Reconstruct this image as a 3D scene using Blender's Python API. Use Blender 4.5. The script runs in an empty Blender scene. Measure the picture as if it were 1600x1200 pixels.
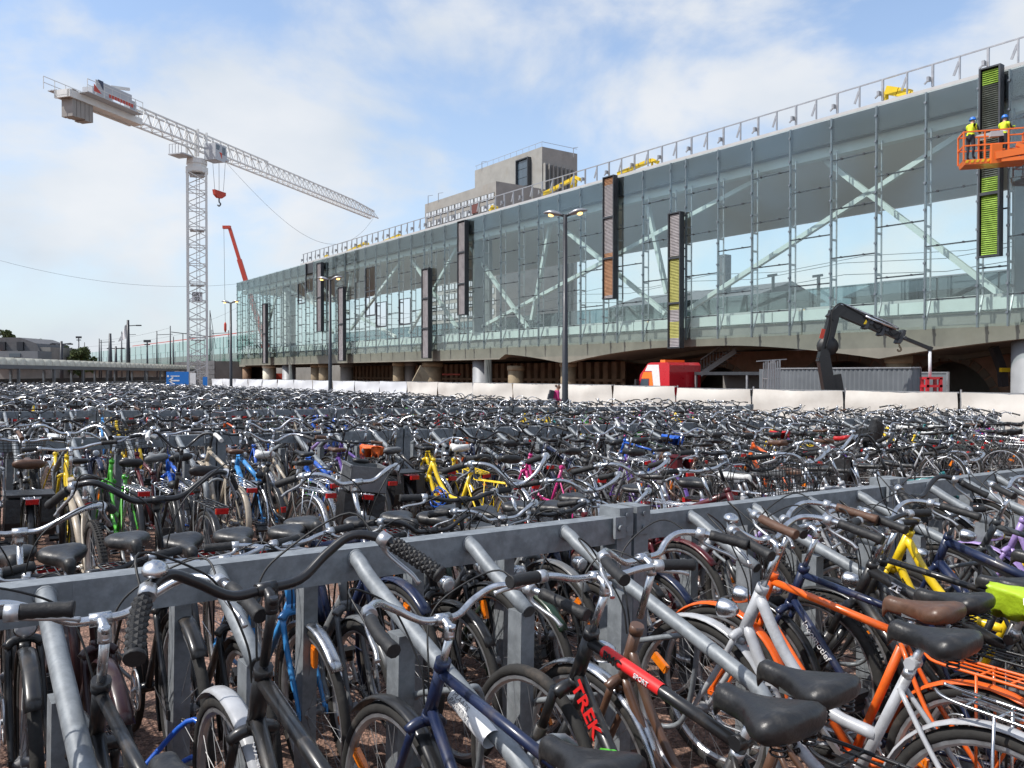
import bpy, math, random
import numpy as np
from mathutils import Vector, Matrix, Quaternion

random.seed(7)
R = math.radians
scene = bpy.context.scene
COL = scene.collection

# ------------------------------------------------------------------ camera
F = 1290.0                       # focal length in pixels of a 1600 px wide frame
EYE = 1.642
PITCH = math.atan(16 / F)        # looks down very slightly
cam_d = bpy.data.cameras.new('camera')
cam_d.sensor_width = 36.0
cam_d.lens = 36.0 * F / 1600.0
cam_d.clip_start = 0.05
cam_d.clip_end = 6000
cam = bpy.data.objects.new('camera', cam_d)
COL.objects.link(cam)
cam.location = (0, 0, EYE)
cam.rotation_euler = (math.pi / 2 - PITCH, 0, 0)
scene.camera = cam

# ------------------------------------------------------------------ light
SUN_EL = R(52)
SUN_AZ = math.atan2(-0.28, -0.96)            # the sun stands left and slightly behind
sun_vec = Vector((math.cos(SUN_AZ) * math.cos(SUN_EL), math.sin(SUN_AZ) * math.cos(SUN_EL), math.sin(SUN_EL)))
sd = bpy.data.lights.new('sun', 'SUN')
sd.energy = 3.15
sd.angle = R(0.55)
sd.color = (1.0, 0.955, 0.89)
so = bpy.data.objects.new('sun', sd)
COL.objects.link(so)
so.rotation_euler = sun_vec.to_track_quat('Z', 'Y').to_euler()
so.location = (-20, -10, 40)

world = bpy.data.worlds.new('World')
scene.world = world
world.use_nodes = True
wn = world.node_tree
wn.nodes.clear()


def _wl(a, b):
    wn.links.new(a, b)


w_out = wn.nodes.new('ShaderNodeOutputWorld')
w_bg = wn.nodes.new('ShaderNodeBackground')
w_bg.inputs['Strength'].default_value = 0.15
w_sky = wn.nodes.new('ShaderNodeTexSky')
w_sky.sky_type = 'NISHITA'
w_sky.sun_disc = False
w_sky.sun_elevation = SUN_EL
w_sky.sun_rotation = math.pi / 2 - SUN_AZ
w_sky.air_density = 1.0
w_sky.dust_density = 1.0
w_sky.ozone_density = 1.6
# cloud layer: noise on a flat ceiling far above, the same all round the sky
w_tc = wn.nodes.new('ShaderNodeTexCoord')
w_sep = wn.nodes.new('ShaderNodeSeparateXYZ')
_wl(w_tc.outputs['Generated'], w_sep.inputs[0])


def wmath(op, a, b=None, clamp=False):
    n = wn.nodes.new('ShaderNodeMath')
    n.operation = op
    n.use_clamp = clamp
    for i, v in enumerate((a, b)):
        if v is None:
            continue
        if isinstance(v, (int, float)):
            n.inputs[i].default_value = v
        else:
            _wl(v, n.inputs[i])
    return n.outputs[0]


w_map = wn.nodes.new('ShaderNodeMapping')
w_map.inputs['Location'].default_value = (3.9, 6.4, 7.5)
w_map.inputs['Scale'].default_value = (1.0, 1.0, 1.7)
_wl(w_tc.outputs['Generated'], w_map.inputs[0])
w_n1 = wn.nodes.new('ShaderNodeTexNoise')
w_n1.inputs['Scale'].default_value = 3.6
w_n1.inputs['Detail'].default_value = 8.0
w_n1.inputs['Roughness'].default_value = 0.54
w_n1.inputs['Distortion'].default_value = 0.25
_wl(w_map.outputs[0], w_n1.inputs['Vector'])
w_r1 = wn.nodes.new('ShaderNodeMapRange')
w_r1.interpolation_type = 'SMOOTHSTEP'
w_r1.inputs['From Min'].default_value = 0.39
w_r1.inputs['From Max'].default_value = 0.585
_wl(w_n1.outputs['Fac'], w_r1.inputs['Value'])
# thin haze that thickens towards the horizon
hz = wmath('SUBTRACT', 1.0, w_sep.outputs[2], True)
hz = wmath('POWER', hz, 3.6)
hz = wmath('MULTIPLY', hz, 0.85)
cl = wmath('MULTIPLY', w_r1.outputs[0], 0.88)
# softer grey relief inside the clouds
w_n2 = wn.nodes.new('ShaderNodeTexNoise')
w_n2.inputs['Scale'].default_value = 4.0
w_n2.inputs['Detail'].default_value = 5.0
_wl(w_map.outputs[0], w_n2.inputs['Vector'])
w_cr = wn.nodes.new('ShaderNodeMix')
w_cr.data_type = 'RGBA'
w_cr.inputs[6].default_value = (3.0, 3.3, 3.65, 1)
w_cr.inputs[7].default_value = (3.85, 3.92, 4.02, 1)
w_r2 = wn.nodes.new('ShaderNodeMapRange')
w_r2.inputs['From Min'].default_value = 0.36
w_r2.inputs['From Max'].default_value = 0.64
_wl(w_n2.outputs['Fac'], w_r2.inputs['Value'])
_wl(w_r2.outputs[0], w_cr.inputs[0])
w_mix = wn.nodes.new('ShaderNodeMix')
w_mix.data_type = 'RGBA'
w_mh = wn.nodes.new('ShaderNodeMix')
w_mh.data_type = 'RGBA'
_wl(hz, w_mh.inputs[0])
_wl(w_sky.outputs[0], w_mh.inputs[6])
w_mh.inputs[7].default_value = (2.75, 3.1, 3.55, 1)
_wl(cl, w_mix.inputs[0])
_wl(w_mh.outputs[2], w_mix.inputs[6])
_wl(w_cr.outputs[2], w_mix.inputs[7])
_wl(w_mix.outputs[2], w_bg.inputs['Color'])
_wl(w_bg.outputs[0], w_out.inputs['Surface'])

scene.view_settings.view_transform = 'Standard'
scene.view_settings.look = 'None'
scene.view_settings.gamma = 1.0
scene.view_settings.exposure = 0.6
scene.view_settings.use_curve_mapping = False
scene.render.engine = 'CYCLES'
scene.cycles.use_denoising = True
scene.cycles.max_bounces = 8
scene.cycles.diffuse_bounces = 3
scene.cycles.glossy_bounces = 4
scene.cycles.transmission_bounces = 6
scene.cycles.transparent_max_bounces = 24
scene.cycles.sample_clamp_indirect = 6.0
scene.cycles.caustics_reflective = False
scene.cycles.caustics_refractive = False

# ------------------------------------------------------------------ place frame
# N runs along the rack rows and across to the station, D runs along the station front
N = Vector((0.807, 0.5906, 0.0)).normalized()
D = Vector((-N.y, N.x, 0.0))
ANG_D = math.atan2(D.y, D.x)
ANG_N = math.atan2(N.y, N.x)
SLOPE = 0.018


def ground_z(nd):
    return -SLOPE * max(-12.0, min(nd, 25.0))


def W(nd, dd, z=0.0):
    return N * nd + D * dd + Vector((0, 0, z))


_cp, _sp = math.cos(PITCH), math.sin(PITCH)


def ray(x, y):
    """direction of the sight line through a spot of the photograph"""
    vx, vy, vz = (x - 800) / F, 1.0, -(y - 600) / F
    return Vector((vx, vy * _cp + vz * _sp, -vy * _sp + vz * _cp))


def on_nd(x, y, nd):
    """(dd, z) where that sight line meets the upright plane at distance nd"""
    r = ray(x, y)
    t = nd / r.dot(N)
    p = r * t
    return p.dot(D), p.z + EYE


def at_depth(x, y, Y):
    r = ray(x, y)
    p = r * (Y / r.y)
    return Vector((p.x, p.y, p.z + EYE))


# ------------------------------------------------------------------ mesh builder
class MB:
    def __init__(self):
        self.v = []
        self.f = []
        self.m = []
        self.sm = []
        self.mi = 0

    def add(self, vs, fs, smooth=False):
        o = len(self.v)
        self.v.extend([tuple(p) for p in vs])
        for f in fs:
            self.f.append(tuple(i + o for i in f))
            self.m.append(self.mi)
            self.sm.append(smooth)
        return self

    def box(self, c, s, M=None):
        hx, hy, hz = s[0] / 2, s[1] / 2, s[2] / 2
        vs = [Vector((x, y, z)) for x in (-hx, hx) for y in (-hy, hy) for z in (-hz, hz)]
        c = Vector(c)
        vs = [(M @ p if M is not None else p) + c for p in vs]
        return self.add(vs, [(0, 1, 3, 2), (4, 6, 7, 5), (0, 4, 5, 1), (2, 3, 7, 6), (0, 2, 6, 4), (1, 5, 7, 3)])

    def bar(self, p0, p1, w, h, up=(0, 0, 1)):
        p0, p1 = Vector(p0), Vector(p1)
        d = (p1 - p0)
        d.normalize()
        u = Vector(up)
        s = d.cross(u)
        if s.length < 1e-4:
            s = d.cross(Vector((1, 0, 0)))
        s.normalize()
        u = s.cross(d)
        u.normalize()
        s = s * (w / 2)
        u = u * (h / 2)
        vs = []
        for p in (p0, p1):
            vs += [p - s - u, p + s - u, p + s + u, p - s + u]
        return self.add(vs, [(0, 3, 2, 1), (4, 5, 6, 7), (0, 1, 5, 4), (1, 2, 6, 5), (2, 3, 7, 6), (3, 0, 4, 7)])

    def tube(self, pts, r, seg=8, caps=True, closed=False, smooth=True):
        pts = [Vector(p) for p in pts]
        n = len(pts)
        rr = r if isinstance(r, (list, tuple)) else [r] * n
        tang = []
        for i in range(n):
            if closed:
                t = pts[(i + 1) % n] - pts[i - 1]
            else:
                t = pts[min(i + 1, n - 1)] - pts[max(i - 1, 0)]
            t.normalize()
            tang.append(t)
        a = Vector((0, 0, 1))
        if abs(tang[0].dot(a)) > 0.9:
            a = Vector((0, 1, 0))
        nx = tang[0].cross(a)
        nx.normalize()
        vs = []
        for i in range(n):
            t = tang[i]
            nx = nx - t * nx.dot(t)
            nx.normalize()
            ny = t.cross(nx)
            for k in range(seg):
                an = 2 * math.pi * k / seg
                vs.append(pts[i] + (nx * math.cos(an) + ny * math.sin(an)) * rr[i])
        fs = []
        m = n if closed else n - 1
        for i in range(m):
            j = (i + 1) % n
            for k in range(seg):
                k2 = (k + 1) % seg
                fs.append((i * seg + k, i * seg + k2, j * seg + k2, j * seg + k))
        self.add(vs, fs, smooth)
        if caps and not closed:
            o = len(self.v) - len(vs)
            self.f.append(tuple(o + k for k in reversed(range(seg))))
            self.f.append(tuple(o + (n - 1) * seg + k for k in range(seg)))
            self.m += [self.mi] * 2
            self.sm += [False] * 2
        return self

    def cyl(self, p0, p1, r, seg=12, r1=None, smooth=True):
        return self.tube([p0, p1], [r, r if r1 is None else r1], seg, True, False, smooth)

    def torus(self, c, Rm, r, n=32, seg=8, axis='y', rz=None):
        c = Vector(c)
        vs, fs = [], []
        rz = r if rz is None else rz
        for i in range(n):
            a = 2 * math.pi * i / n
            for k in range(seg):
                b = 2 * math.pi * k / seg
                rad = Rm + r * math.cos(b)
                h = rz * math.sin(b)
                if axis == 'y':
                    p = Vector((rad * math.cos(a), h, rad * math.sin(a)))
                elif axis == 'z':
                    p = Vector((rad * math.cos(a), rad * math.sin(a), h))
                else:
                    p = Vector((h, rad * math.cos(a), rad * math.sin(a)))
                vs.append(c + p)
        for i in range(n):
            j = (i + 1) % n
            for k in range(seg):
                k2 = (k + 1) % seg
                fs.append((i * seg + k, j * seg + k, j * seg + k2, i * seg + k2))
        return self.add(vs, fs, True)

    def lathe(self, prof, c=(0, 0, 0), d=(0, 0, 1), seg=16, smooth=True):
        """prof: (radius, height) pairs turned round the axis d"""
        c = Vector(c)
        q = Vector((0, 0, 1)).rotation_difference(Vector(d).normalized())
        vs, fs = [], []
        n = len(prof)
        for (r, h) in prof:
            for k in range(seg):
                a = 2 * math.pi * k / seg
                vs.append(c + q @ Vector((r * math.cos(a), r * math.sin(a), h)))
        for i in range(n - 1):
            for k in range(seg):
                k2 = (k + 1) % seg
                fs.append((i * seg + k, i * seg + k2, (i + 1) * seg + k2, (i + 1) * seg + k))
        fs.append(tuple(reversed(range(seg))))
        fs.append(tuple((n - 1) * seg + k for k in range(seg)))
        return self.add(vs, fs, smooth)

    def prism(self, poly, a, b, mat3):
        """poly of 2d points pushed from a to b; mat3 maps (u, v, w) to a point"""
        n = len(poly)
        vs = [mat3(p[0], p[1], a) for p in poly] + [mat3(p[0], p[1], b) for p in poly]
        fs = [tuple(reversed(range(n))), tuple(range(n, 2 * n))]
        for i in range(n):
            j = (i + 1) % n
            fs.append((i, j, n + j, n + i))
        return self.add(vs, fs)

    def mesh(self, name, *mats):
        me = bpy.data.meshes.new(name)
        me.from_pydata(self.v, [], self.f)
        for m in mats:
            me.materials.append(MAT[m] if isinstance(m, str) else m)
        if len(mats) > 1:
            me.polygons.foreach_set('material_index', self.m)
        me.polygons.foreach_set('use_smooth', self.sm)
        me.update()
        return me

    def build(self, name, mat, parent=None):
        mats = mat if isinstance(mat, (list, tuple)) else [mat]
        return place(name, self.mesh(name, *mats), parent)


def place(name, me, parent=None, M=None, color=None):
    o = bpy.data.objects.new(name, me)
    COL.objects.link(o)
    if parent is not None:
        o.parent = parent
    if M is not None:
        o.matrix_local = M
    if color is not None:
        o.color = (color[0], color[1], color[2], 1.0)
    return o


def tag(o, label=None, cat=None, group=None, kind=None):
    if label:
        o['label'] = label
    if cat:
        o['category'] = cat
    if group:
        o['group'] = group
    if kind:
        o['kind'] = kind
    return o


def thing(name, label, cat, loc=(0, 0, 0), rz=0.0, group=None):
    o = bpy.data.objects.new(name, None)
    o.empty_display_size = 0.2
    COL.objects.link(o)
    o.location = loc
    o.rotation_euler = (0, 0, rz)
    return tag(o, label, cat, group)


def smooth_path(pts, n=6):
    pts = [Vector(p) for p in pts]
    out = []
    for i in range(len(pts) - 1):
        p0 = pts[i - 1] if i else pts[0] * 2 - pts[1]
        p1, p2 = pts[i], pts[i + 1]
        p3 = pts[i + 2] if i + 2 < len(pts) else p2 * 2 - p1
        for k in range(n):
            t = k / n
            out.append(0.5 * ((2 * p1) + (p2 - p0) * t + (2 * p0 - 5 * p1 + 4 * p2 - p3) * t * t + (3 * p1 - p0 - 3 * p2 + p3) * t ** 3))
    out.append(pts[-1])
    return out


def text_mesh(name, txt, size, mat, depth=0.001, bold=0.0, align='LEFT', space=1.0):
    cu = bpy.data.curves.new(name, 'FONT')
    cu.body = txt
    cu.size = size
    cu.extrude = depth
    cu.offset = bold
    cu.align_x = align
    cu.align_y = 'CENTER'
    cu.space_character = space
    cu.resolution_u = 3
    ob = bpy.data.objects.new(name, cu)
    COL.objects.link(ob)
    dg = bpy.context.evaluated_depsgraph_get()
    me = bpy.data.meshes.new_from_object(ob.evaluated_get(dg))
    bpy.data.objects.remove(ob)
    bpy.data.curves.remove(cu)
    me.name = name
    me.materials.clear()
    me.materials.append(MAT[mat])
    return me


def frame_M(origin, x, y):
    x = Vector(x).normalized()
    y = Vector(y)
    y = (y - x * y.dot(x)).normalized()
    z = x.cross(y)
    return Matrix(((x.x, y.x, z.x, origin[0]), (x.y, y.y, z.y, origin[1]), (x.z, y.z, z.z, origin[2]), (0, 0, 0, 1)))


# ------------------------------------------------------------------ materials
MAT = {}


def new_mat(name):
    m = bpy.data.materials.new(name)
    m.use_nodes = True
    nt = m.node_tree
    b = nt.nodes['Principled BSDF']
    MAT[name] = m
    return m, nt, b


def simple(name, col, rough=0.5, metal=0.0, vary=0.12, scale=9.0, bump=0.0, coat=0.0, spec=0.5, dirt=None, objcol=False, space='Object'):
    """a surface whose colour wanders a little with a noise; objcol takes the paint from the object's own colour"""
    m, nt, b = new_mat(name)
    L = nt.links.new
    tc = nt.nodes.new('ShaderNodeTexCoord')
    no = nt.nodes.new('ShaderNodeTexNoise')
    no.inputs['Scale'].default_value = scale
    no.inputs['Detail'].default_value = 5
    no.inputs['Roughness'].default_value = 0.6
    L(tc.outputs[space], no.inputs['Vector'])
    mr = nt.nodes.new('ShaderNodeMapRange')
    mr.inputs['From Min'].default_value = 0.3
    mr.inputs['From Max'].default_value = 0.7
    mr.inputs['To Min'].default_value = 1 - vary
    mr.inputs['To Max'].default_value = 1 + vary
    L(no.outputs['Fac'], mr.inputs['Value'])
    mx = nt.nodes.new('ShaderNodeMix')
    mx.data_type = 'RGBA'
    mx.blend_type = 'MULTIPLY'
    mx.inputs[0].default_value = 1.0
    if objcol:
        oi = nt.nodes.new('ShaderNodeObjectInfo')
        L(oi.outputs['Color'], mx.inputs[6])
    else:
        mx.inputs[6].default_value = (*col, 1)
    cmb = nt.nodes.new('ShaderNodeCombineColor')
    for i in range(3):
        L(mr.outputs[0], cmb.inputs[i])
    L(cmb.outputs[0], mx.inputs[7])
    last = mx.outputs[2]
    if dirt:
        n2 = nt.nodes.new('ShaderNodeTexNoise')
        n2.inputs['Scale'].default_value = scale * 0.45
        n2.inputs['Detail'].default_value = 8
        n2.inputs['Roughness'].default_value = 0.7
        L(tc.outputs[space], n2.inputs['Vector'])
        r2 = nt.nodes.new('ShaderNodeMapRange')
        r2.inputs['From Min'].default_value = dirt[1]
        r2.inputs['From Max'].default_value = dirt[1] + 0.16
        r2.inputs['To Max'].default_value = dirt[2]
        L(n2.outputs['Fac'], r2.inputs['Value'])
        m2 = nt.nodes.new('ShaderNodeMix')
        m2.data_type = 'RGBA'
        L(r2.outputs[0], m2.inputs[0])
        L(last, m2.inputs[6])
        m2.inputs[7].default_value = (*dirt[0], 1)
        last = m2.outputs[2]
    L(last, b.inputs['Base Color'])
    b.inputs['Metallic'].default_value = metal
    b.inputs['Specular IOR Level'].default_value = spec
    rr = nt.nodes.new('ShaderNodeMapRange')
    rr.inputs['From Min'].default_value = 0.3
    rr.inputs['From Max'].default_value = 0.7
    rr.inputs['To Min'].default_value = max(0.04, rough - 0.08)
    rr.inputs['To Max'].default_value = min(1, rough + 0.1)
    L(no.outputs['Fac'], rr.inputs['Value'])
    L(rr.outputs[0], b.inputs['Roughness'])
    if coat:
        b.inputs['Coat Weight'].default_value = coat
        b.inputs['Coat Roughness'].default_value = 0.12
    if bump:
        bp = nt.nodes.new('ShaderNodeBump')
        bp.inputs['Strength'].default_value = bump
        bp.inputs['Distance'].default_value = 0.02
        L(no.outputs['Fac'], bp.inputs['Height'])
        L(bp.outputs[0], b.inputs['Normal'])
    return m


simple('paint', None, 0.36, 0.0, 0.14, 16, coat=0.25, dirt=((0.11, 0.085, 0.06), 0.53, 0.5), objcol=True)
simple('metal_paint', None, 0.36, 0.45, 0.10, 14, coat=0.2, dirt=((0.09, 0.07, 0.05), 0.62, 0.4), objcol=True)
simple('chrome', (0.56, 0.57, 0.59), 0.27, 1.0, 0.14, 26, dirt=((0.20, 0.14, 0.095), 0.55, 0.6))
simple('alloy', (0.52, 0.53, 0.55), 0.36, 0.85, 0.12, 20, dirt=((0.12, 0.10, 0.08), 0.60, 0.5))
simple('spoke', (0.24, 0.24, 0.245), 0.55, 0.6, 0.1, 12)
simple('tyre', (0.020, 0.019, 0.018), 0.82, 0.0, 0.3, 18, bump=0.25, dirt=((0.11, 0.085, 0.065), 0.55, 0.5))
simple('black_plastic', (0.018, 0.018, 0.019), 0.48, 0.0, 0.2, 25, bump=0.08, dirt=((0.10, 0.09, 0.08), 0.62, 0.35))
simple('black_metal', (0.017, 0.017, 0.019), 0.33, 0.2, 0.2, 20, coat=0.2, dirt=((0.09, 0.08, 0.07), 0.62, 0.35))
simple('saddle', None, 0.40, 0.0, 0.25, 26, bump=0.16, objcol=True, dirt=((0.13, 0.12, 0.105), 0.52, 0.32))
simple('grip', None, 0.6, 0.0, 0.15, 40, bump=0.2, objcol=True)
simple('cable', (0.014, 0.014, 0.014), 0.5, 0, 0.1)
simple('red_lens', (0.42, 0.012, 0.012), 0.14, 0.0, 0.2, 60, coat=0.6)
simple('amber_lens', (0.75, 0.19, 0.01), 0.16, 0.0, 0.2, 60, coat=0.6)
simple('clear_lens', (0.62, 0.64, 0.66), 0.12, 0.3, 0.1, 60, coat=0.8)
simple('galv', (0.225, 0.245, 0.262), 0.52, 0.2, 0.20, 34, bump=0.05, dirt=((0.15, 0.165, 0.18), 0.46, 0.8))
simple('sticker', (0.72, 0.72, 0.72), 0.55, 0, 0.06)
simple('print_red', (0.68, 0.02, 0.02), 0.45, 0, 0.05)
simple('print_white', (0.72, 0.72, 0.72), 0.45, 0, 0.05)
simple('print_black', (0.02, 0.02, 0.02), 0.45, 0, 0.05)
simple('print_grey', (0.16, 0.16, 0.17), 0.45, 0, 0.05)
simple('brown_cloth', (0.13, 0.05, 0.045), 0.85, 0, 0.2, 30, bump=0.3)
simple('leather', (0.11, 0.045, 0.028), 0.42, 0, 0.3, 12, bump=0.1)
simple('coil_lock', None, 0.35, 0, 0.05, objcol=True, coat=0.4)
simple('bag', None, 0.42, 0, 0.14, 16, bump=0.35, objcol=True)
simple('wire_mesh', (0.03, 0.03, 0.03), 0.5, 0.4, 0.1)
# station
simple('concrete', (0.225, 0.215, 0.18), 0.9, 0, 0.16, 0.9, bump=0.15, dirt=((0.20, 0.185, 0.15), 0.55, 0.55))
simple('dark_concrete', (0.23, 0.22, 0.205), 0.9, 0, 0.2, 0.6, bump=0.1)
simple('steel_mint', (0.62, 0.68, 0.66), 0.5, 0, 0.05, 1.0)
simple('white_steel', (0.46, 0.46, 0.46), 0.5, 0, 0.06, 1.5)
simple('mullion', (0.20, 0.225, 0.25), 0.4, 0.5, 0.1, 3)
simple('dark_steel', (0.055, 0.06, 0.068), 0.45, 0.4, 0.15, 3)
simple('fascia', (0.028, 0.029, 0.032), 0.35, 0.0, 0.10, 0.3)
simple('soffit', (0.62, 0.62, 0.59), 0.6, 0.0, 0.06, 0.15)
simple('grey_tube', (0.30, 0.31, 0.325), 0.5, 0.2, 0.1, 1.2)
simple('timber', (0.27, 0.215, 0.14), 0.85, 0, 0.28, 1.6, bump=0.2, dirt=((0.14, 0.09, 0.05), 0.5, 0.6))
simple('sheet_pile', (0.24, 0.155, 0.10), 0.85, 0.1, 0.3, 1.3, dirt=((0.15, 0.085, 0.05), 0.52, 0.6))
simple('brick', (0.38, 0.235, 0.17), 0.92, 0, 0.28, 1.4, bump=0.3, dirt=((0.30, 0.25, 0.21), 0.5, 0.6))
simple('plaster', (0.26, 0.21, 0.17), 0.9, 0, 0.15, 0.8, dirt=((0.20, 0.15, 0.11), 0.52, 0.5))
simple('corrugated', (0.17, 0.185, 0.20), 0.55, 0.3, 0.12, 1.2)
simple('cloth_cream', (0.60, 0.565, 0.52), 0.85, 0, 0.06, 1.2, bump=0.25, dirt=((0.46, 0.41, 0.36), 0.52, 0.5))
simple('cloth_white', (0.62, 0.63, 0.66), 0.7, 0, 0.05, 1.2, bump=0.2)
simple('yellow_steel', (0.72, 0.50, 0.015), 0.45, 0.1, 0.08, 2)
simple('stone_tower', (0.285, 0.28, 0.262), 0.85, 0, 0.13, 0.35, dirt=((0.25, 0.225, 0.19), 0.52, 0.5))
simple('window_glass', (0.06, 0.085, 0.11), 0.06, 0.0, 0.1, 0.3, spec=0.9)
simple('window_pale', (0.50, 0.54, 0.57), 0.25, 0.0, 0.1, 0.5)
simple('crane_white', (0.66, 0.66, 0.64), 0.5, 0.1, 0.08, 1.0)
simple('crane_grey', (0.42, 0.44, 0.47), 0.5, 0.1, 0.08, 1.0)
simple('ballast', (0.30, 0.285, 0.27), 0.9, 0, 0.12, 1.0)
simple('crane_red', (0.50, 0.055, 0.03), 0.45, 0.1, 0.1, 2)
simple('navy', (0.03, 0.04, 0.09), 0.45, 0, 0.05)
simple('lift_orange', (0.80, 0.17, 0.025), 0.4, 0.0, 0.06, 3)
simple('hivis', (0.62, 0.80, 0.03), 0.7, 0, 0.05, 6)
simple('helmet_blue', (0.03, 0.17, 0.60), 0.3, 0, 0.05)
simple('skin', (0.52, 0.29, 0.20), 0.6, 0, 0.05)
simple('dark_cloth', (0.03, 0.033, 0.045), 0.85, 0, 0.15, 12)
simple('magenta_cloth', (0.36, 0.02, 0.13), 0.8, 0, 0.1, 12)
simple('hair', (0.10, 0.05, 0.03), 0.6, 0, 0.2, 40)
simple('truck_red', (0.52, 0.012, 0.022), 0.3, 0, 0.05, 2, coat=0.4)
simple('truck_orange', (0.85, 0.20, 0.02), 0.35, 0, 0.05, 2, coat=0.4)
simple('lamp_post', (0.030, 0.033, 0.040), 0.4, 0.3, 0.1, 4)
simple('lamp_head', (0.36, 0.36, 0.37), 0.35, 0.6, 0.1, 4)
simple('blue_sign', (0.012, 0.16, 0.52), 0.4, 0, 0.05, 2)
simple('vault_cream', (0.66, 0.63, 0.52), 0.6, 0, 0.1, 2)
simple('slate', (0.10, 0.10, 0.105), 0.7, 0, 0.25, 2)
simple('bark', (0.09, 0.065, 0.045), 0.9, 0, 0.3, 6)
simple('flag_cloth', (0.66, 0.66, 0.68), 0.8, 0, 0.1, 3)
simple('louvre_green', (0.25, 0.40, 0.06), 0.25, 0.35, 0.12, 3)
simple('louvre_yellow', (0.44, 0.42, 0.13), 0.35, 0.2, 0.1, 3)
simple('louvre_orange', (0.42, 0.23, 0.13), 0.35, 0.2, 0.1, 3)
simple('louvre_grey', (0.38, 0.35, 0.355), 0.35, 0.2, 0.1, 3)
simple('louvre_dark', (0.22, 0.24, 0.20), 0.15, 0.8, 0.1, 3)
simple('wire', (0.06, 0.06, 0.065), 0.6, 0, 0.05)


def glow(name, col, strength):
    m, nt, b = new_mat(name)
    b.inputs['Base Color'].default_value = (*col, 1)
    b.inputs['Emission Color'].default_value = (*col, 1)
    b.inputs['Emission Strength'].default_value = strength


glow('lamp_lit', (1.0, 0.62, 0.18), 2.2)


def glassmat(name, tint, refl_tint=(1, 1, 1), ior=1.5, extra=0.0):
    m = bpy.data.materials.new(name)
    m.use_nodes = True
    nt = m.node_tree
    nt.nodes.clear()
    L = nt.links.new
    out = nt.nodes.new('ShaderNodeOutputMaterial')
    tr = nt.nodes.new('ShaderNodeBsdfTransparent')
    tr.inputs[0].default_value = (*tint, 1)
    gl = nt.nodes.new('ShaderNodeBsdfGlossy')
    gl.inputs['Color'].default_value = (*refl_tint, 1)
    gl.inputs['Roughness'].default_value = 0.02
    fr = nt.nodes.new('ShaderNodeFresnel')
    fr.inputs['IOR'].default_value = ior
    ad = nt.nodes.new('ShaderNodeMath')
    ad.operation = 'ADD'
    ad.use_clamp = True
    ad.inputs[1].default_value = extra
    L(fr.outputs[0], ad.inputs[0])
    ge = nt.nodes.new('ShaderNodeNewGeometry')
    fb = nt.nodes.new('ShaderNodeMath')       # only the outer face of a pane mirrors
    fb.operation = 'SUBTRACT'
    fb.use_clamp = True
    L(ad.outputs[0], fb.inputs[0])
    L(ge.outputs['Backfacing'], fb.inputs[1])
    mx = nt.nodes.new('ShaderNodeMixShader')
    L(fb.outputs[0], mx.inputs[0])
    L(tr.outputs[0], mx.inputs[1])
    L(gl.outputs[0], mx.inputs[2])
    L(mx.outputs[0], out.inputs['Surface'])
    MAT[name] = m


glassmat('facade_glass', (0.915, 0.963, 0.952), ior=1.52, extra=0.10)
glassmat('screen_glass', (0.42, 0.53, 0.56), ior=1.5, extra=0.10)
glassmat('barrier_glass', (0.74, 0.87, 0.85), ior=1.45)

# ground: trodden red-brown gravel
m, nt, b = new_mat('gravel')
L = nt.links.new
tc = nt.nodes.new('ShaderNodeTexCoord')
vo = nt.nodes.new('ShaderNodeTexVoronoi')
vo.inputs['Scale'].default_value = 55
L(tc.outputs['Object'], vo.inputs['Vector'])
n1 = nt.nodes.new('ShaderNodeTexNoise')
n1.inputs['Scale'].default_value = 1.3
n1.inputs['Detail'].default_value = 9
n1.inputs['Roughness'].default_value = 0.7
L(tc.outputs['Object'], n1.inputs['Vector'])
rp = nt.nodes.new('ShaderNodeValToRGB')
e = rp.color_ramp.elements
e[0].position, e[0].color = 0.32, (0.095, 0.058, 0.042, 1)
e[1].position, e[1].color = 0.72, (0.34, 0.215, 0.165, 1)
x = e.new(0.52)
x.color = (0.23, 0.135, 0.10, 1)
L(n1.outputs['Fac'], rp.inputs[0])
mx = nt.nodes.new('ShaderNodeMix')
mx.data_type = 'RGBA'
mx.blend_type = 'OVERLAY'
mx.inputs[0].default_value = 0.55
L(rp.outputs[0], mx.inputs[6])
bwn = nt.nodes.new('ShaderNodeSeparateColor')
L(vo.outputs['Color'], bwn.inputs[0])
L(bwn.outputs[0], mx.inputs[7])
hs = nt.nodes.new('ShaderNodeHueSaturation')
hs.inputs['Saturation'].default_value = 1.0
L(mx.outputs[2], hs.inputs['Color'])
L(hs.outputs[0], b.inputs['Base Color'])
b.inputs['Roughness'].default_value = 0.95
bp = nt.nodes.new('ShaderNodeBump')
bp.inputs['Strength'].default_value = 0.6
bp.inputs['Distance'].default_value = 0.03
L(vo.outputs['Distance'], bp.inputs['Height'])
L(bp.outputs[0], b.inputs['Normal'])
# asphalt of the service road
simple('asphalt', (0.10, 0.096, 0.09), 0.9, 0, 0.2, 1.2, bump=0.2)

# far bicycles: colour and metal sheen stored on the mesh
m, nt, b = new_mat('bicycle_mass')
L = nt.links.new
at = nt.nodes.new('ShaderNodeAttribute')
at.attribute_name = 'tint'
L(at.outputs['Color'], b.inputs['Base Color'])
L(at.outputs['Alpha'], b.inputs['Metallic'])
b.inputs['Roughness'].default_value = 0.45
# foliage
m, nt, b = new_mat('leaf')
L = nt.links.new
gi = nt.nodes.new('ShaderNodeNewGeometry')
rp = nt.nodes.new('ShaderNodeValToRGB')
rp.color_ramp.elements[0].color = (0.03, 0.05, 0.014, 1)
rp.color_ramp.elements[1].color = (0.11, 0.14, 0.04, 1)
L(gi.outputs['Random Per Island'], rp.inputs[0])
L(rp.outputs[0], b.inputs['Base Color'])
b.inputs['Roughness'].default_value = 0.7

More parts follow.
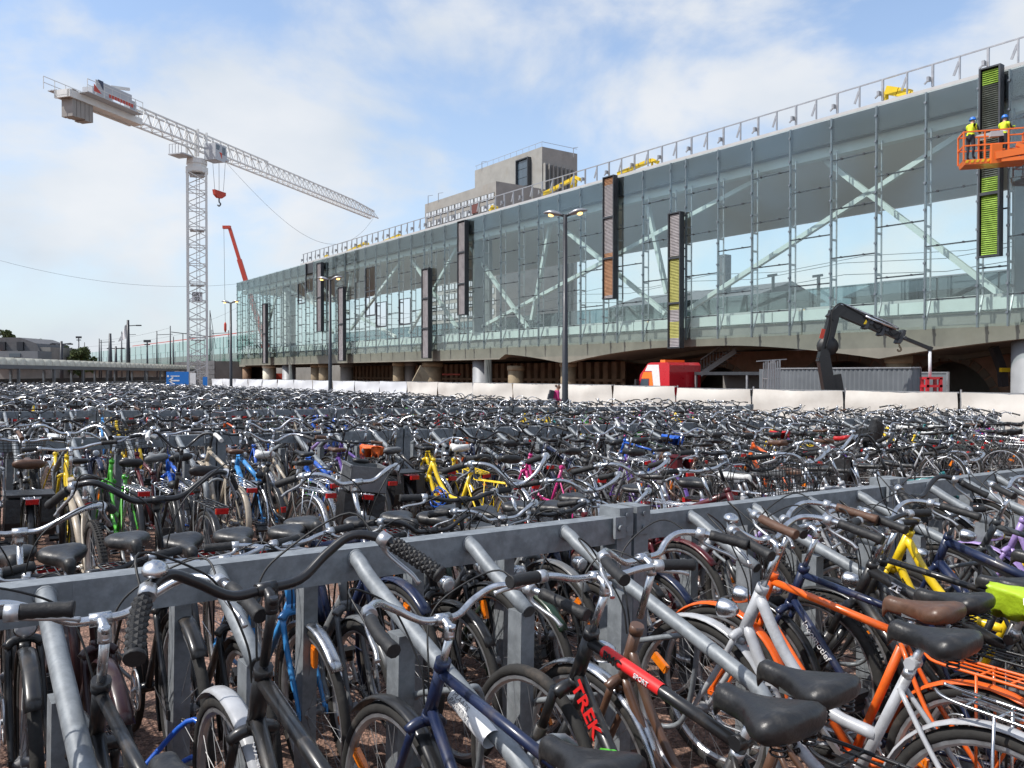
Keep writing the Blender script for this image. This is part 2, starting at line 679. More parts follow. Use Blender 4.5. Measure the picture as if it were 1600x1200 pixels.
# ================================================================== setting: ground
gm = MB()
gx = [-400, -160, -12, -6, 0, 6, 12, 18, 25, 60, 160, 900]
gy = [-300, -30, 0, 20, 60, 160, 400, 1500]
vs = [W(a, c, ground_z(a)) for a in gx for c in gy]
nc = len(gy)
gm.add(vs, [(i * nc + j, (i + 1) * nc + j, (i + 1) * nc + j + 1, i * nc + j + 1) for i in range(len(gx) - 1) for j in range(nc - 1)])
tag(gm.build('ground', 'gravel'), 'red brown trodden gravel under the bicycle racks', None, None, 'structure')
rm = MB()
rm.add([W(a, c, ground_z(a) + 0.006) for a in (20.2, 23.2) for c in (-40, 120)], [(0, 2, 3, 1)])
tag(rm.build('road', 'asphalt'), 'asphalt service road between bicycle racks and site fence', None, None, 'structure')

# ================================================================== bicycle part meshes
BMX = {}
RW = 0.335          # axle height
WB = 1.08           # wheel base


def hx(z):
    return 1.03 - 0.364 * (z - RW)


def sx(z):
    return 0.46 - 0.364 * (z - 0.29)


def wheel_meshes(key, tw, seg=44):
    m = MB()
    m.torus((0, 0, 0), 0.322, tw, seg, 8, 'y')
    for k in range(seg * 2 if tw > 0.024 else 0):       # knobbly tread
        a = 2 * math.pi * k / (seg * 2)
        M = Matrix.Rotation(-a, 3, 'Y')
        for s in (-1, 1):
            m.box(M @ Vector((0.322 + tw, s * tw * 0.45, 0)), (0.006, tw * 0.55, 0.010), M)
    BMX['tyre_' + key] = m.mesh('tyre', 'tyre')
    m = MB()
    prof = [(0.309, -0.012), (0.309, 0.012), (0.296, 0.013), (0.288, 0.006), (0.288, -0.006), (0.296, -0.013)]
    vs, fs = [], []
    for i in range(seg):
        a = 2 * math.pi * i / seg
        for (r, y) in prof:
            vs.append((r * math.cos(a), y, r * math.sin(a)))
    for i in range(seg):
        j = (i + 1) % seg
        for k in range(6):
            fs.append((i * 6 + k, j * 6 + k, j * 6 + (k + 1) % 6, i * 6 + (k + 1) % 6))
    m.add(vs, fs, False)
    BMX['rim_' + key] = m.mesh('rim', 'alloy')
    m = MB()
    m.lathe([(0.008, -0.055), (0.010, -0.045), (0.024, -0.03), (0.024, -0.026), (0.015, -0.022), (0.015, 0.022), (0.024, 0.026), (0.024, 0.03), (0.010, 0.045), (0.008, 0.055)], (0, 0, 0), (0, 1, 0), 10)
    for k in range(28):
        a = 2 * math.pi * k / 28
        s = 1 if k % 2 else -1
        b = a + (0.5 if k % 4 < 2 else -0.5)
        m.tube([(0.023 * math.cos(b), s * 0.028, 0.023 * math.sin(b)), (0.29 * math.cos(a), s * 0.004, 0.29 * math.sin(a))], 0.00105, 3, False, False, False)
    BMX['hub_' + key] = m.mesh('wheel', 'spoke')


wheel_meshes('city', 0.0195)
wheel_meshes('mtb', 0.0265)
m = MB()
M = Matrix.Rotation(R(-50), 3, 'Y')
m.box(M @ Vector((0.235, 0.0, 0)), (0.085, 0.016, 0.034), M)
m.box(M @ Vector((0.235, 0.0, 0)), (0.065, 0.021, 0.026), M)
BMX['reflector'] = m.mesh('reflector', 'amber_lens')


def frame_mesh(kind):
    m = MB()
    BB, RAx = Vector((0.46, 0, 0.29)), Vector((0, 0, RW))
    ht0, ht1 = 0.70, 0.875
    fat = {'mtb': 1.28, 'stud': 1.3, 'hybrid': 1.2}.get(kind, 1.0)

    def H(z):
        return Vector((hx(z), 0, z))

    def S(z):
        return Vector((sx(z), 0, z))
    if kind in ('step', 'stud', 'mixte'):
        ht0 = 0.66
    m.cyl(H(ht0), H(ht1), 0.019 * (1.15 if fat > 1 else 1), 10)
    m.cyl(H(ht0 - 0.006), H(ht0 + 0.02), 0.023, 10)
    m.cyl(H(ht1 - 0.02), H(ht1 + 0.008), 0.023, 10)
    st_top = 0.80 if kind != 'mtb' else 0.74
    m.cyl(BB, S(st_top), 0.0155 * (1.1 if fat > 1 else 1), 10)
    if kind in ('dia', 'hybrid'):
        m.cyl(H(0.845), S(0.775), 0.0145 * fat, 10)
        m.cyl(H(0.735), BB, 0.0165 * fat, 10)
    elif kind == 'mtb':
        m.cyl(H(0.845), S(0.69), 0.0175 * fat, 10)
        m.cyl(H(0.735), BB, 0.0205 * fat, 10)
    elif kind == 'step':
        p = [H(0.80), Vector((0.76, 0, 0.60)), Vector((0.62, 0, 0.455)), S(0.42)]
        m.tube(smooth_path(p, 5), 0.0155, 10)
        p = [H(0.70), Vector((0.79, 0, 0.52)), Vector((0.66, 0, 0.37)), BB]
        m.tube(smooth_path(p, 5), 0.0165, 10)
    elif kind == 'mixte':
        m.cyl(H(0.81), S(0.50), 0.0145, 10)
        m.cyl(H(0.72), BB, 0.0160, 10)
    elif kind == 'stud':
        p = [H(0.84), Vector((0.72, 0, 0.665)), Vector((0.56, 0, 0.54)), S(0.52)]
        m.tube(smooth_path(p, 5), 0.021, 10)
        p = [H(0.72), Vector((0.77, 0, 0.53)), Vector((0.63, 0, 0.36)), BB]
        m.tube(smooth_path(p, 5), 0.021, 10)
    m.cyl((0.46, -0.036, 0.29), (0.46, 0.036, 0.29), 0.021, 10)
    zt = st_top - 0.05 if kind not in ('step', 'stud') else 0.70
    for s in (-1, 1):
        m.tube(smooth_path([(0.44, s * 0.028, 0.29), (0.36, s * 0.032, 0.298), (0.2, s * 0.052, 0.315), (0.0, s * 0.064, RW)], 3), 0.0095, 6)
        m.tube(smooth_path([(sx(zt), s * 0.014, zt), (sx(zt) * 0.62, s * 0.042, 0.56), (0.0, s * 0.064, RW)], 3), 0.0085, 6)
        m.box((0.0, s * 0.064, RW), (0.05, 0.007, 0.04))
    m.cyl((sx(st_top) + 0.004, -0.02, st_top - 0.012), (sx(st_top) + 0.004, 0.03, st_top - 0.012), 0.019, 8)
    BMX['frame_' + kind] = m.mesh('frame', 'paint')


for k in ('dia', 'hybrid', 'mtb', 'step', 'mixte', 'stud'):
    frame_mesh(k)


def fork_mesh(key, mat, susp=False):
    m = MB()
    for s in (-1, 1):
        if susp:
            m.cyl((WB, s * 0.058, RW), (hx(0.56) + 0.015, s * 0.058, 0.56), 0.021, 10)
            m.cyl((hx(0.56) + 0.015, s * 0.058, 0.56), (hx(0.69) + 0.015, s * 0.058, 0.69), 0.0145, 10)
        else:
            m.tube(smooth_path([(WB, s * 0.052, RW), (1.045, s * 0.052, 0.40), (hx(0.55) + 0.01, s * 0.05, 0.55), (hx(0.675), s * 0.046, 0.675)], 4), [0.009] * 5 + [0.012] * 8, 8)
        m.box((WB - 0.003, s * 0.056, RW), (0.03, 0.008, 0.035))
    m.tube(smooth_path([(hx(0.67) + 0.006, -0.056, 0.672), (hx(0.69) + 0.004, -0.03, 0.692), (hx(0.69) + 0.004, 0.03, 0.692), (hx(0.67) + 0.006, 0.056, 0.672)], 3), 0.0165 if not susp else 0.021, 8)
    BMX['fork_' + key] = m.mesh('fork', mat)


fork_mesh('paint', 'paint')
fork_mesh('chrome', 'chrome')
fork_mesh('susp', 'paint', True)

BAR = {
    'sweep': [(0.0, 0, 0), (0.008, 0.06, 0.002), (0.028, 0.13, 0.035), (0.012, 0.20, 0.066), (-0.055, 0.262, 0.064), (-0.15, 0.292, 0.045), (-0.245, 0.305, 0.028)],
    'big': [(0.0, 0, 0), (-0.004, 0.085, 0.004), (0.0, 0.16, 0.052), (-0.012, 0.225, 0.088), (-0.06, 0.285, 0.078), (-0.12, 0.325, 0.045), (-0.19, 0.355, 0.012)],
    'flat': [(0.0, 0, 0), (-0.004, 0.08, 0.0), (-0.012, 0.14, 0.014), (-0.022, 0.20, 0.022), (-0.032, 0.25, 0.024), (-0.05, 0.31, 0.024)],
    'tour': [(0.0, 0, 0), (0.0, 0.08, 0.0), (0.008, 0.13, 0.03), (-0.005, 0.18, 0.052), (-0.05, 0.235, 0.05), (-0.115, 0.275, 0.036), (-0.18, 0.30, 0.022)],
    'upright': [(0.0, 0, 0), (0.02, 0.05, 0.01), (0.05, 0.10, 0.05), (0.04, 0.17, 0.115), (-0.03, 0.235, 0.13), (-0.13, 0.262, 0.115), (-0.235, 0.272, 0.095)],
}
for key, half in BAR.items():
    hp = smooth_path(half, 5)
    full = [Vector((p.x, -p.y, p.z)) for p in reversed(hp[1:])] + hp
    for mat, nm in (('chrome', 'c'), ('black_metal', 'b')):
        m = MB()
        m.tube(full, 0.0108 if key != 'big' else 0.0120, 8)
        m.cyl((0, -0.024, 0), (0, 0.024, 0), 0.0165, 10)
        BMX['bar_%s_%s' % (key, nm)] = m.mesh('handlebar', mat)
    for s, side in ((1, 'l'), (-1, 'r')):
        q = [Vector((p.x, s * p.y, p.z)) for p in hp]
        g = q[-9:] if key != 'flat' else q[-10:]
        m = MB()
        end = g[-1] + (g[-1] - g[-2]).normalized() * 0.006
        pts = g + [end]
        rad = [0.0165] + [0.0158 if i % 2 else 0.0172 for i in range(len(pts) - 3)] + [0.0185, 0.0175]
        m.tube(pts, rad, 10)
        BMX['grip_%s_%s' % (key, side)] = m.mesh('grip', 'grip')
        # diamond quilted grip
        m = MB()
        m.tube(pts, 0.0165, 8)
        for i in range(len(g) - 1):
            for t in (0.0, 0.5):
                p = g[i].lerp(g[i + 1], t)
                dr = (g[i + 1] - g[i]).normalized()
                aa = dr.cross(Vector((0, 0, 1))).normalized()
                bb = dr.cross(aa)
                for k in range(7):
                    an = 2 * math.pi * (k + (0.5 if t else 0)) / 7
                    c = p + (aa * math.cos(an) + bb * math.sin(an)) * 0.0165
                    nrm = (c - p).normalized()
                    side_v = dr.cross(nrm)
                    m.add([c + dr * 0.009, c + side_v * 0.0078, c - dr * 0.009, c - side_v * 0.0078, c + nrm * 0.0052],
                          [(0, 4, 1), (1, 4, 2), (2, 4, 3), (3, 4, 0)])
        m.cyl(g[-1], end + (g[-1] - g[-2]).normalized() * 0.004, 0.021, 10)
        BMX['quilt_%s_%s' % (key, side)] = m.mesh('grip', 'grip')
        # lever with its clamp, and the cable that loops from it to the head of the frame
        b0 = q[-11]
        dr = (q[-1] - q[-10]).normalized()
        fw = Vector((0.7, 0, -0.7)) if key != 'flat' else Vector((0.75, 0, -0.6))
        fw = (fw - dr * fw.dot(dr)).normalized()
        m = MB()
        m.cyl(b0 - dr * 0.012, b0 + dr * 0.016, 0.0185, 10)
        m.tube(smooth_path([b0 + fw * 0.012, b0 + fw * 0.034 + dr * 0.015, b0 + fw * 0.045 + dr * 0.06, b0 + fw * 0.052 + dr * 0.10, b0 + fw * 0.066 + dr * 0.125], 3), [0.010, 0.009, 0.008] + [0.0062] * 9 + [0.008], 6)
        BMX['lever_%s_%s' % (key, side)] = m.mesh('brake_lever', 'alloy')
        m = MB()
        m.tube(smooth_path([b0 + fw * 0.03, b0 - dr * 0.06 + Vector((0.07, 0, 0.02)), Vector((0.12, s * 0.11, 0.035)), Vector((0.13, s * 0.045, -0.04)), Vector((0.075, s * 0.012, -0.16)), Vector((0.06, s * 0.008, -0.25))], 6), 0.0030, 5, False)
        BMX['cable_%s_%s' % (key, side)] = m.mesh('brake_cable', 'cable')
    # bell
    bp_ = hp[-13]
    m = MB()
    m.lathe([(0.006, 0.0), (0.012, 0.014), (0.026, 0.017), (0.026, 0.026), (0.021, 0.035), (0.010, 0.041), (0.003, 0.043)], bp_ + Vector((0, 0, 0.006)), (-0.15, 0, 1), 14)
    BMX['bell_' + key] = m.mesh('bell', 'chrome')

m = MB()
m.cyl((hx(0.86), 0, 0.86), (hx(1.02), 0, 1.02), 0.0115, 10)
m.tube(smooth_path([(hx(1.005), 0, 1.005), (hx(1.03) + 0.012, 0, 1.037), (0.823, 0, 1.05)], 4), [0.0155] * 5 + [0.013] * 4, 10)
m.cyl((hx(1.03) - 0.004, 0, 1.03), (hx(1.045), 0, 1.047), 0.010, 8)
BMX['stem_c'] = m.mesh('stem', 'chrome')
BMX['stem_b'] = m.mesh('stem', 'black_metal')
m = MB()
m.cyl((sx(0.78), 0, 0.78), (sx(0.925), 0, 0.925), 0.0128, 10)
m.cyl((sx(0.80), 0, 0.80), (sx(0.825), 0, 0.825), 0.018, 10)
m.box((sx(0.92) + 0.01, 0, 0.918), (0.05, 0.05, 0.02))
BMX['seat_post'] = m.mesh('seat_post', 'alloy')


def saddle_mesh(key, wr, wn_, length, pad):
    m = MB()
    ns, nk = 17, 16
    rings = []
    for i in range(ns):
        t = 0.5 - 0.5 * math.cos(math.pi * i / (ns - 1))
        x = -length * 0.46 + t * length
        flare = 1 / (1 + math.exp((t - 0.42) * 11))
        w = wn_ + (wr - wn_) * flare
        rear = 1.0
        if t < 0.16:
            rear = math.sqrt(max(0.0, 1 - ((0.16 - t) / 0.165) ** 2))
            w *= 0.12 + 0.88 * rear
        if t > 0.9:
            w *= math.sqrt(max(0.02, 1 - ((t - 0.9) / 0.104) ** 2))
        top = 0.028 * (1 - t) ** 1.6 - 0.006 * math.sin(math.pi * t) + (0.006 if t > 0.75 else 0) * (t - 0.75) / 0.25 - (0.03 * ((t - 0.9) / 0.1) ** 2 if t > 0.9 else 0) - 0.5 * pad * (1 - rear)
        dep = pad * (0.75 + 0.25 * flare) * (0.10 + 0.90 * rear)
        ring = []
        for k in range(nk):
            a = 2 * math.pi * k / nk
            c, s_ = math.cos(a), math.sin(a)
            y = w * math.copysign(abs(c) ** 0.75, c)
            z = top - dep * 0.5 + (dep * 0.5) * math.copysign(abs(s_) ** 0.8, s_)
            if s_ > 0 and t < 0.55:          # hollow down the middle
                z -= 0.007 * math.exp(-(y / (w * 0.28 + 1e-4)) ** 2) * (1 - t / 0.55) * min(1.0, t / 0.18)
            ring.append((x, y, z))
        rings.append(ring)
    vs = [p for r_ in rings for p in r_]
    fs = []
    for i in range(ns - 1):
        for k in range(nk):
            k2 = (k + 1) % nk
            fs.append((i * nk + k, i * nk + k2, (i + 1) * nk + k2, (i + 1) * nk + k))
    fs.append(tuple(reversed(range(nk))))
    fs.append(tuple((ns - 1) * nk + k for k in range(nk)))
    m.add(vs, fs, True)
    BMX['saddle_' + key] = m.mesh('saddle', 'saddle')


saddle_mesh('city', 0.104, 0.024, 0.265, 0.075)
saddle_mesh('sport', 0.076, 0.021, 0.28, 0.05)
saddle_mesh('wide', 0.120, 0.030, 0.255, 0.085)
m = MB()
for s in (-1, 1):
    m.tube(smooth_path([(0.11, s * 0.012, -0.045), (0.02, s * 0.02, -0.062), (-0.06, s * 0.03, -0.055), (-0.105, s * 0.05, -0.035)], 3), 0.004, 5)
    for k in range(4):
        m.torus((-0.085, s * 0.055, -0.075 + k * 0.012), 0.017, 0.0028, 10, 5, 'z')
BMX['saddle_spring'] = m.mesh('saddle_spring', 'black_metal')


def guard_mesh(key, a0, a1, mat):
    m = MB()
    n = 22
    prof = [(0.352, -0.027), (0.360, -0.016), (0.3625, 0), (0.360, 0.016), (0.352, 0.027), (0.350, 0.026), (0.3575, 0.015), (0.360, 0), (0.3575, -0.015), (0.350, -0.026)]
    vs, fs = [], []
    k_ = len(prof)
    for i in range(n + 1):
        a = R(a0 + (a1 - a0) * i / n)
        for (r, y) in prof:
            vs.append((r * math.cos(a), y, r * math.sin(a)))
    for i in range(n):
        for k in range(k_):
            k2 = (k + 1) % k_
            fs.append((i * k_ + k, (i + 1) * k_ + k, (i + 1) * k_ + k2, i * k_ + k2))
    fs.append(tuple(range(k_)))
    fs.append(tuple(n * k_ + k for k in reversed(range(k_))))
    m.add(vs, fs, True)
    for s in (-1, 1):
        am = R(a1 - 28)
        m.tube([(0, s * 0.062, 0), (0.355 * math.cos(am), s * 0.027, 0.355 * math.sin(am))], 0.0028, 4, False)
    BMX[key] = m.mesh('mudguard', mat)


guard_mesh('guard_r', 12, 206, 'paint')
guard_mesh('guard_f', 42, 205, 'paint')
guard_mesh('guard_r_c', 12, 206, 'chrome')
guard_mesh('guard_f_c', 42, 205, 'chrome')

for mat, nm in (('black_metal', 'b'), ('chrome', 'c'), ('paint', 'p')):
    m = MB()
    zc = 0.735
    m.tube(smooth_path([(0.20, 0.03, zc + 0.01), (0.15, 0.055, zc), (0.0, 0.06, zc), (-0.27, 0.06, zc), (-0.325, 0.035, zc), (-0.325, -0.035, zc), (-0.27, -0.06, zc), (0.0, -0.06, zc), (0.15, -0.055, zc), (0.20, -0.03, zc + 0.01)], 4), 0.0055, 6)
    for xx in (0.10, 0.01, -0.08, -0.17, -0.26):
        m.cyl((xx, -0.06, zc), (xx, 0.06, zc), 0.0042, 5)
    m.cyl((0.14, 0.018, zc + 0.002), (-0.32, 0.018, zc + 0.002), 0.0035, 5)
    m.cyl((0.14, -0.018, zc + 0.002), (-0.32, -0.018, zc + 0.002), 0.0035, 5)
    for s in (-1, 1):
        m.cyl((-0.16, s * 0.06, zc), (0.0, s * 0.072, RW), 0.005, 6)
        m.cyl((0.02, s * 0.06, zc), (0.0, s * 0.072, RW), 0.005, 6)
    BMX['carrier_' + nm] = m.mesh('carrier', mat)
m = MB()
m.box((-0.338, 0, 0.715), (0.03, 0.085, 0.038))
m.box((-0.350, 0, 0.715), (0.012, 0.074, 0.028))
BMX['tail_carrier'] = m.mesh('tail_light', 'red_lens')
m = MB()
m.box((-0.318, 0, 0.49), (0.03, 0.042, 0.052))
m.box((-0.332, 0, 0.49), (0.012, 0.032, 0.042))
BMX['tail_guard'] = m.mesh('tail_light', 'red_lens')
m = MB()
m.lathe([(0.012, -0.05), (0.026, -0.035), (0.034, -0.01), (0.037, 0.012), (0.037, 0.02)], (0.985, 0, 0.755), (1, 0, -0.08), 14)
BMX['headlamp_c'] = m.mesh('headlamp', 'chrome')
BMX['headlamp_b'] = m.mesh('headlamp', 'black_plastic')
m = MB()
m.lathe([(0.034, 0.0), (0.030, 0.006), (0.015, 0.010)], (1.005, 0, 0.7535), (1, 0, -0.08), 14)
BMX['lamp_lens'] = m.mesh('lens', 'clear_lens')
m = MB()
m.torus((0.46, -0.048, 0.29), 0.082, 0.005, 26, 6, 'y')
for k in range(5):
    a = 2 * math.pi * k / 5
    m.bar((0.46, -0.048, 0.29), (0.46 + 0.08 * math.cos(a), -0.048, 0.29 + 0.08 * math.sin(a)), 0.006, 0.014)
ca = R(-28)
for s, sg in ((-1, 1), (1, -1)):
    m.bar((0.46, s * 0.062, 0.29), (0.46 + sg * 0.17 * math.cos(ca), s * 0.075, 0.29 + sg * 0.17 * math.sin(ca)), 0.012, 0.022)
m.cyl((0.46, -0.06, 0.29), (0.46, 0.06, 0.29), 0.012, 8)
BMX['crank'] = m.mesh('crank', 'alloy')
for s, sg, nm in ((-1, 1, 'r'), (1, -1, 'l')):
    m = MB()
    p = Vector((0.46 + sg * 0.17 * math.cos(ca), s * 0.125, 0.29 + sg * 0.17 * math.sin(ca)))
    m.box(p + Vector((0.028, 0, 0)), (0.022, 0.09, 0.024))
    m.box(p - Vector((0.028, 0, 0)), (0.022, 0.09, 0.024))
    m.box(p, (0.03, 0.085, 0.012))
    BMX['pedal_' + nm] = m.mesh('pedal', 'black_plastic')
m = MB()
poly = []
for k in range(9):
    a = R(-90 + 180 * k / 8)
    poly.append((0.46 + 0.098 * math.cos(a), 0.29 + 0.098 * math.sin(a)))
for k in range(9):
    a = R(90 + 180 * k / 8)
    poly.append((0.0 + 0.048 * math.cos(a), RW - 0.005 + 0.048 * math.sin(a)))
m.prism(poly, -0.066, -0.036, lambda u, v, w: Vector((u, w, v)))
BMX['chain_case'] = m.mesh('chain_case', 'paint')
m = MB()
for dz in (0.046, -0.040):
    m.bar((0.46, -0.048, 0.29 + dz * 1.8), (0.0, -0.048, RW + dz * 0.8), 0.005, 0.007)
BMX['chain'] = m.mesh('chain', 'black_metal')
# wire front basket
m = MB()
for zi in range(5):
    z = 0.90 + zi * 0.055
    k_ = 1 + 0.04 * zi
    c = [(0.93 - 0.0, -0.16 * k_), (1.15 * 1.0, -0.16 * k_), (1.15, 0.16 * k_), (0.93, 0.16 * k_)]
    m.tube([(a, b_, z) for a, b_ in c], 0.0032, 4, False, True, False)
for i in range(10):
    for (a0, b0, a1, b1) in ((0.93, -0.16, 1.15, -0.16), (1.15, -0.16, 1.15, 0.16), (1.15, 0.16, 0.93, 0.16), (0.93, 0.16, 0.93, -0.16)):
        t = i / 10
        a, b_ = a0 + (a1 - a0) * t, b0 + (b1 - b0) * t
        m.tube([(a, b_, 0.90), (a, b_ * 1.16, 1.12)], 0.0022, 3, False, False, False)
for i in range(9):
    y = -0.16 + 0.04 * i
    m.tube([(0.93, y, 0.90), (1.15, y, 0.90)], 0.0022, 3, False, False, False)
m.tube([(0.93, 0.0, 0.93), (0.84, 0, 0.95)], 0.006, 5)
BMX['basket'] = m.mesh('basket', 'wire_mesh')
# coil cable lock hanging at the frame
m = MB()
pts = []
for k in range(60):
    a = k * 0.42
    pts.append((0.62 + 0.10 * math.cos(a) + 0.0012 * k, 0.055 + 0.03 * math.sin(a * 0.5), 0.55 + 0.075 * math.sin(a) - 0.0012 * k))
m.tube(pts, 0.0055, 6)
BMX['coil'] = m.mesh('cable_lock', 'coil_lock')
# panniers
m = MB()
for s in (-1, 1):
    m.prism([(-0.24, 0.72), (0.06, 0.72), (0.09, 0.52), (0.03, 0.44), (-0.22, 0.44), (-0.26, 0.55)], s * 0.068, s * 0.165, lambda u, v, w: Vector((u, w, v)))
m.box((-0.09, 0, 0.745), (0.29, 0.32, 0.016))
BMX['pannier'] = m.mesh('pannier', 'bag')


# open plastic crate on the rear carrier
m = MB()
for (c_, sz_) in (((-0.09, 0.145, 0.85), (0.40, 0.012, 0.20)), ((-0.09, -0.145, 0.85), (0.40, 0.012, 0.20)), ((0.105, 0, 0.85), (0.012, 0.276, 0.20)), ((-0.285, 0, 0.85), (0.012, 0.276, 0.20)), ((-0.09, 0, 0.756), (0.376, 0.276, 0.012)),
                  ((-0.09, 0.150, 0.945), (0.42, 0.024, 0.018)), ((-0.09, -0.150, 0.945), (0.42, 0.024, 0.018))):
    m.box(c_, sz_)
for k in range(7):
    for s_ in (-1, 1):
        m.box((-0.25 + 0.053 * k, s_ * 0.153, 0.85), (0.012, 0.006, 0.17))
BMX['crate'] = m.mesh('crate', 'bag')
# child seat behind the saddle
m = MB()
m.box((-0.02, 0, 0.80), (0.26, 0.26, 0.05))
m.tube(smooth_path([(-0.14, 0, 0.80), (-0.19, 0, 0.95), (-0.22, 0, 1.12), (-0.225, 0, 1.2)], 3), [0.12] * 5 + [0.11] * 3 + [0.09, 0.05], 10)
for s_ in (-1, 1):
    m.box((-0.06, s_ * 0.14, 0.88), (0.20, 0.03, 0.16))
    m.box((0.03, s_ * 0.16, 0.62), (0.07, 0.05, 0.34))
BMX['child_seat'] = m.mesh('child_seat', 'bag')


def cover_mesh(key, sag):
    """a crumpled plastic bag drawn over a saddle"""
    rnd = random.Random(key)
    m = MB()
    ns, nk = 12, 18
    vs = []
    for i in range(ns):
        t = i / (ns - 1)
        x = -0.15 + t * 0.31
        fl = 1 / (1 + math.exp((t - 0.45) * 9))
        w = 0.035 + 0.085 * fl
        if i in (0, ns - 1):
            w *= 0.45
        for k in range(nk):
            a = 2 * math.pi * k / nk
            j = 1 + rnd.uniform(-0.10, 0.10)
            z = 0.022 * (1 - t) + 0.022 * math.sin(a) * j - (sag * (0.5 + rnd.random()) if math.sin(a) < -0.4 else 0)
            vs.append((x + rnd.uniform(-0.008, 0.008), w * math.cos(a) * j, z - 0.02))
    fs = []
    for i in range(ns - 1):
        for k in range(nk):
            k2 = (k + 1) % nk
            fs.append((i * nk + k, i * nk + k2, (i + 1) * nk + k2, (i + 1) * nk + k))
    fs.append(tuple(range(nk)))
    fs.append(tuple((ns - 1) * nk + k for k in reversed(range(nk))))
    m.add(vs, fs, True)
    BMX['cover_' + key] = m.mesh('saddle_cover', 'bag')


cover_mesh('a', 0.05)
cover_mesh('b', 0.055)

# ------------------------------------------------------------------ one bicycle
PAL = {
    'black': (0.014, 0.014, 0.015), 'dark blue': (0.010, 0.018, 0.055), 'silver': (0.40, 0.41, 0.43), 'grey': (0.13, 0.135, 0.14),
    'dark green': (0.010, 0.035, 0.018), 'burgundy': (0.085, 0.008, 0.012), 'purple': (0.10, 0.045, 0.24), 'red': (0.42, 0.012, 0.012),
    'blue': (0.012, 0.10, 0.50), 'bright green': (0.07, 0.42, 0.03), 'white': (0.62, 0.62, 0.60), 'yellow': (0.80, 0.55, 0.012),
    'orange': (0.74, 0.12, 0.012), 'teal': (0.01, 0.16, 0.17), 'lavender': (0.34, 0.24, 0.52), 'brown': (0.10, 0.05, 0.03), 'pink': (0.55, 0.03, 0.20),
    'sky blue': (0.05, 0.27, 0.62), 'champagne': (0.42, 0.36, 0.28), 'gunmetal': (0.05, 0.055, 0.06), 'lime': (0.36, 0.52, 0.02), 'maroon': (0.028, 0.008, 0.010),
}
WEIGHT = [('black', 30), ('dark blue', 9), ('silver', 14), ('grey', 9), ('gunmetal', 7), ('dark green', 5), ('burgundy', 5), ('purple', 1.5), ('red', 2.5), ('blue', 3.2),
          ('bright green', 1.2), ('white', 2.0), ('yellow', 2.6), ('orange', 1.0), ('teal', 1.4), ('lavender', 1.0), ('brown', 1.5), ('champagne', 2), ('sky blue', 1.2), ('pink', 0.6)]


def pick(rnd, table):
    tot = sum(w for _, w in table)
    x = rnd.random() * tot
    for k, w in table:
        x -= w
        if x <= 0:
            return k
    return table[-1][0]


def random_spec(rnd):
    s = {}
    s['col'] = pick(rnd, WEIGHT)
    s['kind'] = pick(rnd, [('step', 30), ('dia', 24), ('hybrid', 14), ('mtb', 14), ('mixte', 14)])
    if s['col'] == 'yellow' and rnd.random() < 0.8:
        s['kind'] = 'stud'
    mtb = s['kind'] in ('mtb',)
    if s['kind'] == 'mtb':
        s['bar'] = pick(rnd, [('flat', 8), ('tour', 2)])
    elif s['kind'] == 'step' or s['kind'] == 'stud':
        s['bar'] = pick(rnd, [('sweep', 6), ('upright', 3), ('big', 2), ('tour', 1.5)])
    else:
        s['bar'] = pick(rnd, [('sweep', 4), ('tour', 4), ('flat', 2), ('big', 1.5), ('upright', 1)])
    s['barc'] = 'b' if rnd.random() < (0.8 if mtb else 0.42) else 'c'
    s['grip'] = pick(rnd, [('black', 80), ('brown', 6), ('grey', 10), ('white', 4)])
    s['saddle'] = pick(rnd, [('city', 5), ('sport', 4), ('wide', 3)]) if not mtb else 'sport'
    s['sadc'] = pick(rnd, [('black', 86), ('brown', 6), ('white', 3), ('grey', 4), ('red', 1)])
    s['guard'] = None if (mtb and rnd.random() < 0.6) else pick(rnd, [('paint', 4), ('black', 5), ('chrome', 3)])
    s['carrier'] = None if (mtb and rnd.random() < 0.8) else pick(rnd, [('b', 5), ('c', 4), ('p', 1)])
    s['lamp'] = pick(rnd, [('c', 4), ('b', 4), (None, 2)])
    s['case'] = s['kind'] in ('step', 'stud', 'dia') and rnd.random() < 0.55
    s['fork'] = 'susp' if (mtb or (s['kind'] == 'hybrid' and rnd.random() < 0.3)) else pick(rnd, [('paint', 7), ('chrome', 3)])
    s['basket'] = rnd.random() < 0.05
    s['pannier'] = pick(rnd, [(None, 95), ('black', 3), ('dark blue', 1), ('burgundy', 1)])
    s['refl'] = rnd.random() < 0.6
    s['load'] = pick(rnd, [(None, 99.4), ('crate', 0.6)])
    s['loadc'] = pick(rnd, [('black', 4), ('grey', 3), ('dark green', 1), ('brown', 1)])
    s['cover'] = None
    if rnd.random() < 0.045:
        s['cover'] = pick(rnd, [('white', 4), ('red', 1), ('grey', 4), ('black', 3)])
    s['coil'] = pick(rnd, [(None, 90), ('black', 5), ('blue', 2), ('bright green', 2), ('red', 1)])
    s['dz'] = rnd.uniform(-0.03, 0.07)
    return s


T = Matrix.Translation


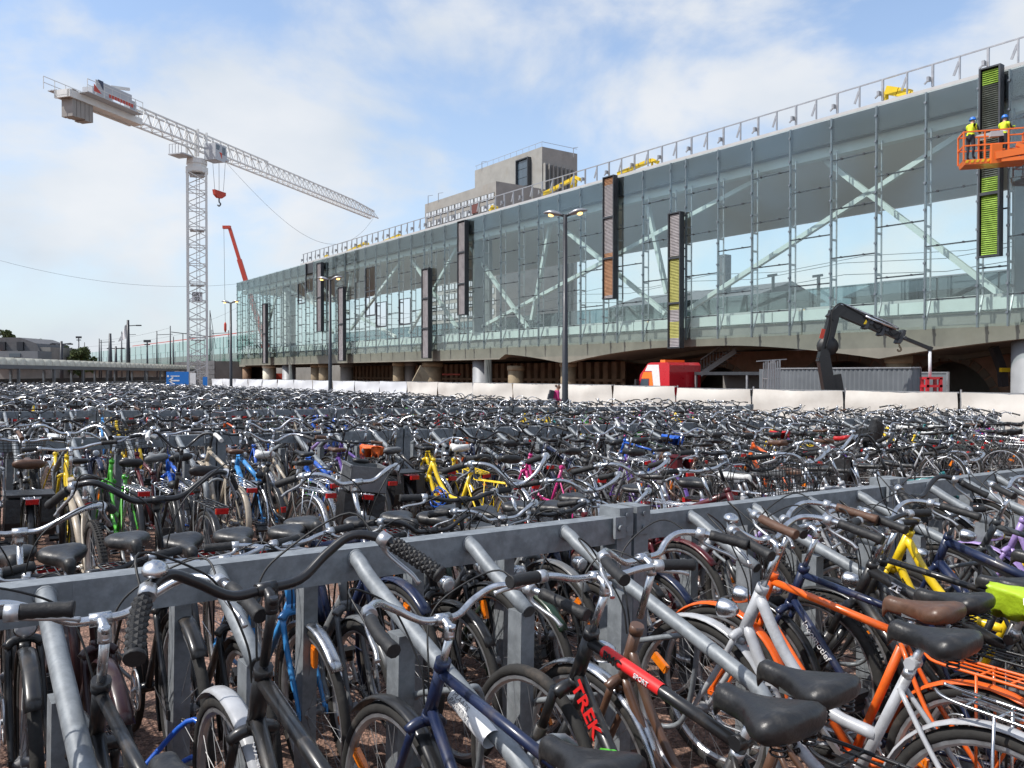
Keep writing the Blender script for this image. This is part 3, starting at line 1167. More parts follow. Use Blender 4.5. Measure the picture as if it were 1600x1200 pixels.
def bicycle(nd, dd_axle, side, s, label, group, rnd, up=0.0, yaw=0.0, lean=0.0, near=True, name='bicycle'):
    """nd, dd_axle: where the front axle stands; side +1 points away along D, -1 comes back"""
    hd = ANG_D + (0 if side > 0 else math.pi) + yaw
    h = Vector((math.cos(hd), math.sin(hd), 0))
    p = W(nd, dd_axle) - h * WB
    g = ground_z(p.dot(N))
    slope_here = ground_z(nd) - g
    root = thing(name, label, 'bicycle', (0, 0, 0), 0, group)
    pit = math.asin((up + slope_here) / WB)
    root.matrix_world = T(Vector((p.x, p.y, g))) @ Matrix.Rotation(hd, 4, 'Z') @ Matrix.Rotation(-pit, 4, 'Y') @ Matrix.Rotation(lean, 4, 'X')
    col = PAL[s['col']]

    def put(nm, key, parent=root, M=None, c=None):
        return place(nm, BMX[key], parent, M, c)
    put('frame', 'frame_' + s['kind'], c=col)
    put('fork', 'fork_' + s['fork'], c=col if s['fork'] != 'susp' else PAL[s.get('forkc', 'black')])
    wk = 'mtb' if s['kind'] == 'mtb' else 'city'
    for nm, x in (('front_wheel', WB), ('rear_wheel', 0.0)):
        w = put(nm, 'hub_' + wk, M=T((x, 0, RW)) @ Matrix.Rotation(rnd.uniform(0, 6.28), 4, 'Y'))
        put('tyre', 'tyre_' + wk, w)
        put('rim', 'rim_' + wk, w)
        if s['refl']:
            put('reflector', 'reflector', w)
    dz = s['dz']
    sh = T((-0.364 * dz, 0, dz))
    put('stem', 'stem_' + ('c' if s['barc'] == 'c' or rnd.random() < 0.4 else 'b'), M=sh)
    st = s.get('steer', rnd.uniform(-0.16, 0.16))
    hb = put('handlebar', 'bar_%s_%s' % (s['bar'], s['barc']), M=sh @ T((0.823, 0, 1.05)) @ Matrix.Rotation(st, 4, 'Z') @ Matrix.Rotation(s.get('tilt', rnd.uniform(-0.12, 0.10)), 4, 'Y'))
    gk = 'quilt_' if s.get('quilt') else 'grip_'
    for sd_ in 'lr':
        put('grip', gk + s['bar'] + '_' + sd_, hb, c=PAL[s['grip']])
        if near or sd_ == 'l':
            put('brake_lever', 'lever_%s_%s' % (s['bar'], sd_), hb)
            put('brake_cable', 'cable_%s_%s' % (s['bar'], sd_), hb)
    if s.get('bell', rnd.random() < 0.5):
        put('bell', 'bell_' + s['bar'], hb)
    sz = s.get('sad_up', rnd.uniform(-0.02, 0.03))
    put('seat_post', 'seat_post', M=T((-0.364 * (sz - 0.012), 0, sz - 0.012)))
    sM = T((sx(0.95 + sz) - 0.01, 0, 0.955 + sz)) @ Matrix.Rotation(rnd.uniform(-0.05, 0.06), 4, 'Y')
    sad = put('saddle', 'saddle_' + s['saddle'], M=sM, c=PAL[s['sadc']])
    if near:
        put('saddle_spring', 'saddle_spring', sad)
    if s['cover']:
        put('saddle_cover', 'cover_' + ('a' if rnd.random() < 0.5 else 'b'), sad, T((0, 0, 0.004)), PAL[s['cover']])
    if s['guard']:
        sf = '_c' if s['guard'] == 'chrome' else ''
        gc = col if s['guard'] == 'paint' else PAL['black']
        gc = PAL[s['guardc']] if 'guardc' in s else gc
        put('mudguard', 'guard_r' + sf, M=T((0, 0, RW)), c=gc)
        put('mudguard', 'guard_f' + sf, M=T((WB, 0, RW)), c=gc)
    if s['carrier']:
        put('carrier', 'carrier_' + s['carrier'], c=s.get('carc', col))
        put('tail_light', 'tail_carrier')
    elif s['guard']:
        put('tail_light', 'tail_guard')
    if s['lamp']:
        l_ = put('headlamp', 'headlamp_' + s['lamp'])
        put('lens', 'lamp_lens', l_)
    cr = put('crank', 'crank', M=T((0.46, 0, 0.29)) @ Matrix.Rotation(rnd.uniform(0, 6.28), 4, 'Y') @ T((-0.46, 0, -0.29)))
    put('pedal', 'pedal_l', cr)
    put('pedal', 'pedal_r', cr)
    if s['case']:
        put('chain_case', 'chain_case', c=PAL['black'])
    else:
        put('chain', 'chain')
    if s['basket']:
        put('basket', 'basket')
    if s.get('load') and s['carrier']:
        put(s['load'], s['load'], c=PAL[s['loadc']])
    if s['pannier'] and s['carrier']:
        put('pannier', 'pannier', c=PAL[s['pannier']])
    if s['coil']:
        put('cable_lock', 'coil', c=PAL[s['coil']])
    for (a, b_, r_, mat) in s.get('bands', ()):
        m_ = MB()
        m_.tube([a, b_], r_, 12, False)
        m_.build('paint_band', mat, root)
    for (txt, size, mat, a, b_, off, bold) in s.get('text', ()):      # lettering along a tube, on the left flank
        a, b_ = Vector(a), Vector(b_)
        d = (b_ - a).normalized()
        up_ = Vector((0, 1, 0)).cross(d)
        me = text_mesh('lettering', txt, size, mat, 0.0012, bold)
        put_o = place('lettering', me, root)
        put_o.matrix_local = frame_M(a + Vector((0, off, 0)) - up_ * 0.0, d, up_)
    return root


KIND_WORD = {'step': 'step-through', 'dia': "diamond-frame", 'hybrid': 'touring', 'mtb': 'mountain', 'mixte': 'low-tube', 'stud': 'curved-tube'}
BAR_WORD = {'sweep': 'swept-back', 'big': 'wide curved', 'flat': 'flat', 'tour': 'short swept', 'upright': 'tall upright'}
ORD = ['first', 'second', 'third', 'fourth', 'fifth', 'sixth', 'seventh', 'eighth', 'ninth', 'tenth', 'eleventh', 'twelfth', 'thirteenth', 'fourteenth', 'fifteenth', 'sixteenth', 'seventeenth', 'eighteenth', 'nineteenth']
TENS = {2: 'twent', 3: 'thirt', 4: 'fort', 5: 'fift', 6: 'sixt', 7: 'sevent', 8: 'eight', 9: 'ninet'}


def ordinal(n):
    if n < 20:
        return ORD[n - 1]
    t, u = divmod(n, 10)
    return TENS[t] + ('ieth' if u == 0 else 'y-' + ORD[u - 1])


# ------------------------------------------------------------------ racks
SC = 1.26           # rack sections are drawn at 1.76 m and stand larger
ROWS = [2.71, 8.88, 15.75, 22.4, 28.9, 35.4, 41.9, 48.4, 54.9, 61.4, 67.9, 74.4, 80.9, 87.4, 93.9]
MOD = 1.76
PITCH_ARM = 0.44


def rack_meshes():
    m = MB()
    m.box((MOD / 2, 0, 1.005), (MOD - 0.03, 0.07, 0.09))
    BMX['rk_beam'] = m.mesh('beam', 'galv')
    m = MB()
    m.box((0, 0, 1.005), (0.03, 0.0695, 0.0895))
    BMX['rk_splice'] = m.mesh('beam_splice', 'galv')
    m = MB()
    for x in (-0.042, 0.042):
        m.box((x, 0.0, 0.50), (0.07, 0.085, 1.0))
        m.box((x, 0.0, 1.035), (0.066, 0.105, 0.10))
    m.box((-0.078, -0.056, 1.02), (0.05, 0.012, 0.075))
    m.cyl((-0.082, -0.062, 1.02), (-0.082, -0.074, 1.02), 0.012, 6)
    for x in (-0.042, 0.042):
        for z in (1.01, 1.06):
            m.cyl((x, -0.053, z), (x, -0.060, z), 0.009, 6)
    m.box((0, 0, 0.02), (0.24, 0.20, 0.012))
    BMX['rk_post'] = m.mesh('post', 'galv')
    for sgn, nm in ((-1, 'n'), (1, 'f')):
        m = MB()
        pts = smooth_path([(0, sgn * 0.018, 1.03), (0, sgn * 0.07, 1.012), (0, sgn * 0.14, 0.975), (0, sgn * 0.34, 0.885)], 3)
        m.tube(pts, 0.0212, 14)
        m.torus((0, sgn * 0.036, 1.022), 0.0212, 0.005, 14, 5, 'y')
        d = (pts[-1] - pts[-2]).normalized()
        m.mi = 1
        m.cyl(pts[-1] + d * 0.001, pts[-1] + d * 0.0025, 0.018, 12)  # black disc paints the shade inside the open tube end
        BMX['rk_short_' + nm] = m.mesh('arm', 'galv', 'black_plastic')
        m = MB()
        pts = smooth_path([(0, sgn * 0.018, 1.03), (0, sgn * 0.07, 1.012), (0, sgn * 0.14, 0.978), (0, sgn * 0.45, 0.872), (0, sgn * 0.76, 0.765), (0, sgn * 0.84, 0.72), (0, sgn * 0.87, 0.63), (0, sgn * 0.872, 0.30), (0, sgn * 0.872, 0.0)], 3)
        m.tube(pts, 0.0212, 14)
        m.torus((0, sgn * 0.036, 1.022), 0.0212, 0.005, 14, 5, 'y')
        BMX['rk_long_' + nm] = m.mesh('arm', 'galv')
        m = MB()
        m.box((0, sgn * 0.305, 0.44), (0.046, 0.062, 0.885))
        BMX['rk_leg_' + nm] = m.mesh('upright', 'galv')
        # bent rod that holds a front wheel
        for lvl, z0 in (('hi', 0.72), ('lo', 0.62)):
            m = MB()
            y0 = sgn * 0.33
            m.tube(smooth_path([(0.03, y0, z0), (0.03, y0 + sgn * 0.03, z0 + 0.02), (0.05, y0 + sgn * 0.19, z0 + 0.075), (0.085, y0 + sgn * 0.20, z0 + 0.07), (0.115, y0 + sgn * 0.18, z0 - 0.02), (0.125, y0 + sgn * 0.13, z0 - 0.20), (0.11, y0 + sgn * 0.06, z0 - 0.25), (0.03, y0, z0 - 0.22)], 4), 0.0085, 7)
            BMX['rk_hoop_%s_%s' % (lvl, nm)] = m.mesh('wheel_holder', 'galv')
        m = MB()
        yc = sgn * 0.80
        pts = [(0.0 + 0.1 * math.cos(a) * 0.9 + 0.09, yc - sgn * 0.0, 0.66 + 0.11 * math.sin(a)) for a in [R(200 - 22 * k) for k in range(10)]]
        m.tube(pts, 0.010, 7)
        BMX['rk_loop_' + nm] = m.mesh('locking_loop', 'galv')


rack_meshes()
ROW_WORD = ['nearest', 'second', 'third', 'fourth', 'fifth', 'sixth', 'seventh', 'eighth', 'ninth', 'tenth', 'eleventh', 'twelfth', 'thirteenth', 'fourteenth', 'fifteenth', 'sixteenth', 'seventeenth']


def nd_max(dd):
    return 19.0 if dd < 18 else 17.0


SH0, SH1 = at_depth(-40, 584, 50), at_depth(306, 584, 112)      # line of the vaulted shelter


def clear_of_shelter(p):
    a = Vector((SH1.x - SH0.x, SH1.y - SH0.y, 0))
    b = Vector((p.x - SH0.x, p.y - SH0.y, 0))
    return a.cross(b).z < -2.2 * a.length


for ri, dd in enumerate(ROWS):
    lo = max(-2.0, 0.077 * dd - 1.6)
    k0 = math.floor((lo - 0.38) / (MOD * SC))
    k1 = int((min(nd_max(dd), 2.47 * dd + 1.5) - 0.38) / (MOD * SC))
    for idx, k in enumerate(range(k0, k1 + 1)):
        a = 0.38 + k * MOD * SC
        last = k == k1
        if not clear_of_shelter(W(a, dd)):
            continue
        t = thing('bicycle_rack', 'galvanised steel bicycle rack, %s section from the left in the %s row' % (ordinal(idx + 1), ROW_WORD[ri]), 'bicycle rack', (0, 0, 0), 0, 'galvanised racks in rows')
        o = W(a, dd, ground_z(a))
        t.matrix_world = T(o) @ Matrix.Rotation(ANG_N, 4, 'Z') @ Matrix.Rotation(math.atan(SLOPE), 4, 'Y') @ T((0, 0, 1.05)) @ Matrix.Scale(SC, 4) @ T((0, 0, -1.05))
        place('beam', BMX['rk_beam'], t)
        if ri or k:
            place('post', BMX['rk_post'], t)
        else:
            place('beam_splice', BMX['rk_splice'], t)
            place('arm', BMX['rk_long_n'], t, T((-0.07, 0, 0)))
            place('upright', BMX['rk_leg_n'], t, T((-0.07, 0, 0)))
        if last:
            place('post', BMX['rk_post'], t, T((MOD, 0, 0)))
        far = ri >= 4
        for j in range(4):
            ax = 0.31 + j * 0.38
            long_ = j % 2 == 1
            for nm in 'nf':
                if far and nm == 'f':
                    continue
                place('arm', BMX['rk_%s_%s' % ('long' if long_ else 'short', nm)], t, T((ax, 0, 0)))
                if far:
                    continue
                place('upright', BMX['rk_leg_' + nm], t, T((ax, 0, 0)))
                if ri < 3:
                    place('wheel_holder', BMX['rk_hoop_%s_%s' % ('hi' if long_ else 'lo', nm)], t, T((ax, 0, 0)))
                    if long_:
                        place('locking_loop', BMX['rk_loop_' + nm], t, T((ax, 0, 0)))

# ------------------------------------------------------------------ bicycles one by one
BASE = dict(kind='dia', col='black', bar='sweep', barc='c', grip='black', saddle='city', sadc='black', guard='paint', carrier='b', lamp='c', case=False,
            fork='paint', sad_up=-0.05, basket=False, pannier=None, refl=True, cover=None, coil=None, dz=0.0, bell=False, steer=0.0, tilt=0.0)


def spec(**k):
    s = dict(BASE)
    s.update(k)
    return s


TT = {'dia_top': ((hx(.845) - .05, 0, .84), (sx(.775), 0, .775)), 'down': ((hx(.735) - .03, 0, .70), (.46, 0, .29)), 'mtb_top': ((hx(.845) - .09, 0, .82), (sx(.69), 0, .69))}
BANDS = []
# near side of the nearest row, left to right: nd, front raise, lean, yaw, axle offset, spec, label
HERO_N = [
    (-0.95, 0.10, 0.02, 0.0, 0.30, spec(kind='step', col='grey', bar='sweep'), 'grey step-through bicycle at the far left end of the nearest rack row'),
    (-0.53, 0.02, 0.02, 0.0, 0.34, spec(kind='dia', col='black', bar='tour', barc='b'), 'black bicycle second from the left end of the nearest rack row'),
    (-0.06, 0.10, 0.03, 0.0, 0.30, spec(kind='hybrid', col='gunmetal', bar='flat', barc='b'), 'dark bicycle with flat bar at the left edge of the nearest rack row'),
    (0.37, 0.05, -0.02, 0.05, 0.26, spec(kind='dia', col='black', bar='sweep', barc='c', lamp=None, saddle='wide', dz=-0.02, steer=-0.10, guardc='gunmetal'), 'black bicycle, silver handlebar with black twist grip, bottom left corner'),
    (0.71, 0.11, -0.04, 0.0, 0.45, spec(kind='hybrid', col='black', bar='big', barc='b', quilt=True, guard='paint', guardc='silver', bell=True, steer=0.12, dz=0.03, saddle='wide', lamp=None, sad_up=-0.09,
        text=[('WANNEYN', 0.022, 'print_white', (hx(.735) - .04, 0, .69), (.46, 0, .29), .0225, 0.0), ('QUEST', 0.05, 'print_grey', (hx(.735) - .16, 0, .555), (.46, 0, .29), .0225, 0.0)]),
     'black bicycle, wide curved black handlebar with quilted grips and chrome bell'),
    (1.13, -0.0, 0.05, 0.0, 0.54, spec(kind='dia', col='dark blue', bar='sweep', barc='c', steer=0.05, dz=-0.06, guard='black', saddle='city', sad_up=-0.11, lamp=None), 'dark blue bicycle with chrome swept handlebar left of the red lettered black frame'),
    (1.58, 0.06, 0.03, -0.02, 0.62, spec(kind='hybrid', col='black', bar='flat', barc='c', steer=-0.12, dz=-0.01, guard=None, carrier=None, lamp=None, fork='susp', coil='bright green', saddle='wide', sad_up=-0.05,
        bands=[((hx(.845) - .07, 0, .837), (hx(.845) - .30, 0, .8095), .0182, 'print_red'), ((.36, 0, .565), (.335, 0, .635), .0178, 'print_red')],
        text=[('TREK', 0.068, 'print_red', (hx(.735) - .015, 0, .715), (.46, 0, .29), .0225, 0.0016), ('BMC', 0.036, 'print_black', (hx(.845) - .085, 0, .836), (sx(.775), 0, .775), .0195, 0.001), ('SPORT', 0.019, 'print_white', (hx(.845) - .21, 0, .822), (sx(.775), 0, .775), .0195, 0.0)]),
     'black and red sports bicycle with TREK lettering and green coil lock'),
    (1.87, 0.0, -0.02, 0.0, 0.60, spec(kind='step', col='brown', bar='tour', barc='c', fork='paint', steer=0.1, dz=0.05, guard='chrome', carrier='b', saddle='city'), 'rusty brown step-through bicycle with chrome bar beside the silver frame'),
    (2.44, 0.06, 0.03, 0.02, 0.56, spec(kind='stud', col='silver', bar='sweep', barc='c', fork='paint', guard='paint', guardc='silver', carrier='c', saddle='wide', sad_up=-0.05, dz=0.0, steer=-0.05, bell=True,
        text=[('ALUCITY STAR', 0.036, 'print_black', (.775, 0, .545), (.62, 0, .345), .0235, 0.0008)]),
     'silver step-through bicycle with ALUCITY STAR lettering and silver carrier'),
    (2.77, 0.02, 0.03, 0.0, 0.40, spec(kind='dia', col='orange', bar='sweep', barc='c', grip='brown', saddle='city', sadc='brown', guard='paint', carrier='p', steer=0.08, dz=0.03), 'orange bicycle with tan leather grips and orange carrier'),
    (2.98, 0.02, 0.03, 0.0, 0.40, spec(kind='dia', col='dark blue', bar='tour', barc='c', guard='black', text=[('locomotief', 0.04, 'print_white', (hx(.735) - .07, 0, .655), (.46, 0, .29), .0185, 0.0)]), 'dark blue bicycle with white lettering on its down tube behind the orange one'),
    (3.16, 0.06, 0.03, 0.03, 0.56, spec(kind='mtb', col='black', bar='flat', barc='b', guard=None, carrier=None, lamp=None, fork='susp', cover='lime', saddle='city',
        text=[('ZE', 0.040, 'print_white', (hx(.845) - .10, 0, .81), (sx(.69), 0, .69), .0235, 0.001)]), 'black mountain bicycle with lime green rain cover over its saddle'),
    (4.02, 0.07, 0.0, 0.03, 0.26, spec(kind='stud', col='yellow', bar='big', barc='b', carrier='p', guard='black', fork='paint', text=[('www.studentEN', 0.030, 'print_black', (hx(.72) - .045, 0, .64), (.64, 0, .37), .0225, 0.0)]), 'yellow rental bicycle with black web address, nearest of the yellow ones on the right'),
    (3.42, 0.02, 0.02, 0.0, 0.50, spec(kind='mixte', col='black', bar='sweep', saddle='city'), 'black bicycle next right of the lime green saddle cover'),
    (4.75, 0.08, 0.0, 0.0, 0.35, spec(kind='dia', col='gunmetal', bar='tour', barc='c', saddle='sport'), 'dark grey bicycle left of the lavender frame'),
    (5.15, 0.03, 0.04, 0.0, 0.35, spec(kind='step', col='lavender', bar='sweep', saddle='city'), 'lavender step-through bicycle at the right edge of the nearest row'),
    (5.60, 0.08, 0.0, 0.0, 0.35, spec(kind='stud', col='yellow', bar='big', barc='b', carrier='p', guard='black'), 'yellow rental bicycle at the right edge of the nearest row'),
    (6.05, 0.02, 0.0, 0.0, 0.35, spec(kind='hybrid', col='black', bar='flat', barc='b'), 'black flat-bar bicycle last but two on the right of the nearest row'),
    (6.55, 0.08, 0.0, 0.0, 0.35, spec(kind='step', col='dark green', bar='sweep'), 'dark green bicycle last but one on the right of the nearest row'),
    (7.05, 0.03, 0.0, 0.0, 0.35, spec(kind='dia', col='silver', bar='tour'), 'silver bicycle at the right end of the nearest row'),
]
HERO_N += [
    (3.72, 0.0, -0.03, 0.0, 0.34, spec(kind='dia', col='black', bar='flat', barc='b', dz=-0.10, guard='black', sad_up=-0.1), 'black bicycle squeezed in just left of the yellow rental one'),
    (4.36, 0.0, 0.02, 0.0, 0.34, spec(kind='mtb', col='dark blue', bar='flat', barc='b', dz=-0.08, guard=None, carrier=None), 'dark blue mountain bicycle squeezed in right of the yellow rental one'),
]
HERO_F = [
    (-0.15, 0.03, spec(kind='step', col='gunmetal', bar='sweep', barc='c', grip='black', steer=0.2), 'dark bicycle with long silver handlebar at the left edge behind the nearest beam'),
    (0.25, 0.05, spec(kind='step', col='black', bar='sweep', barc='c', steer=-0.1), 'black bicycle with silver handlebar behind the nearest beam, far left'),
    (0.64, 0.10, spec(kind='dia', col='black', bar='big', barc='b', lamp='c', dz=0.04), 'black bicycle with wide black curved handlebar behind the nearest beam'),
    (1.02, 0.0, spec(kind='dia', col='sky blue', bar='flat', barc='c', guard='chrome', dz=-0.09, lamp=None), 'bright blue bicycle seen under the nearest beam left of centre'),
    (1.34, 0.11, spec(kind='hybrid', col='dark blue', bar='tour', barc='c', lamp='b', dz=0.05), 'dark blue bicycle with worn chrome bar behind the nearest beam'),
    (1.70, 0.03, spec(kind='mtb', col='black', bar='flat', barc='b', guard='black'), 'black mountain bicycle behind the nearest beam near its joint'),
    (2.02, 0.09, spec(kind='dia', col='grey', bar='upright', barc='c'), 'grey bicycle with tall chrome bar just left of the beam joint'),
    (2.36, 0.02, spec(kind='step', col='black', bar='sweep', barc='c', pannier='black'), 'black bicycle with panniers behind the beam joint'),
    (2.72, 0.10, spec(kind='step', col='burgundy', bar='sweep', barc='c', bell=True), 'burgundy step-through bicycle with raised chrome bar behind the nearest beam'),
    (0.05, -0.02, spec(kind='mtb', col='black', bar='flat', barc='b', dz=-0.1, lamp=None, carrier=None), 'black low bicycle under the nearest beam at the far left'),
    (0.45, -0.02, spec(kind='hybrid', col='maroon', bar='flat', barc='b', dz=-0.1, lamp=None), 'dark maroon low bicycle under the beam, blue cable lock at its wheel'),
    (0.82, -0.02, spec(kind='dia', col='black', bar='flat', barc='c', dz=-0.1), 'black low bicycle under the beam left of the bright blue one'),
    (1.18, -0.02, spec(kind='mtb', col='grey', bar='flat', barc='b', dz=-0.12, lamp=None, carrier=None), 'grey low mountain bicycle under the beam right of the bright blue one'),
    (1.52, -0.02, spec(kind='hybrid', col='black', bar='tour', barc='b', dz=-0.08), 'black low bicycle under the beam behind the red striped one'),
    (1.86, -0.02, spec(kind='dia', col='dark green', bar='tour', barc='c', dz=-0.06), 'dark green bicycle behind the beam left of the joint'),
    (2.19, -0.02, spec(kind='mtb', col='black', bar='flat', barc='b', dz=-0.06), 'black mountain bicycle behind the beam at the joint'),
    (2.54, -0.02, spec(kind='hybrid', col='dark blue', bar='tour', barc='c', dz=-0.06), 'dark blue bicycle behind the beam right of the joint'),
]




hero_objs = {}
rnd = random.Random(11)
for i, (nd, up, lean, yaw, off, s, lab) in enumerate(HERO_N):
    o = bicycle(nd, ROWS[0] - off, 1, s, lab, 'bicycles parked in the nearest rack row', rnd, up, yaw, lean)
    hero_objs[lab] = o
for i, (nd, up, s, lab) in enumerate(HERO_F):
    bicycle(nd * SC, ROWS[0] + 0.36, -1, s, lab, 'bicycles parked in the nearest rack row', rnd, up, rnd.uniform(-0.04, 0.04), rnd.uniform(-0.05, 0.05))

o = hero_objs['black mountain bicycle with lime green rain cover over its saddle']
cv = [c for c in o.children_recursive if c.name.startswith('saddle_cover')][0]
me = text_mesh('lettering', "w're", 0.05, 'print_white', 0.0008, 0.0006, 'CENTER')
place('lettering', me, cv, frame_M((-0.03, 0.098, -0.012), (-1, 0.12, 0), (0, -0.55, 0.8)))
# thick blue cable lock looped round a wheel and a rack leg at the left
m = MB()
c0 = W(0.60, 2.80, 0.42)
m.tube([c0 + N * (0.16 * math.cos(a) + 0.02) + D * (0.10 * math.sin(a)) + Vector((0, 0, 0.075 * math.sin(a * 2 + 0.6) - 0.02 * a)) for a in [k * 0.22 for k in range(54)]], 0.0095, 8)
o = m.build('cable_lock', 'coil_lock')
o.color = (*PAL['blue'], 1)
tag(o, 'thick blue cable lock looped round a wheel at the lower left', 'lock')
# printed paper band on the long rack arm in front
m = MB()
a0_, a1_ = (W(0.98 * SC, ROWS[0] - q_ * SC, ground_z(0.98 * SC) + 1.05 + (z_ - 1.05) * SC) for q_, z_ in ((0.60, 0.8205), (0.74, 0.7725)))
m.tube([a0_, a1_], 0.0224 * SC, 16, False)
o = m.build('paper_band', 'sticker')
tag(o, 'white printed paper band round the long rack arm in front', 'paper band')
ax_ = (a1_ - a0_).normalized()
nr_ = (Vector((0, 0, EYE)) - a0_)
nr_ = (nr_ - ax_ * nr_.dot(ax_)).normalized()
for k, txt in enumerate(('VELO', 'PLAATS', 'PARKING')):
    me = text_mesh('lettering', txt, 0.022, 'print_grey', 0.0003)
    yv = nr_.cross(ax_)
    ob = place('lettering', me, o, frame_M(a0_.lerp(a1_, 0.08) + nr_ * 0.0315 + yv * (0.018 - 0.018 * k) - nr_ * (0.003 if k != 1 else 0), ax_, yv))

count = len(HERO_N) + len(HERO_F)
# the remaining far side of row one and both sides of rows two to four
FORCED = {   # (row, side): [(nd, changes)]
    (1, 1): [(0.86, dict(col='yellow', kind='stud', bar='sweep')), (1.22, dict(col='bright green', kind='step')), (1.58, dict(col='blue', kind='hybrid', bar='flat', text=[('MERCURY', 0.05, 'print_white', (hx(.735) - .05, 0, .68), (.46, 0, .29), .021, 0.001)])),
             (2.24, dict(sadc='white', cover=None, saddle='city')), (2.6, dict(col='blue')), (3.05, dict(cover='orange', col='purple', kind='dia')), (3.95, dict(col='yellow', kind='stud', bar='sweep', carrier='p')),
             (5.2, dict(col='dark blue', cover=None)), (6.4, dict(cover='blue')), (8.3, dict(cover='red')), (9.0, dict(col='yellow', kind='stud')), (9.7, dict(load='child_seat', loadc='black', carrier='b')), (11.5, dict(col='yellow', kind='stud')), (12.2, dict(cover='white'))],
    (1, -1): [(7.5, dict(col='pink', bar='sweep')), (2.0, dict(col='silver', bar='sweep'))],
    (2, 1): [(2.3, dict(col='yellow', kind='stud')), (9.6, dict(col='yellow', kind='stud')), (12.0, dict(col='pink')), (13.1, dict(col='yellow', kind='stud'))],
    (3, 1): [(3.0, dict(col='yellow', kind='stud'))],
}
# loose bicycles left standing in the aisle before the second row
rnd = random.Random(77)
nd, idx = 0.15, 0
while nd < 15.5:
    s = random_spec(rnd)
    idx += 1
    if idx == 6:
        s.update(col='yellow', kind='stud', bar='sweep', barc='c', carrier='p')
    lab = '%s %s bicycle, %s bar, %s from left, loose before second row' % (s['col'], KIND_WORD[s['kind']], BAR_WORD[s['bar']], ordinal(idx))
    bicycle(nd, ROWS[1] - 1.25 - rnd.uniform(0.0, 0.5), 1, s, lab, 'loose bicycles in the first aisle', rnd, 0.0, rnd.gauss(0, 0.16), rnd.gauss(0.07, 0.05), near=False)
    count += 1
    nd += rnd.uniform(0.45, 0.95)
SIDE_W = {1: 'near', -1: 'far'}
LIMIT = 300
rnd = random.Random(2024)
MASS = []          # (nd, dd axle, side, spec, up, yaw, lean) of the bicycles beyond the limit
for ri, dd in enumerate(ROWS):
    for side in (1, -1):
        if ri == 0 and side == 1:
            continue
        nd = 4.1 if ri == 0 else max(-0.5, 0.05 * dd - 0.9)
        hi_ = min(nd_max(dd), 2.5 * dd + 0.6)
        forced = list(FORCED.get((ri, side), []))
        idx = len(HERO_F) if ri == 0 else 0
        j = 0
        while nd < hi_:
            s = random_spec(rnd)
            for fitem in forced:
                if abs(fitem[0] * SC - nd) < 0.19:
                    s.update(fitem[1])
                    forced.remove(fitem)
                    break
            up = (0.09 if j % 2 else 0.01) + rnd.uniform(-0.01, 0.03)
            yaw = rnd.gauss(0, 0.05)
            lean = rnd.gauss(0.0, 0.05)
            off = rnd.uniform(0.28, 0.54)
            if not clear_of_shelter(W(nd, dd)):
                nd += 0.35
                continue
            idx += 1
            if count < LIMIT:
                lab = '%s %s bicycle, %s bar, %s from left, %s side, %s row' % (s['col'], KIND_WORD[s['kind']], BAR_WORD[s['bar']], ordinal(idx), SIDE_W[side], ROW_WORD[ri])
                bicycle(nd, dd - side * off, side, s, lab, 'bicycles parked in the %s rack row' % ROW_WORD[ri], rnd, up, yaw, lean, near=ri < 2)
                count += 1
            elif rnd.random() < 0.96:
                MASS.append((nd, dd - side * off, side, s, up, yaw, lean))
            nd += rnd.uniform(0.25, 0.37)
            j += 1

# ------------------------------------------------------------------ the far rows: too many to tell apart
GREY = (0.30, 0.31, 0.32)


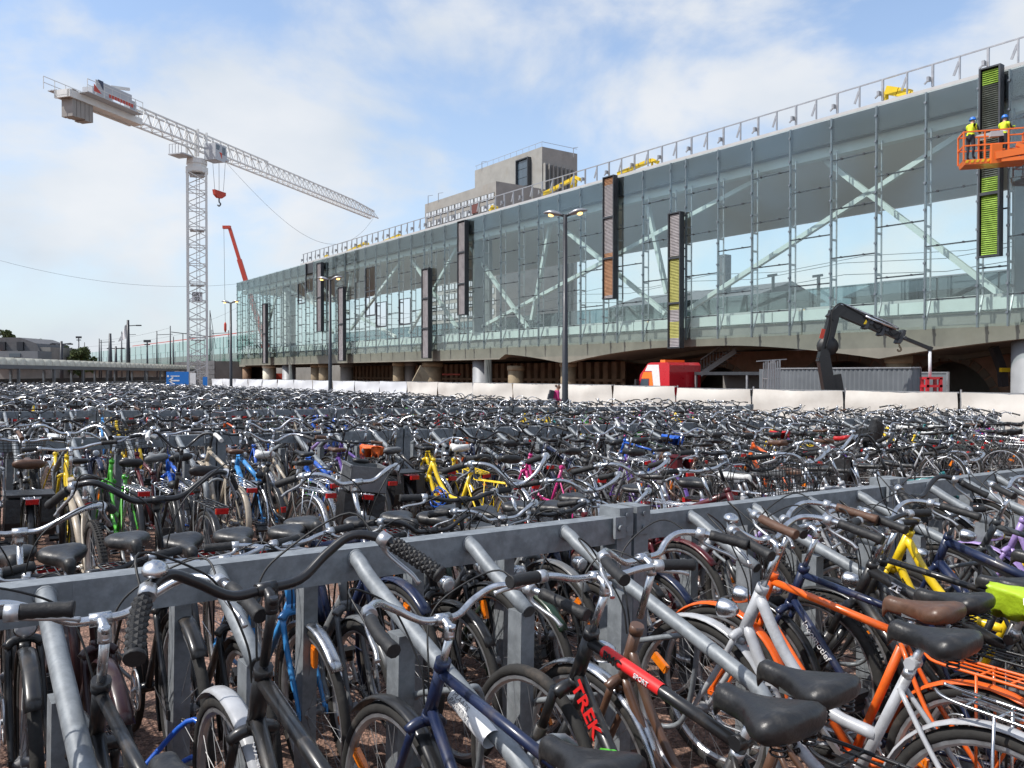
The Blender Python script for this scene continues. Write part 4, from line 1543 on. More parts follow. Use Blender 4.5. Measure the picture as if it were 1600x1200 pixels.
def low_bike(kind, bar, barc, guard):
    """rough bicycle: vertices, faces and a paint code for each vertex (0 frame, 1 rubber, 2 bright metal, 3 saddle, 4 guard, 5 bar)"""
    m = MB()
    code = []

    def done(c):
        code.extend([c] * (len(m.v) - len(code)))

    def H(z):
        return (hx(z), 0, z)

    def S(z):
        return (sx(z), 0, z)
    for x in (0, WB):
        m.torus((x, 0, RW), 0.322, 0.021, 16, 3, 'y')
        done(1)
        m.torus((x, 0, RW), 0.296, 0.010, 16, 3, 'y')
        for k in range(7):
            a = 2 * math.pi * k / 7
            m.tube([(x, 0.02, RW), (x + 0.29 * math.cos(a), 0, RW + 0.29 * math.sin(a))], 0.0022, 3, False, False, False)
        done(2)
    tubes = [(H(.66), H(.88)), ((.46, 0, .29), S(.80))]
    if kind in ('step', 'stud', 'mixte'):
        tubes += [(H(.80), S(.48)), (H(.70), (.46, 0, .29))]
    else:
        tubes += [(H(.845), S(.775)), (H(.735), (.46, 0, .29))]
    rr = 0.022 if kind in ('stud', 'mtb') else 0.017
    for a, b_ in tubes:
        m.tube([a, b_], rr, 4, False)
    for s_ in (-1, 1):
        m.tube([(sx(.72), 0, .72), (0, s_ * .06, RW)], 0.009, 3, False)
        m.tube([(.46, 0, .29), (0, s_ * .06, RW)], 0.009, 3, False)
        m.tube([(hx(.69), s_ * .045, .69), (WB, s_ * .05, RW)], 0.012, 3, False)
    done(0)
    hp = smooth_path(BAR[bar], 2)
    full = [Vector((-0, 0, 0)) + Vector((p.x, -p.y, p.z)) for p in reversed(hp[1:])] + hp
    o = Vector((.823, 0, 1.05))
    m.tube([p + o for p in full], 0.0125, 4, False)
    m.tube([(hx(.87), 0, .87), (hx(1.03), 0, 1.03), (.823, 0, 1.05)], 0.014, 4, False)
    done(5)
    for s_ in (-1, 1):
        g = [Vector((p.x, s_ * p.y, p.z)) + o for p in hp[-4:]]
        m.tube(g, 0.018, 5)
    done(1)
    m.tube([S(.78), S(.93)], 0.014, 4, False)
    done(2)
    c = Vector((sx(.95), 0, .955))
    m.add([c + Vector(p) for p in ((-.12, -.09, .02), (-.12, .09, .02), (-.02, .10, .01), (.05, .03, 0), (.14, .02, 0), (.14, -.02, 0), (.05, -.03, 0), (-.02, -.10, .01),
                                   (-.12, -.07, -.05), (-.12, .07, -.05), (-.02, .08, -.05), (.14, 0, -.03), (-.02, -.08, -.05))],
          [(7, 6, 3, 2), (0, 7, 2, 1), (6, 5, 4, 3), (0, 1, 9, 8), (1, 2, 10, 9), (2, 3, 4, 11, 10), (5, 6, 7, 12, 11), (7, 0, 8, 12), (8, 9, 10, 11, 12)])
    done(3)
    if guard:
        for x, a0, a1 in ((0, 20, 200), (WB, 45, 200)):
            pts = [(x + .36 * math.cos(R(a0 + (a1 - a0) * k / 8)), 0, RW + .36 * math.sin(R(a0 + (a1 - a0) * k / 8))) for k in range(9)]
            for i in range(8):
                m.bar(pts[i], pts[i + 1], 0.05, 0.006, (0, 1, 0.001) if False else Vector((pts[i][0] - x, 0, pts[i][2] - RW)))
        done(4)
        m.box((-.08, 0, .735), (.42, .10, .012))
        done(1)
        m.box((-.338, 0, .71), (.03, .085, .04))
        done(6)
    return np.array(m.v), m.f, np.array(code)


LOW = {}
allv, allf, allc, base_i = [], [], [], 0
for (nd, dda, side, s, up, yaw, lean) in MASS:
    key = (s['kind'], s['bar'], bool(s['guard']))
    if key not in LOW:
        LOW[key] = low_bike(s['kind'], s['bar'], s['barc'], bool(s['guard']))
    v, f, c = LOW[key]
    hd = ANG_D + (0 if side > 0 else math.pi) + yaw
    h = Vector((math.cos(hd), math.sin(hd), 0))
    p = W(nd, dda) - h * WB
    g = ground_z(p.dot(N))
    Mx = T(Vector((p.x, p.y, g))) @ Matrix.Rotation(hd, 4, 'Z') @ Matrix.Rotation(-math.asin(up / WB), 4, 'Y') @ Matrix.Rotation(lean, 4, 'X')
    A = np.array(Mx)
    allv.append(v @ A[:3, :3].T + A[:3, 3])
    allf.extend([tuple(i + base_i for i in ff) for ff in f])
    base_i += len(v)
    pal = np.array([(*PAL[s['col']], 0.0), (0.02, 0.02, 0.02, 0.0), (0.26, 0.265, 0.27, 0.75), (*PAL[s['cover'] or s['sadc']], 0.0),
                    ((0.30, 0.31, 0.33, 0.85) if s['guard'] == 'chrome' else (*PAL[s['col']], 0.0)),
                    ((0.45, 0.46, 0.48, 0.95) if s['barc'] == 'c' else (0.02, 0.02, 0.02, 0.1)), (0.42, 0.012, 0.012, 0.0)])
    allc.append(pal[c])
me = bpy.data.meshes.new('bicycle_mass')
me.from_pydata(np.concatenate(allv).tolist(), [], allf)
ca_ = me.color_attributes.new('tint', 'FLOAT_COLOR', 'POINT')
ca_.data.foreach_set('color', np.concatenate(allc).astype(np.float32).ravel())
me.materials.append(MAT['bicycle_mass'])
me.update()
tag(place('bicycle_mass', me), 'hundreds of parked bicycles in the far rack rows', 'bicycles', None, 'stuff')

# ================================================================== station hall
def box_nd(m, nd0, nd1, dd0, dd1, z0, z1):
    """box with sides along the station front"""
    c = W((nd0 + nd1) / 2, (dd0 + dd1) / 2, (z0 + z1) / 2)
    m.box(c, (abs(nd1 - nd0), abs(dd1 - dd0), abs(z1 - z0)), Matrix.Rotation(ANG_N, 3, 'Z'))
    return m


def on_dd(x, y, dd):
    r = ray(x, y)
    t = dd / r.dot(D)
    p = r * t
    return p.dot(N), p.z + EYE


RAISE = EYE - 1.52         # the hall is drawn for an eye at 1.52 m and lifted as a whole


def on_nd0(x, y, nd):
    d0, z = on_nd(x, y, nd)
    return d0, z - RAISE


NF = 35.7                   # distance of the glass front
ZB, ZT = 3.44, 13.75        # glass from .. to
ST = thing('station_hall', 'long glass fronted station hall on concrete arches with mint steel trusses', 'station', W(NF, 60, ground_z(NF)))
ST_inv = ST.matrix_world.copy()
ST_inv = Matrix.Translation(-Vector(W(NF, 60, ground_z(NF))))


def part(m, name, mat, parent=None):
    """a part of the station given in world coordinates"""
    o = m.build(name, mat, parent or ST)
    if parent is None:
        o.matrix_local = ST_inv
    return o


MUL = [8.28, 10.54, 12.8, 15.06, 16.24, 18.43, 20.7, 22.98, 25.26, 27.57, 29.82, 32.12, 33.30, 35.52, 37.75, 39.02, 41.25, 43.5, 45.74, 48.0, 50.3, 52.53, 54.78, 56.06, 58.3, 60.4, 61.62]
d_ = MUL[-1]
while d_ < 108:
    step = 2.26
    for c in (77.4, 82.9, 99.9):
        if d_ < c <= d_ + 2.0:
            step = 1.25
    d_ += step
    MUL.append(d_)
MUL.append(111.4)
random.seed(5)
# openings where panes are still missing: (dd0, dd1, z0, z1)
MISSING = []
for (x0, x1, y0, y1) in ((573, 585, 404, 462), (516, 530, 419, 460), (471, 483, 415, 440), (471, 483, 440, 470), (460, 471, 455, 480), (583, 597, 470, 505), (619, 638, 465, 505), (573, 585, 462, 492)):
    a = on_nd0(x1, (y0 + y1) / 2, NF)
    zt = on_nd0((x0 + x1) / 2, y0, NF)[1]
    zb = on_nd0((x0 + x1) / 2, y1, NF)[1]
    b_ = on_nd0(x0, (y0 + y1) / 2, NF)
    MISSING.append(((a[0] + b_[0]) / 2, zb, zt))
pane_no = 0
for i in range(len(MUL) - 1):
    a, c = MUL[i], MUL[i + 1]
    narrow = c - a < 1.6
    off = (0.0, 1.15)[i % 2]
    zs = [ZB]
    z = ZB + 1.28 + off
    while z < 12.25:
        zs.append(z)
        z += 2.32
    zs.append(ZT)
    for k in range(len(zs) - 1):
        miss = any(a <= q[0] <= c and zs[k] < (q[1] + q[2]) / 2 < zs[k + 1] for q in MISSING)
        if miss:
            m = MB()
            box_nd(m, NF + 0.02, NF + 0.14, a + 0.04, a + 0.16, zs[k], zs[k + 1])
            box_nd(m, NF + 0.02, NF + 0.14, c - 0.16, c - 0.04, zs[k], zs[k + 1])
            box_nd(m, NF + 0.02, NF + 0.14, a + 0.16, c - 0.16, zs[k], zs[k] + 0.12)
            part(m, 'empty_pane_frame', 'dark_steel')
            continue
        m = MB()
        da, db, dc = (random.uniform(-0.009, 0.009) for _ in range(3))      # no two panes hang quite alike
        vs = []
        for e_ in (0.0, 0.022):
            for (dd1, z1, o1) in ((a + 0.022, zs[k] + 0.018, da), (c - 0.022, zs[k] + 0.018, db), (c - 0.022, zs[k + 1] - 0.018, dc), (a + 0.022, zs[k + 1] - 0.018, da + dc - db)):
                vs.append(W(NF + e_ + o1, dd1, z1))
        m.add(vs, [(0, 1, 2, 3), (7, 6, 5, 4), (0, 4, 5, 1), (1, 5, 6, 2), (2, 6, 7, 3), (3, 7, 4, 0)])
        part(m, 'glass_pane', 'facade_glass')
        if k:
            m = MB()
            box_nd(m, NF + 0.03, NF + 0.09, a + 0.05, c - 0.05, zs[k] - 0.03, zs[k] + 0.03)
            for q in (0.25, 0.75):
                box_nd(m, NF - 0.03, NF + 0.0, a + (c - a) * q - 0.04, a + (c - a) * q + 0.04, zs[k] - 0.045, zs[k] + 0.045)
            part(m, 'transom', 'dark_steel')
for i, d0 in enumerate(MUL):
    m = MB()
    box_nd(m, NF + 0.024, NF + 0.15, d0 - 0.034, d0 + 0.034, ZB, 13.73)
    z = 4.0
    while z < 13.5:
        box_nd(m, NF - 0.035, NF - 0.002, d0 - 0.05, d0 + 0.05, z - 0.045, z + 0.045)
        z += 1.16
    o = part(m, 'mullion', 'mullion')
    m = MB()
    box_nd(m, NF + 0.50, NF + 0.56, d0 - 0.028, d0 + 0.028, 4.8, 12.25)
    z = 5.1
    while z < 12.2:
        box_nd(m, NF + 0.15, NF + 0.50, d0 - 0.025, d0 + 0.025, z - 0.05, z + 0.05)
        z += 0.95
    m.bar(W(NF + 0.15, d0, 3.7), W(NF + 0.55, d0, 4.8), 0.06, 0.08)
    part(m, 'ladder_post', 'lamp_head')

L0, L1 = 0.0, 111.4
m = MB()
box_nd(m, NF + 0.16, NF + 0.42, L0, L1, 12.62, 13.73)
part(m, 'fascia', 'fascia')
m = MB()
box_nd(m, NF + 0.62, NF + 1.10, L0, L1 - 0.5, 12.12, 12.60)
part(m, 'top_chord', 'steel_mint')
m = MB()
box_nd(m, NF + 0.44, NF + 17, L0, L1, 13.55, 13.72)
part(m, 'roof', 'white_steel')
m = MB()
prof = [(NF + 1.15, 12.35), (NF + 8, 12.15), (NF + 13.5, 11.75), (NF + 16.5, 12.3), (NF + 16.5, 12.9), (NF + 1.15, 12.9)]
m.prism(prof, L0, L1 - 0.4, lambda u, v, w: W(u, w, v))
part(m, 'soffit', 'soffit')
m = MB()
box_nd(m, NF + 0.18, NF + 0.5, L0, 89.5, 13.735, 13.93)
part(m, 'parapet', 'white_steel')
# roof edge railing
m = MB()
box_nd(m, NF + 0.30, NF + 0.36, L0, 89.2, 14.93, 14.985)
part(m, 'handrail', 'lamp_head')
d0 = 4.6
k = 0
while d0 < 89.2:
    m = MB()
    big = k % 2 == 0
    w_ = 0.045 if big else 0.03
    box_nd(m, NF + 0.30 - w_ * 0.3, NF + 0.36 + w_ * 0.3, d0 - w_, d0 + w_, 14.0, 14.93)
    if big:
        box_nd(m, NF + 0.10, NF + 0.30, d0 + 0.06, d0 + 0.16, 14.22, 14.42)
        m.bar(W(NF + 0.2, d0 + 0.1, 14.3), W(NF + 0.2, d0 + 0.3, 14.15), 0.06, 0.06)
    else:
        m.bar(W(NF + 0.33, d0 + 0.03, 14.75), W(NF + 0.33, d0 + 0.25, 14.2), 0.04, 0.10)
    part(m, 'railing_post', 'lamp_head')
    d0 += 1.14
    k += 1
# truss bars behind the glass, in the plane of the near truss
NT = NF + 1.35
TRUSS = [((1276, 240), (1592, 482)), ((1512, 203), (1076, 484)), ((1238, 252), (736, 520)), ((1008, 303), (1042, 458)), ((866, 345), (1040, 490)), ((736, 387), (824, 512)), ((861, 345), (831, 500)),
         ((640, 400), (714, 512)), ((714, 388), (640, 520)), ((634, 400), (548, 515)), ((556, 492), (618, 526)), ((470, 437), (520, 520)), ((490, 436), (545, 490)), ((436, 450), (412, 530)), ((440, 446), (500, 480)),
         ((1600, 196), (1720, 330)), ((550, 420), (542, 470))]
for (p, q) in TRUSS:
    a = on_nd0(p[0], p[1], NT)
    b_ = on_nd0(q[0], q[1], NT)
    m = MB()
    m.bar(W(NT, a[0], a[1]), W(NT, b_[0], b_[1]), 0.24, 0.26, tuple(-N))
    part(m, 'truss_bar', 'steel_mint')
# deck, its edge panels and the far balustrade
m = MB()
box_nd(m, NF + 0.9, NF + 17, L0, L1, 3.62, 4.1)
part(m, 'deck', 'dark_concrete')
d0 = 3.0
while d0 < L1 - 2:
    m = MB()
    box_nd(m, NF + 0.75, NF + 0.88, d0 + 0.03, d0 + 3.37, 4.2, 4.72)
    part(m, 'edge_panel', 'steel_mint')
    m = MB()
    box_nd(m, NF + 1.02, NF + 1.10, d0 + 0.02, d0 + 3.38, 3.70, 4.16)
    part(m, 'edge_panel', 'vault_cream')
    d0 += 3.4
m = MB()
box_nd(m, NF + 0.95, NF + 1.25, L0, L1, 4.73, 4.86)
part(m, 'kerb_beam', 'white_steel')
d0 = 4.0
while d0 < 108:
    m = MB()
    box_nd(m, NF + 13.0, NF + 13.05, d0 + 0.04, d0 + 3.36, 4.3, 7.2)
    part(m, 'balustrade_pane', 'screen_glass')
    d0 += 3.4
m = MB()
d0 = 4.0
while d0 < 108:
    box_nd(m, NF + 13.06, NF + 13.14, d0 - 0.04, d0 + 0.04, 4.1, 7.1)
    d0 += 3.4
box_nd(m, NF + 13.06, NF + 13.12, 4, 108, 7.1, 7.16)
part(m, 'balustrade_frame', 'dark_steel')
m = MB()
box_nd(m, NF + 13.2, NF + 15, L0, 70, 4.12, 5.3)
part(m, 'platform_wall', 'vault_cream')
# round columns that rise through the hall
for px in (1592, 738, 440):
    dd0, _ = on_nd0(px, 560, NF + 0.9)
    m = MB()
    c0 = W(NF + 1.75, dd0 - 0.2, 0)
    m.lathe([(0.86, -0.75), (0.86, 0.0), (0.80, 0.01), (0.80, 12.3)], c0, (0, 0, 1), 28)
    part(m, 'round_column', 'grey_tube')
# concrete viaduct: haunched arch beams
H1, H2 = on_nd0(1385, 560, NF + 1.2)[0], on_nd0(893, 560, NF + 1.2)[0]
H0 = H1 - (H2 - H1)


def under(d0):
    z = 3.08
    for h in (H0, H1, H2):
        q = abs(d0 - h)
        z = min(z, 3.08 - 0.86 * max(0, 1 - q / 9.5) ** 1.7)
    if d0 > H2 + 7:
        z = 2.62
    return z


for nd0, nd1 in ((NF + 0.55, NF + 1.15), (NF + 8, NF + 8.6)):
    top = [(d0, 3.60) for d0 in (0.0, L1)]
    q = [0.0]
    while q[-1] < H2 + 8:
        q.append(q[-1] + 0.8)
    q.append(L1)
    m = MB()
    vs, fs = [], []
    for d0 in q:
        vs += [W(nd0, d0, under(d0)), W(nd0, d0, 3.60), W(nd1, d0, 3.60), W(nd1, d0, under(d0))]
    for i in range(len(q) - 1):
        for k in range(4):
            k2 = (k + 1) % 4
            fs.append((i * 4 + k, i * 4 + k2, (i + 1) * 4 + k2, (i + 1) * 4 + k))
    fs += [(3, 2, 1, 0), tuple((len(q) - 1) * 4 + k for k in range(4))]
    m.add(vs, fs)
    part(m, 'arch_beam', 'concrete')
m = MB()
vs, fs = [], []
for d0 in q:
    vs += [W(NF + 1.16, d0, under(d0) + 0.25), W(NF + 16.5, d0, under(d0) + 0.25)]
for i in range(len(q) - 1):
    fs.append((2 * i, 2 * i + 1, 2 * i + 3, 2 * i + 2))
m.add(vs, fs)
part(m, 'arch_underside', 'dark_concrete')
for px, r_, ndc, mt, zt in ((1404, 0.55, 1.9, 'timber', 2.35), (888, 0.55, 1.9, 'timber', 2.35), (806, 0.60, 2.0, 'timber', 2.1), (676, 0.85, 2.2, 'timber', 2.5), (640, 0.55, 3.0, 'dark_concrete', 2.6),
                            (623, 0.55, 2.0, 'timber', 2.6), (508, 0.7, 2.0, 'timber', 2.6), (494, 0.6, 2.0, 'timber', 2.6), (542, 0.7, 3.0, 'dark_concrete', 2.6), (420, 0.75, 1.8, 'vault_cream', 2.6), (386, 0.6, 2.0, 'sheet_pile', 2.6), (352, 0.6, 2.0, 'concrete', 2.6)):
    dd0, _ = on_nd0(px, 590, NF + ndc)
    m = MB()
    m.cyl(W(NF + ndc, dd0, -0.75), W(NF + ndc, dd0, zt - 0.35), r_, 18)
    m.lathe([(r_, 0), (r_ * 1.12, 0.05), (r_ * 1.12, 0.38)], W(NF + ndc, dd0, zt - 0.35), (0, 0, 1), 18)
    part(m, 'pier', mt)
# louvre boxes hung before the glass (edge px left, right, top px, bottom px)
LV = [(1527, 1574, 96, 402, 'louvre_green', (0.98, 0.52, 0.0), 3), (1043, 1070, 325, 546, 'louvre_yellow', (0.86, 0.30, 0.0), 3), (941, 965, 268, 469, 'louvre_orange', (0.55, 0.05), 3), (714, 731, 338, 494, 'louvre_grey', (), 3),
      (658, 673, 413, 562, 'louvre_grey', (), 3), (494, 504, 404, 520, 'louvre_grey', (), 2), (527, 539, 442, 566, 'louvre_grey', (), 2), (409, 416, 468, 570, 'louvre_grey', (), 2)]
for (x0, x1, y0, y1, mt, lit, nsec) in LV:
    nd0 = NF - 0.42
    dA, _ = on_nd0(x0 + (x1 - x0) * 0.72, 400, nd0)
    dB, _ = on_nd0(x0, 400, nd0)
    xm = (x0 + x1) / 2
    zT = on_nd0(xm, y0 + 6, nd0)[1]
    zL = on_nd0(xm, y1 - 2, nd0)[1]
    m = MB()
    e_ = 0.07
    box_nd(m, nd0, nd0 + 0.36, dA, dA + e_, zL, zT)
    box_nd(m, nd0, nd0 + 0.36, dB - e_, dB, zL, zT)
    for k in range(nsec + 1):
        z = zL + (zT - zL) * k / nsec
        box_nd(m, nd0 + 0.003, nd0 + 0.357, dA + e_, dB - e_, max(zL, z - 0.06), min(zT, z + 0.06))
    box_nd(m, nd0 + 0.33, nd0 + 0.355, dA + e_, dB - e_, zL + 0.06, zT - 0.06)
    fr = part(m, 'louvre_box', 'dark_steel' if mt != 'louvre_grey' else 'dark_steel')
    z = zL + 0.12
    sl = {mt: MB(), 'louvre_dark': MB(), 'louvre_grey': MB()}
    while z < zT - 0.1:
        t = (z - zL) / (zT - zL)
        key = mt
        if mt == 'louvre_green':
            key = mt if (t < 0.42 or t > 0.91) else 'louvre_dark'
        elif mt == 'louvre_yellow':
            key = mt if (0.28 < t < 0.68 or 0.08 < t < 0.2) else 'louvre_grey'
        elif mt == 'louvre_orange':
            key = mt if (0.03 < t < 0.38 or t > 0.93) else 'louvre_grey'
        if mt == 'louvre_grey' and 0.05 < t < 0.62 and x0 in (714, 658):
            key = 'louvre_grey'
        sl[key].bar(W(nd0 + 0.10, dA + e_ + 0.04, z), W(nd0 + 0.10, dB - e_ - 0.04, z), 0.012, 0.082, tuple(N * 0.55 + Vector((0, 0, 0.84))))
        z += 0.085
    for key, mm in sl.items():
        if mm.v:
            so_ = mm.build('louvre_slats', key, fr)
            so_['kind'] = 'stuff'
    if mt == 'louvre_grey' and False:
        pass
# scaffold stair tower in the glass corner
dA = 103.0
for k in range(4):
    for nd0 in (NF + 1.5, NF + 4.0):
        m = MB()
        box_nd(m, nd0, nd0 + 0.12, dA + k * 2.6, dA + k * 2.6 + 0.12, 3.6, 12.6)
        part(m, 'scaffold_post', 'dark_steel')
for lv in range(7):
    m = MB()
    z = 4.4 + lv * 1.2
    for k in range(3):
        a, b_ = W(NF + 1.5, dA + k * 2.6, z), W(NF + 1.5, dA + k * 2.6 + 2.6, z + (1.2 if (k + lv) % 2 else 0))
        m.bar(a, b_, 0.08, 0.08)
    m.bar(W(NF + 1.5, dA, z), W(NF + 1.5, dA + 7.8, z), 0.08, 0.08)
    part(m, 'scaffold_brace', 'dark_steel')
# end wall of glass on the left
m = MB()
for k in range(5):
    box_nd(m, NF + 0.1 + k * 3, NF + 2.95 + k * 3, L1 - 0.03, L1, ZB, 12.6)
part(m, 'end_glass', 'facade_glass')
# site things inside on the deck: potted evergreens shown through the glass at the left
ST.location.z += RAISE
# yellow tubes of the cleaning gantry along the roof edge
YEL = [((848, 304), (893, 281), 2), ((893, 281), (899, 277), 1), ((966, 272), (1019, 250), 3), ((1385, 141), (1424, 147), 2), ((588, 383), (625, 367), 3), ((540, 395), (562, 384), 2), ((562, 384), (572, 379), 1), ((507, 402), (512, 399), 1), ((766, 330), (771, 322), 1)]
for i, (p, q, n_) in enumerate(YEL):
    ny = NF + 0.9
    a = on_nd(p[0], p[1], ny)
    b_ = on_nd(q[0], q[1], ny)
    A_, B_ = W(ny, a[0], a[1]), W(ny, b_[0], b_[1])
    m = MB()
    for k in range(n_):
        t0, t1 = k / n_, (k + 1) / n_ - 0.03
        m.bar(A_.lerp(B_, t0), A_.lerp(B_, t1), 0.22, 0.22 if i != 3 else 0.38)
    m.bar(B_, B_ + D * -0.5 + Vector((0, 0, -0.25)), 0.2, 0.2)
    m.bar(A_ + Vector((0, 0, -0.1)), A_ + Vector((0, 0, 13.9 - A_.z)), 0.15, 0.15)
    m.bar(B_, Vector((B_.x, B_.y, 13.9)), 0.12, 0.12)
    lab = ['long yellow gantry arm on the roof below the stone tower', 'short yellow arm tip on the roof below the stone tower', 'yellow gantry arm above the orange louvre box', 'yellow gantry arm on the roof near the right edge', 'long yellow gantry arm on the roof left of the stone block', 'yellow gantry arm on the roof at centre left', 'stubby yellow arm end on the roof at centre left', 'small yellow arm end nearest the left end of the railing', 'tiny yellow arm end in front of the low stone block'][i]
    o = m.build('gantry_arm', 'yellow_steel')
    tag(o, lab, 'gantry arm', 'yellow gantry arms on the station roof')

# ------------------------------------------------------------------ what stands under and before the viaduct
m = MB()
p0, p1 = on_nd(985, 590, NF + 7.6)[0], on_nd(552, 590, NF + 7.6)[0]
t_ = thing('sheet_pile_wall', 'brown rusty steel sheet pile wall under the viaduct', 'wall', W(NF + 7, p0, -0.45))
Ti = Matrix.Translation(-Vector(W(NF + 7, p0, -0.45)))
d0 = p0
k = 0
while d0 < p1:
    m = MB()
    nd0 = NF + 7.4 if k % 2 else NF + 7.05
    box_nd(m, nd0, nd0 + 0.06, d0, d0 + 0.42, -0.45, 2.55)
    box_nd(m, NF + 7.05, NF + 7.46, d0 + 0.43, d0 + 0.47, -0.45, 2.55)
    o = m.build('sheet_pile', 'sheet_pile', t_)
    o.matrix_local = Ti
    d0 += 0.48
    k += 1
m = MB()
box_nd(m, NF + 6.8, NF + 7.03, p0, p1, 1.05, 1.25)
o = m.build('waler_beam', 'sheet_pile', t_)
o.matrix_local = Ti
m = MB()
box_nd(m, NF + 6.9, NF + 7.02, on_nd(720, 575, NF + 7)[0], on_nd(683, 575, NF + 7)[0], 1.5, 1.66)
o = m.build('red_rail', 'crane_red', t_)
o.matrix_local = Ti

# brick viaduct wall with arches, right
w0, w1 = on_nd(1640, 560, NF + 12)[0], on_nd(960, 560, NF + 12)[0]
arches = [(on_nd(1318, 570, NF + 12)[0], 3.6, 2.7), (on_nd(1478, 570, NF + 12)[0], 2.6, 2.6), (on_nd(1120, 570, NF + 12)[0], 3.0, 2.4)]
q = np.arange(w0, w1, 0.25)
m = MB()
vs, fs = [], []
for d0 in q:
    zl = -0.45
    for (c, hw, hh) in arches:
        u = abs(d0 - c) / hw
        if u < 1:
            zl = max(zl, -0.45 + hh * math.sqrt(1 - u * u) + 0.2)
    vs += [W(NF + 12, d0, zl), W(NF + 12, d0, 3.2), W(NF + 13.4, d0, zl)]
for i in range(len(q) - 1):
    fs.append((3 * i, 3 * i + 1, 3 * i + 4, 3 * i + 3))
    fs.append((3 * i, 3 * i + 3, 3 * i + 5, 3 * i + 2))
m.add(vs, fs)
bw = m.build('wall', 'brick')
t_ = thing('arch_wall', 'old brick wall with round arches under the station deck', 'wall', W(NF + 12, 30, -0.45))
bw.parent = t_
bw.matrix_local = Matrix.Translation(-Vector(W(NF + 12, 30, -0.45)))
for (c, hw, hh) in arches:
    m = MB()
    n_ = 15
    for k in range(n_):
        a0, a1 = math.pi * k / n_ + 0.02, math.pi * (k + 1) / n_ - 0.02
        poly = [(c + (hw + e1) * math.cos(a), -0.25 + (hh + e1) * math.sin(a)) for (a, e1) in ((a0, 0.02), (a1, 0.02), (a1, 0.42), (a0, 0.42))]
        m.prism(poly, NF + 11.93, NF + 11.99, lambda u, v, w: W(w, u, v))
    o = m.build('arch_ring', 'plaster', t_)
    o.matrix_local = Matrix.Translation(-Vector(W(NF + 12, 30, -0.45)))
m = MB()
box_nd(m, NF + 16.3, NF + 16.5, w0, 260, -0.5, 3.0)
o = m.build('back_wall', 'dark_concrete', t_)
o.matrix_local = Matrix.Translation(-Vector(W(NF + 12, 30, -0.45)))

# grey corrugated hoarding
nh = 30.5
h0, h1 = on_nd(1437, 590, nh)[0], on_nd(1212, 590, nh)[0]
zh = on_nd(1330, 576, nh)[1]
t_ = thing('corrugated_hoarding', 'grey corrugated site hoarding under the right arch', 'hoarding', W(nh, h0, -0.45))
Ti = Matrix.Translation(-Vector(W(nh, h0, -0.45)))
d0 = h0
while d0 < h1 - 1:
    m = MB()
    vs, fs = [], []
    n_ = 24
    for k in range(n_ + 1):
        dd1 = d0 + 2.4 * k / n_
        off = 0.05 * (k % 2)
        vs += [W(nh + off, dd1, -0.45), W(nh + off, dd1, zh)]
    for k in range(n_):
        fs.append((2 * k, 2 * k + 1, 2 * k + 3, 2 * k + 2))
    m.add(vs, fs)
    box_nd(m, nh + 0.08, nh + 0.14, d0, d0 + 0.06, -0.45, zh)
    o = m.build('panel', 'corrugated', t_)
    o.matrix_local = Ti
    d0 += 2.4
m = MB()
box_nd(m, nh - 0.03, nh + 0.1, h0, h1, zh, zh + 0.05)
o = m.build('top_rail', 'lamp_head', t_)
o.matrix_local = Ti
# framed grey panel right of the hoarding
nq = 33.0
a0, a1 = on_nd(1482, 590, nq)[0], on_nd(1432, 590, nq)[0]
za = on_nd(1457, 581, nq)[1]
m = MB()
box_nd(m, nq, nq + 0.05, a0 + 0.08, a1 - 0.08, -0.45, za - 0.06)
t_ = m.build('framed_board', 'corrugated')
m = MB()
box_nd(m, nq - 0.03, nq + 0.08, a0, a0 + 0.08, -0.45, za)
box_nd(m, nq - 0.03, nq + 0.08, a1 - 0.08, a1, -0.45, za)
box_nd(m, nq - 0.03, nq + 0.08, a0 + 0.08, a1 - 0.08, za - 0.06, za)
m.build('frame', 'lamp_head', t_)
tag(t_, 'framed grey panel behind the fence below the loader crane hook', 'panel')
# dark site shed with open front behind the truck
a0, a1 = on_nd(1262, 590, 33.5)[0], on_nd(1085, 590, 33.5)[0]
zs_ = on_nd(1180, 586, 33.5)[1]
m = MB()
box_nd(m, 33.5, 36.0, a0, a1, zs_, zs_ + 0.16)
t_ = m.build('site_shed', 'dark_steel')
tag(t_, 'low dark open fronted site shed behind the red truck', 'shed')
m = MB()
box_nd(m, 35.8, 36.0, a0, a1, -0.45, zs_ - 0.002)
m.build('back_wall', 'dark_concrete', t_)
for dq in (a0, (a0 + a1) / 2, a1 - 0.1):
    m = MB()
    box_nd(m, 33.52, 33.62, dq, dq + 0.1, -0.45, zs_ - 0.002)
    m.build('post', 'lamp_head', t_)
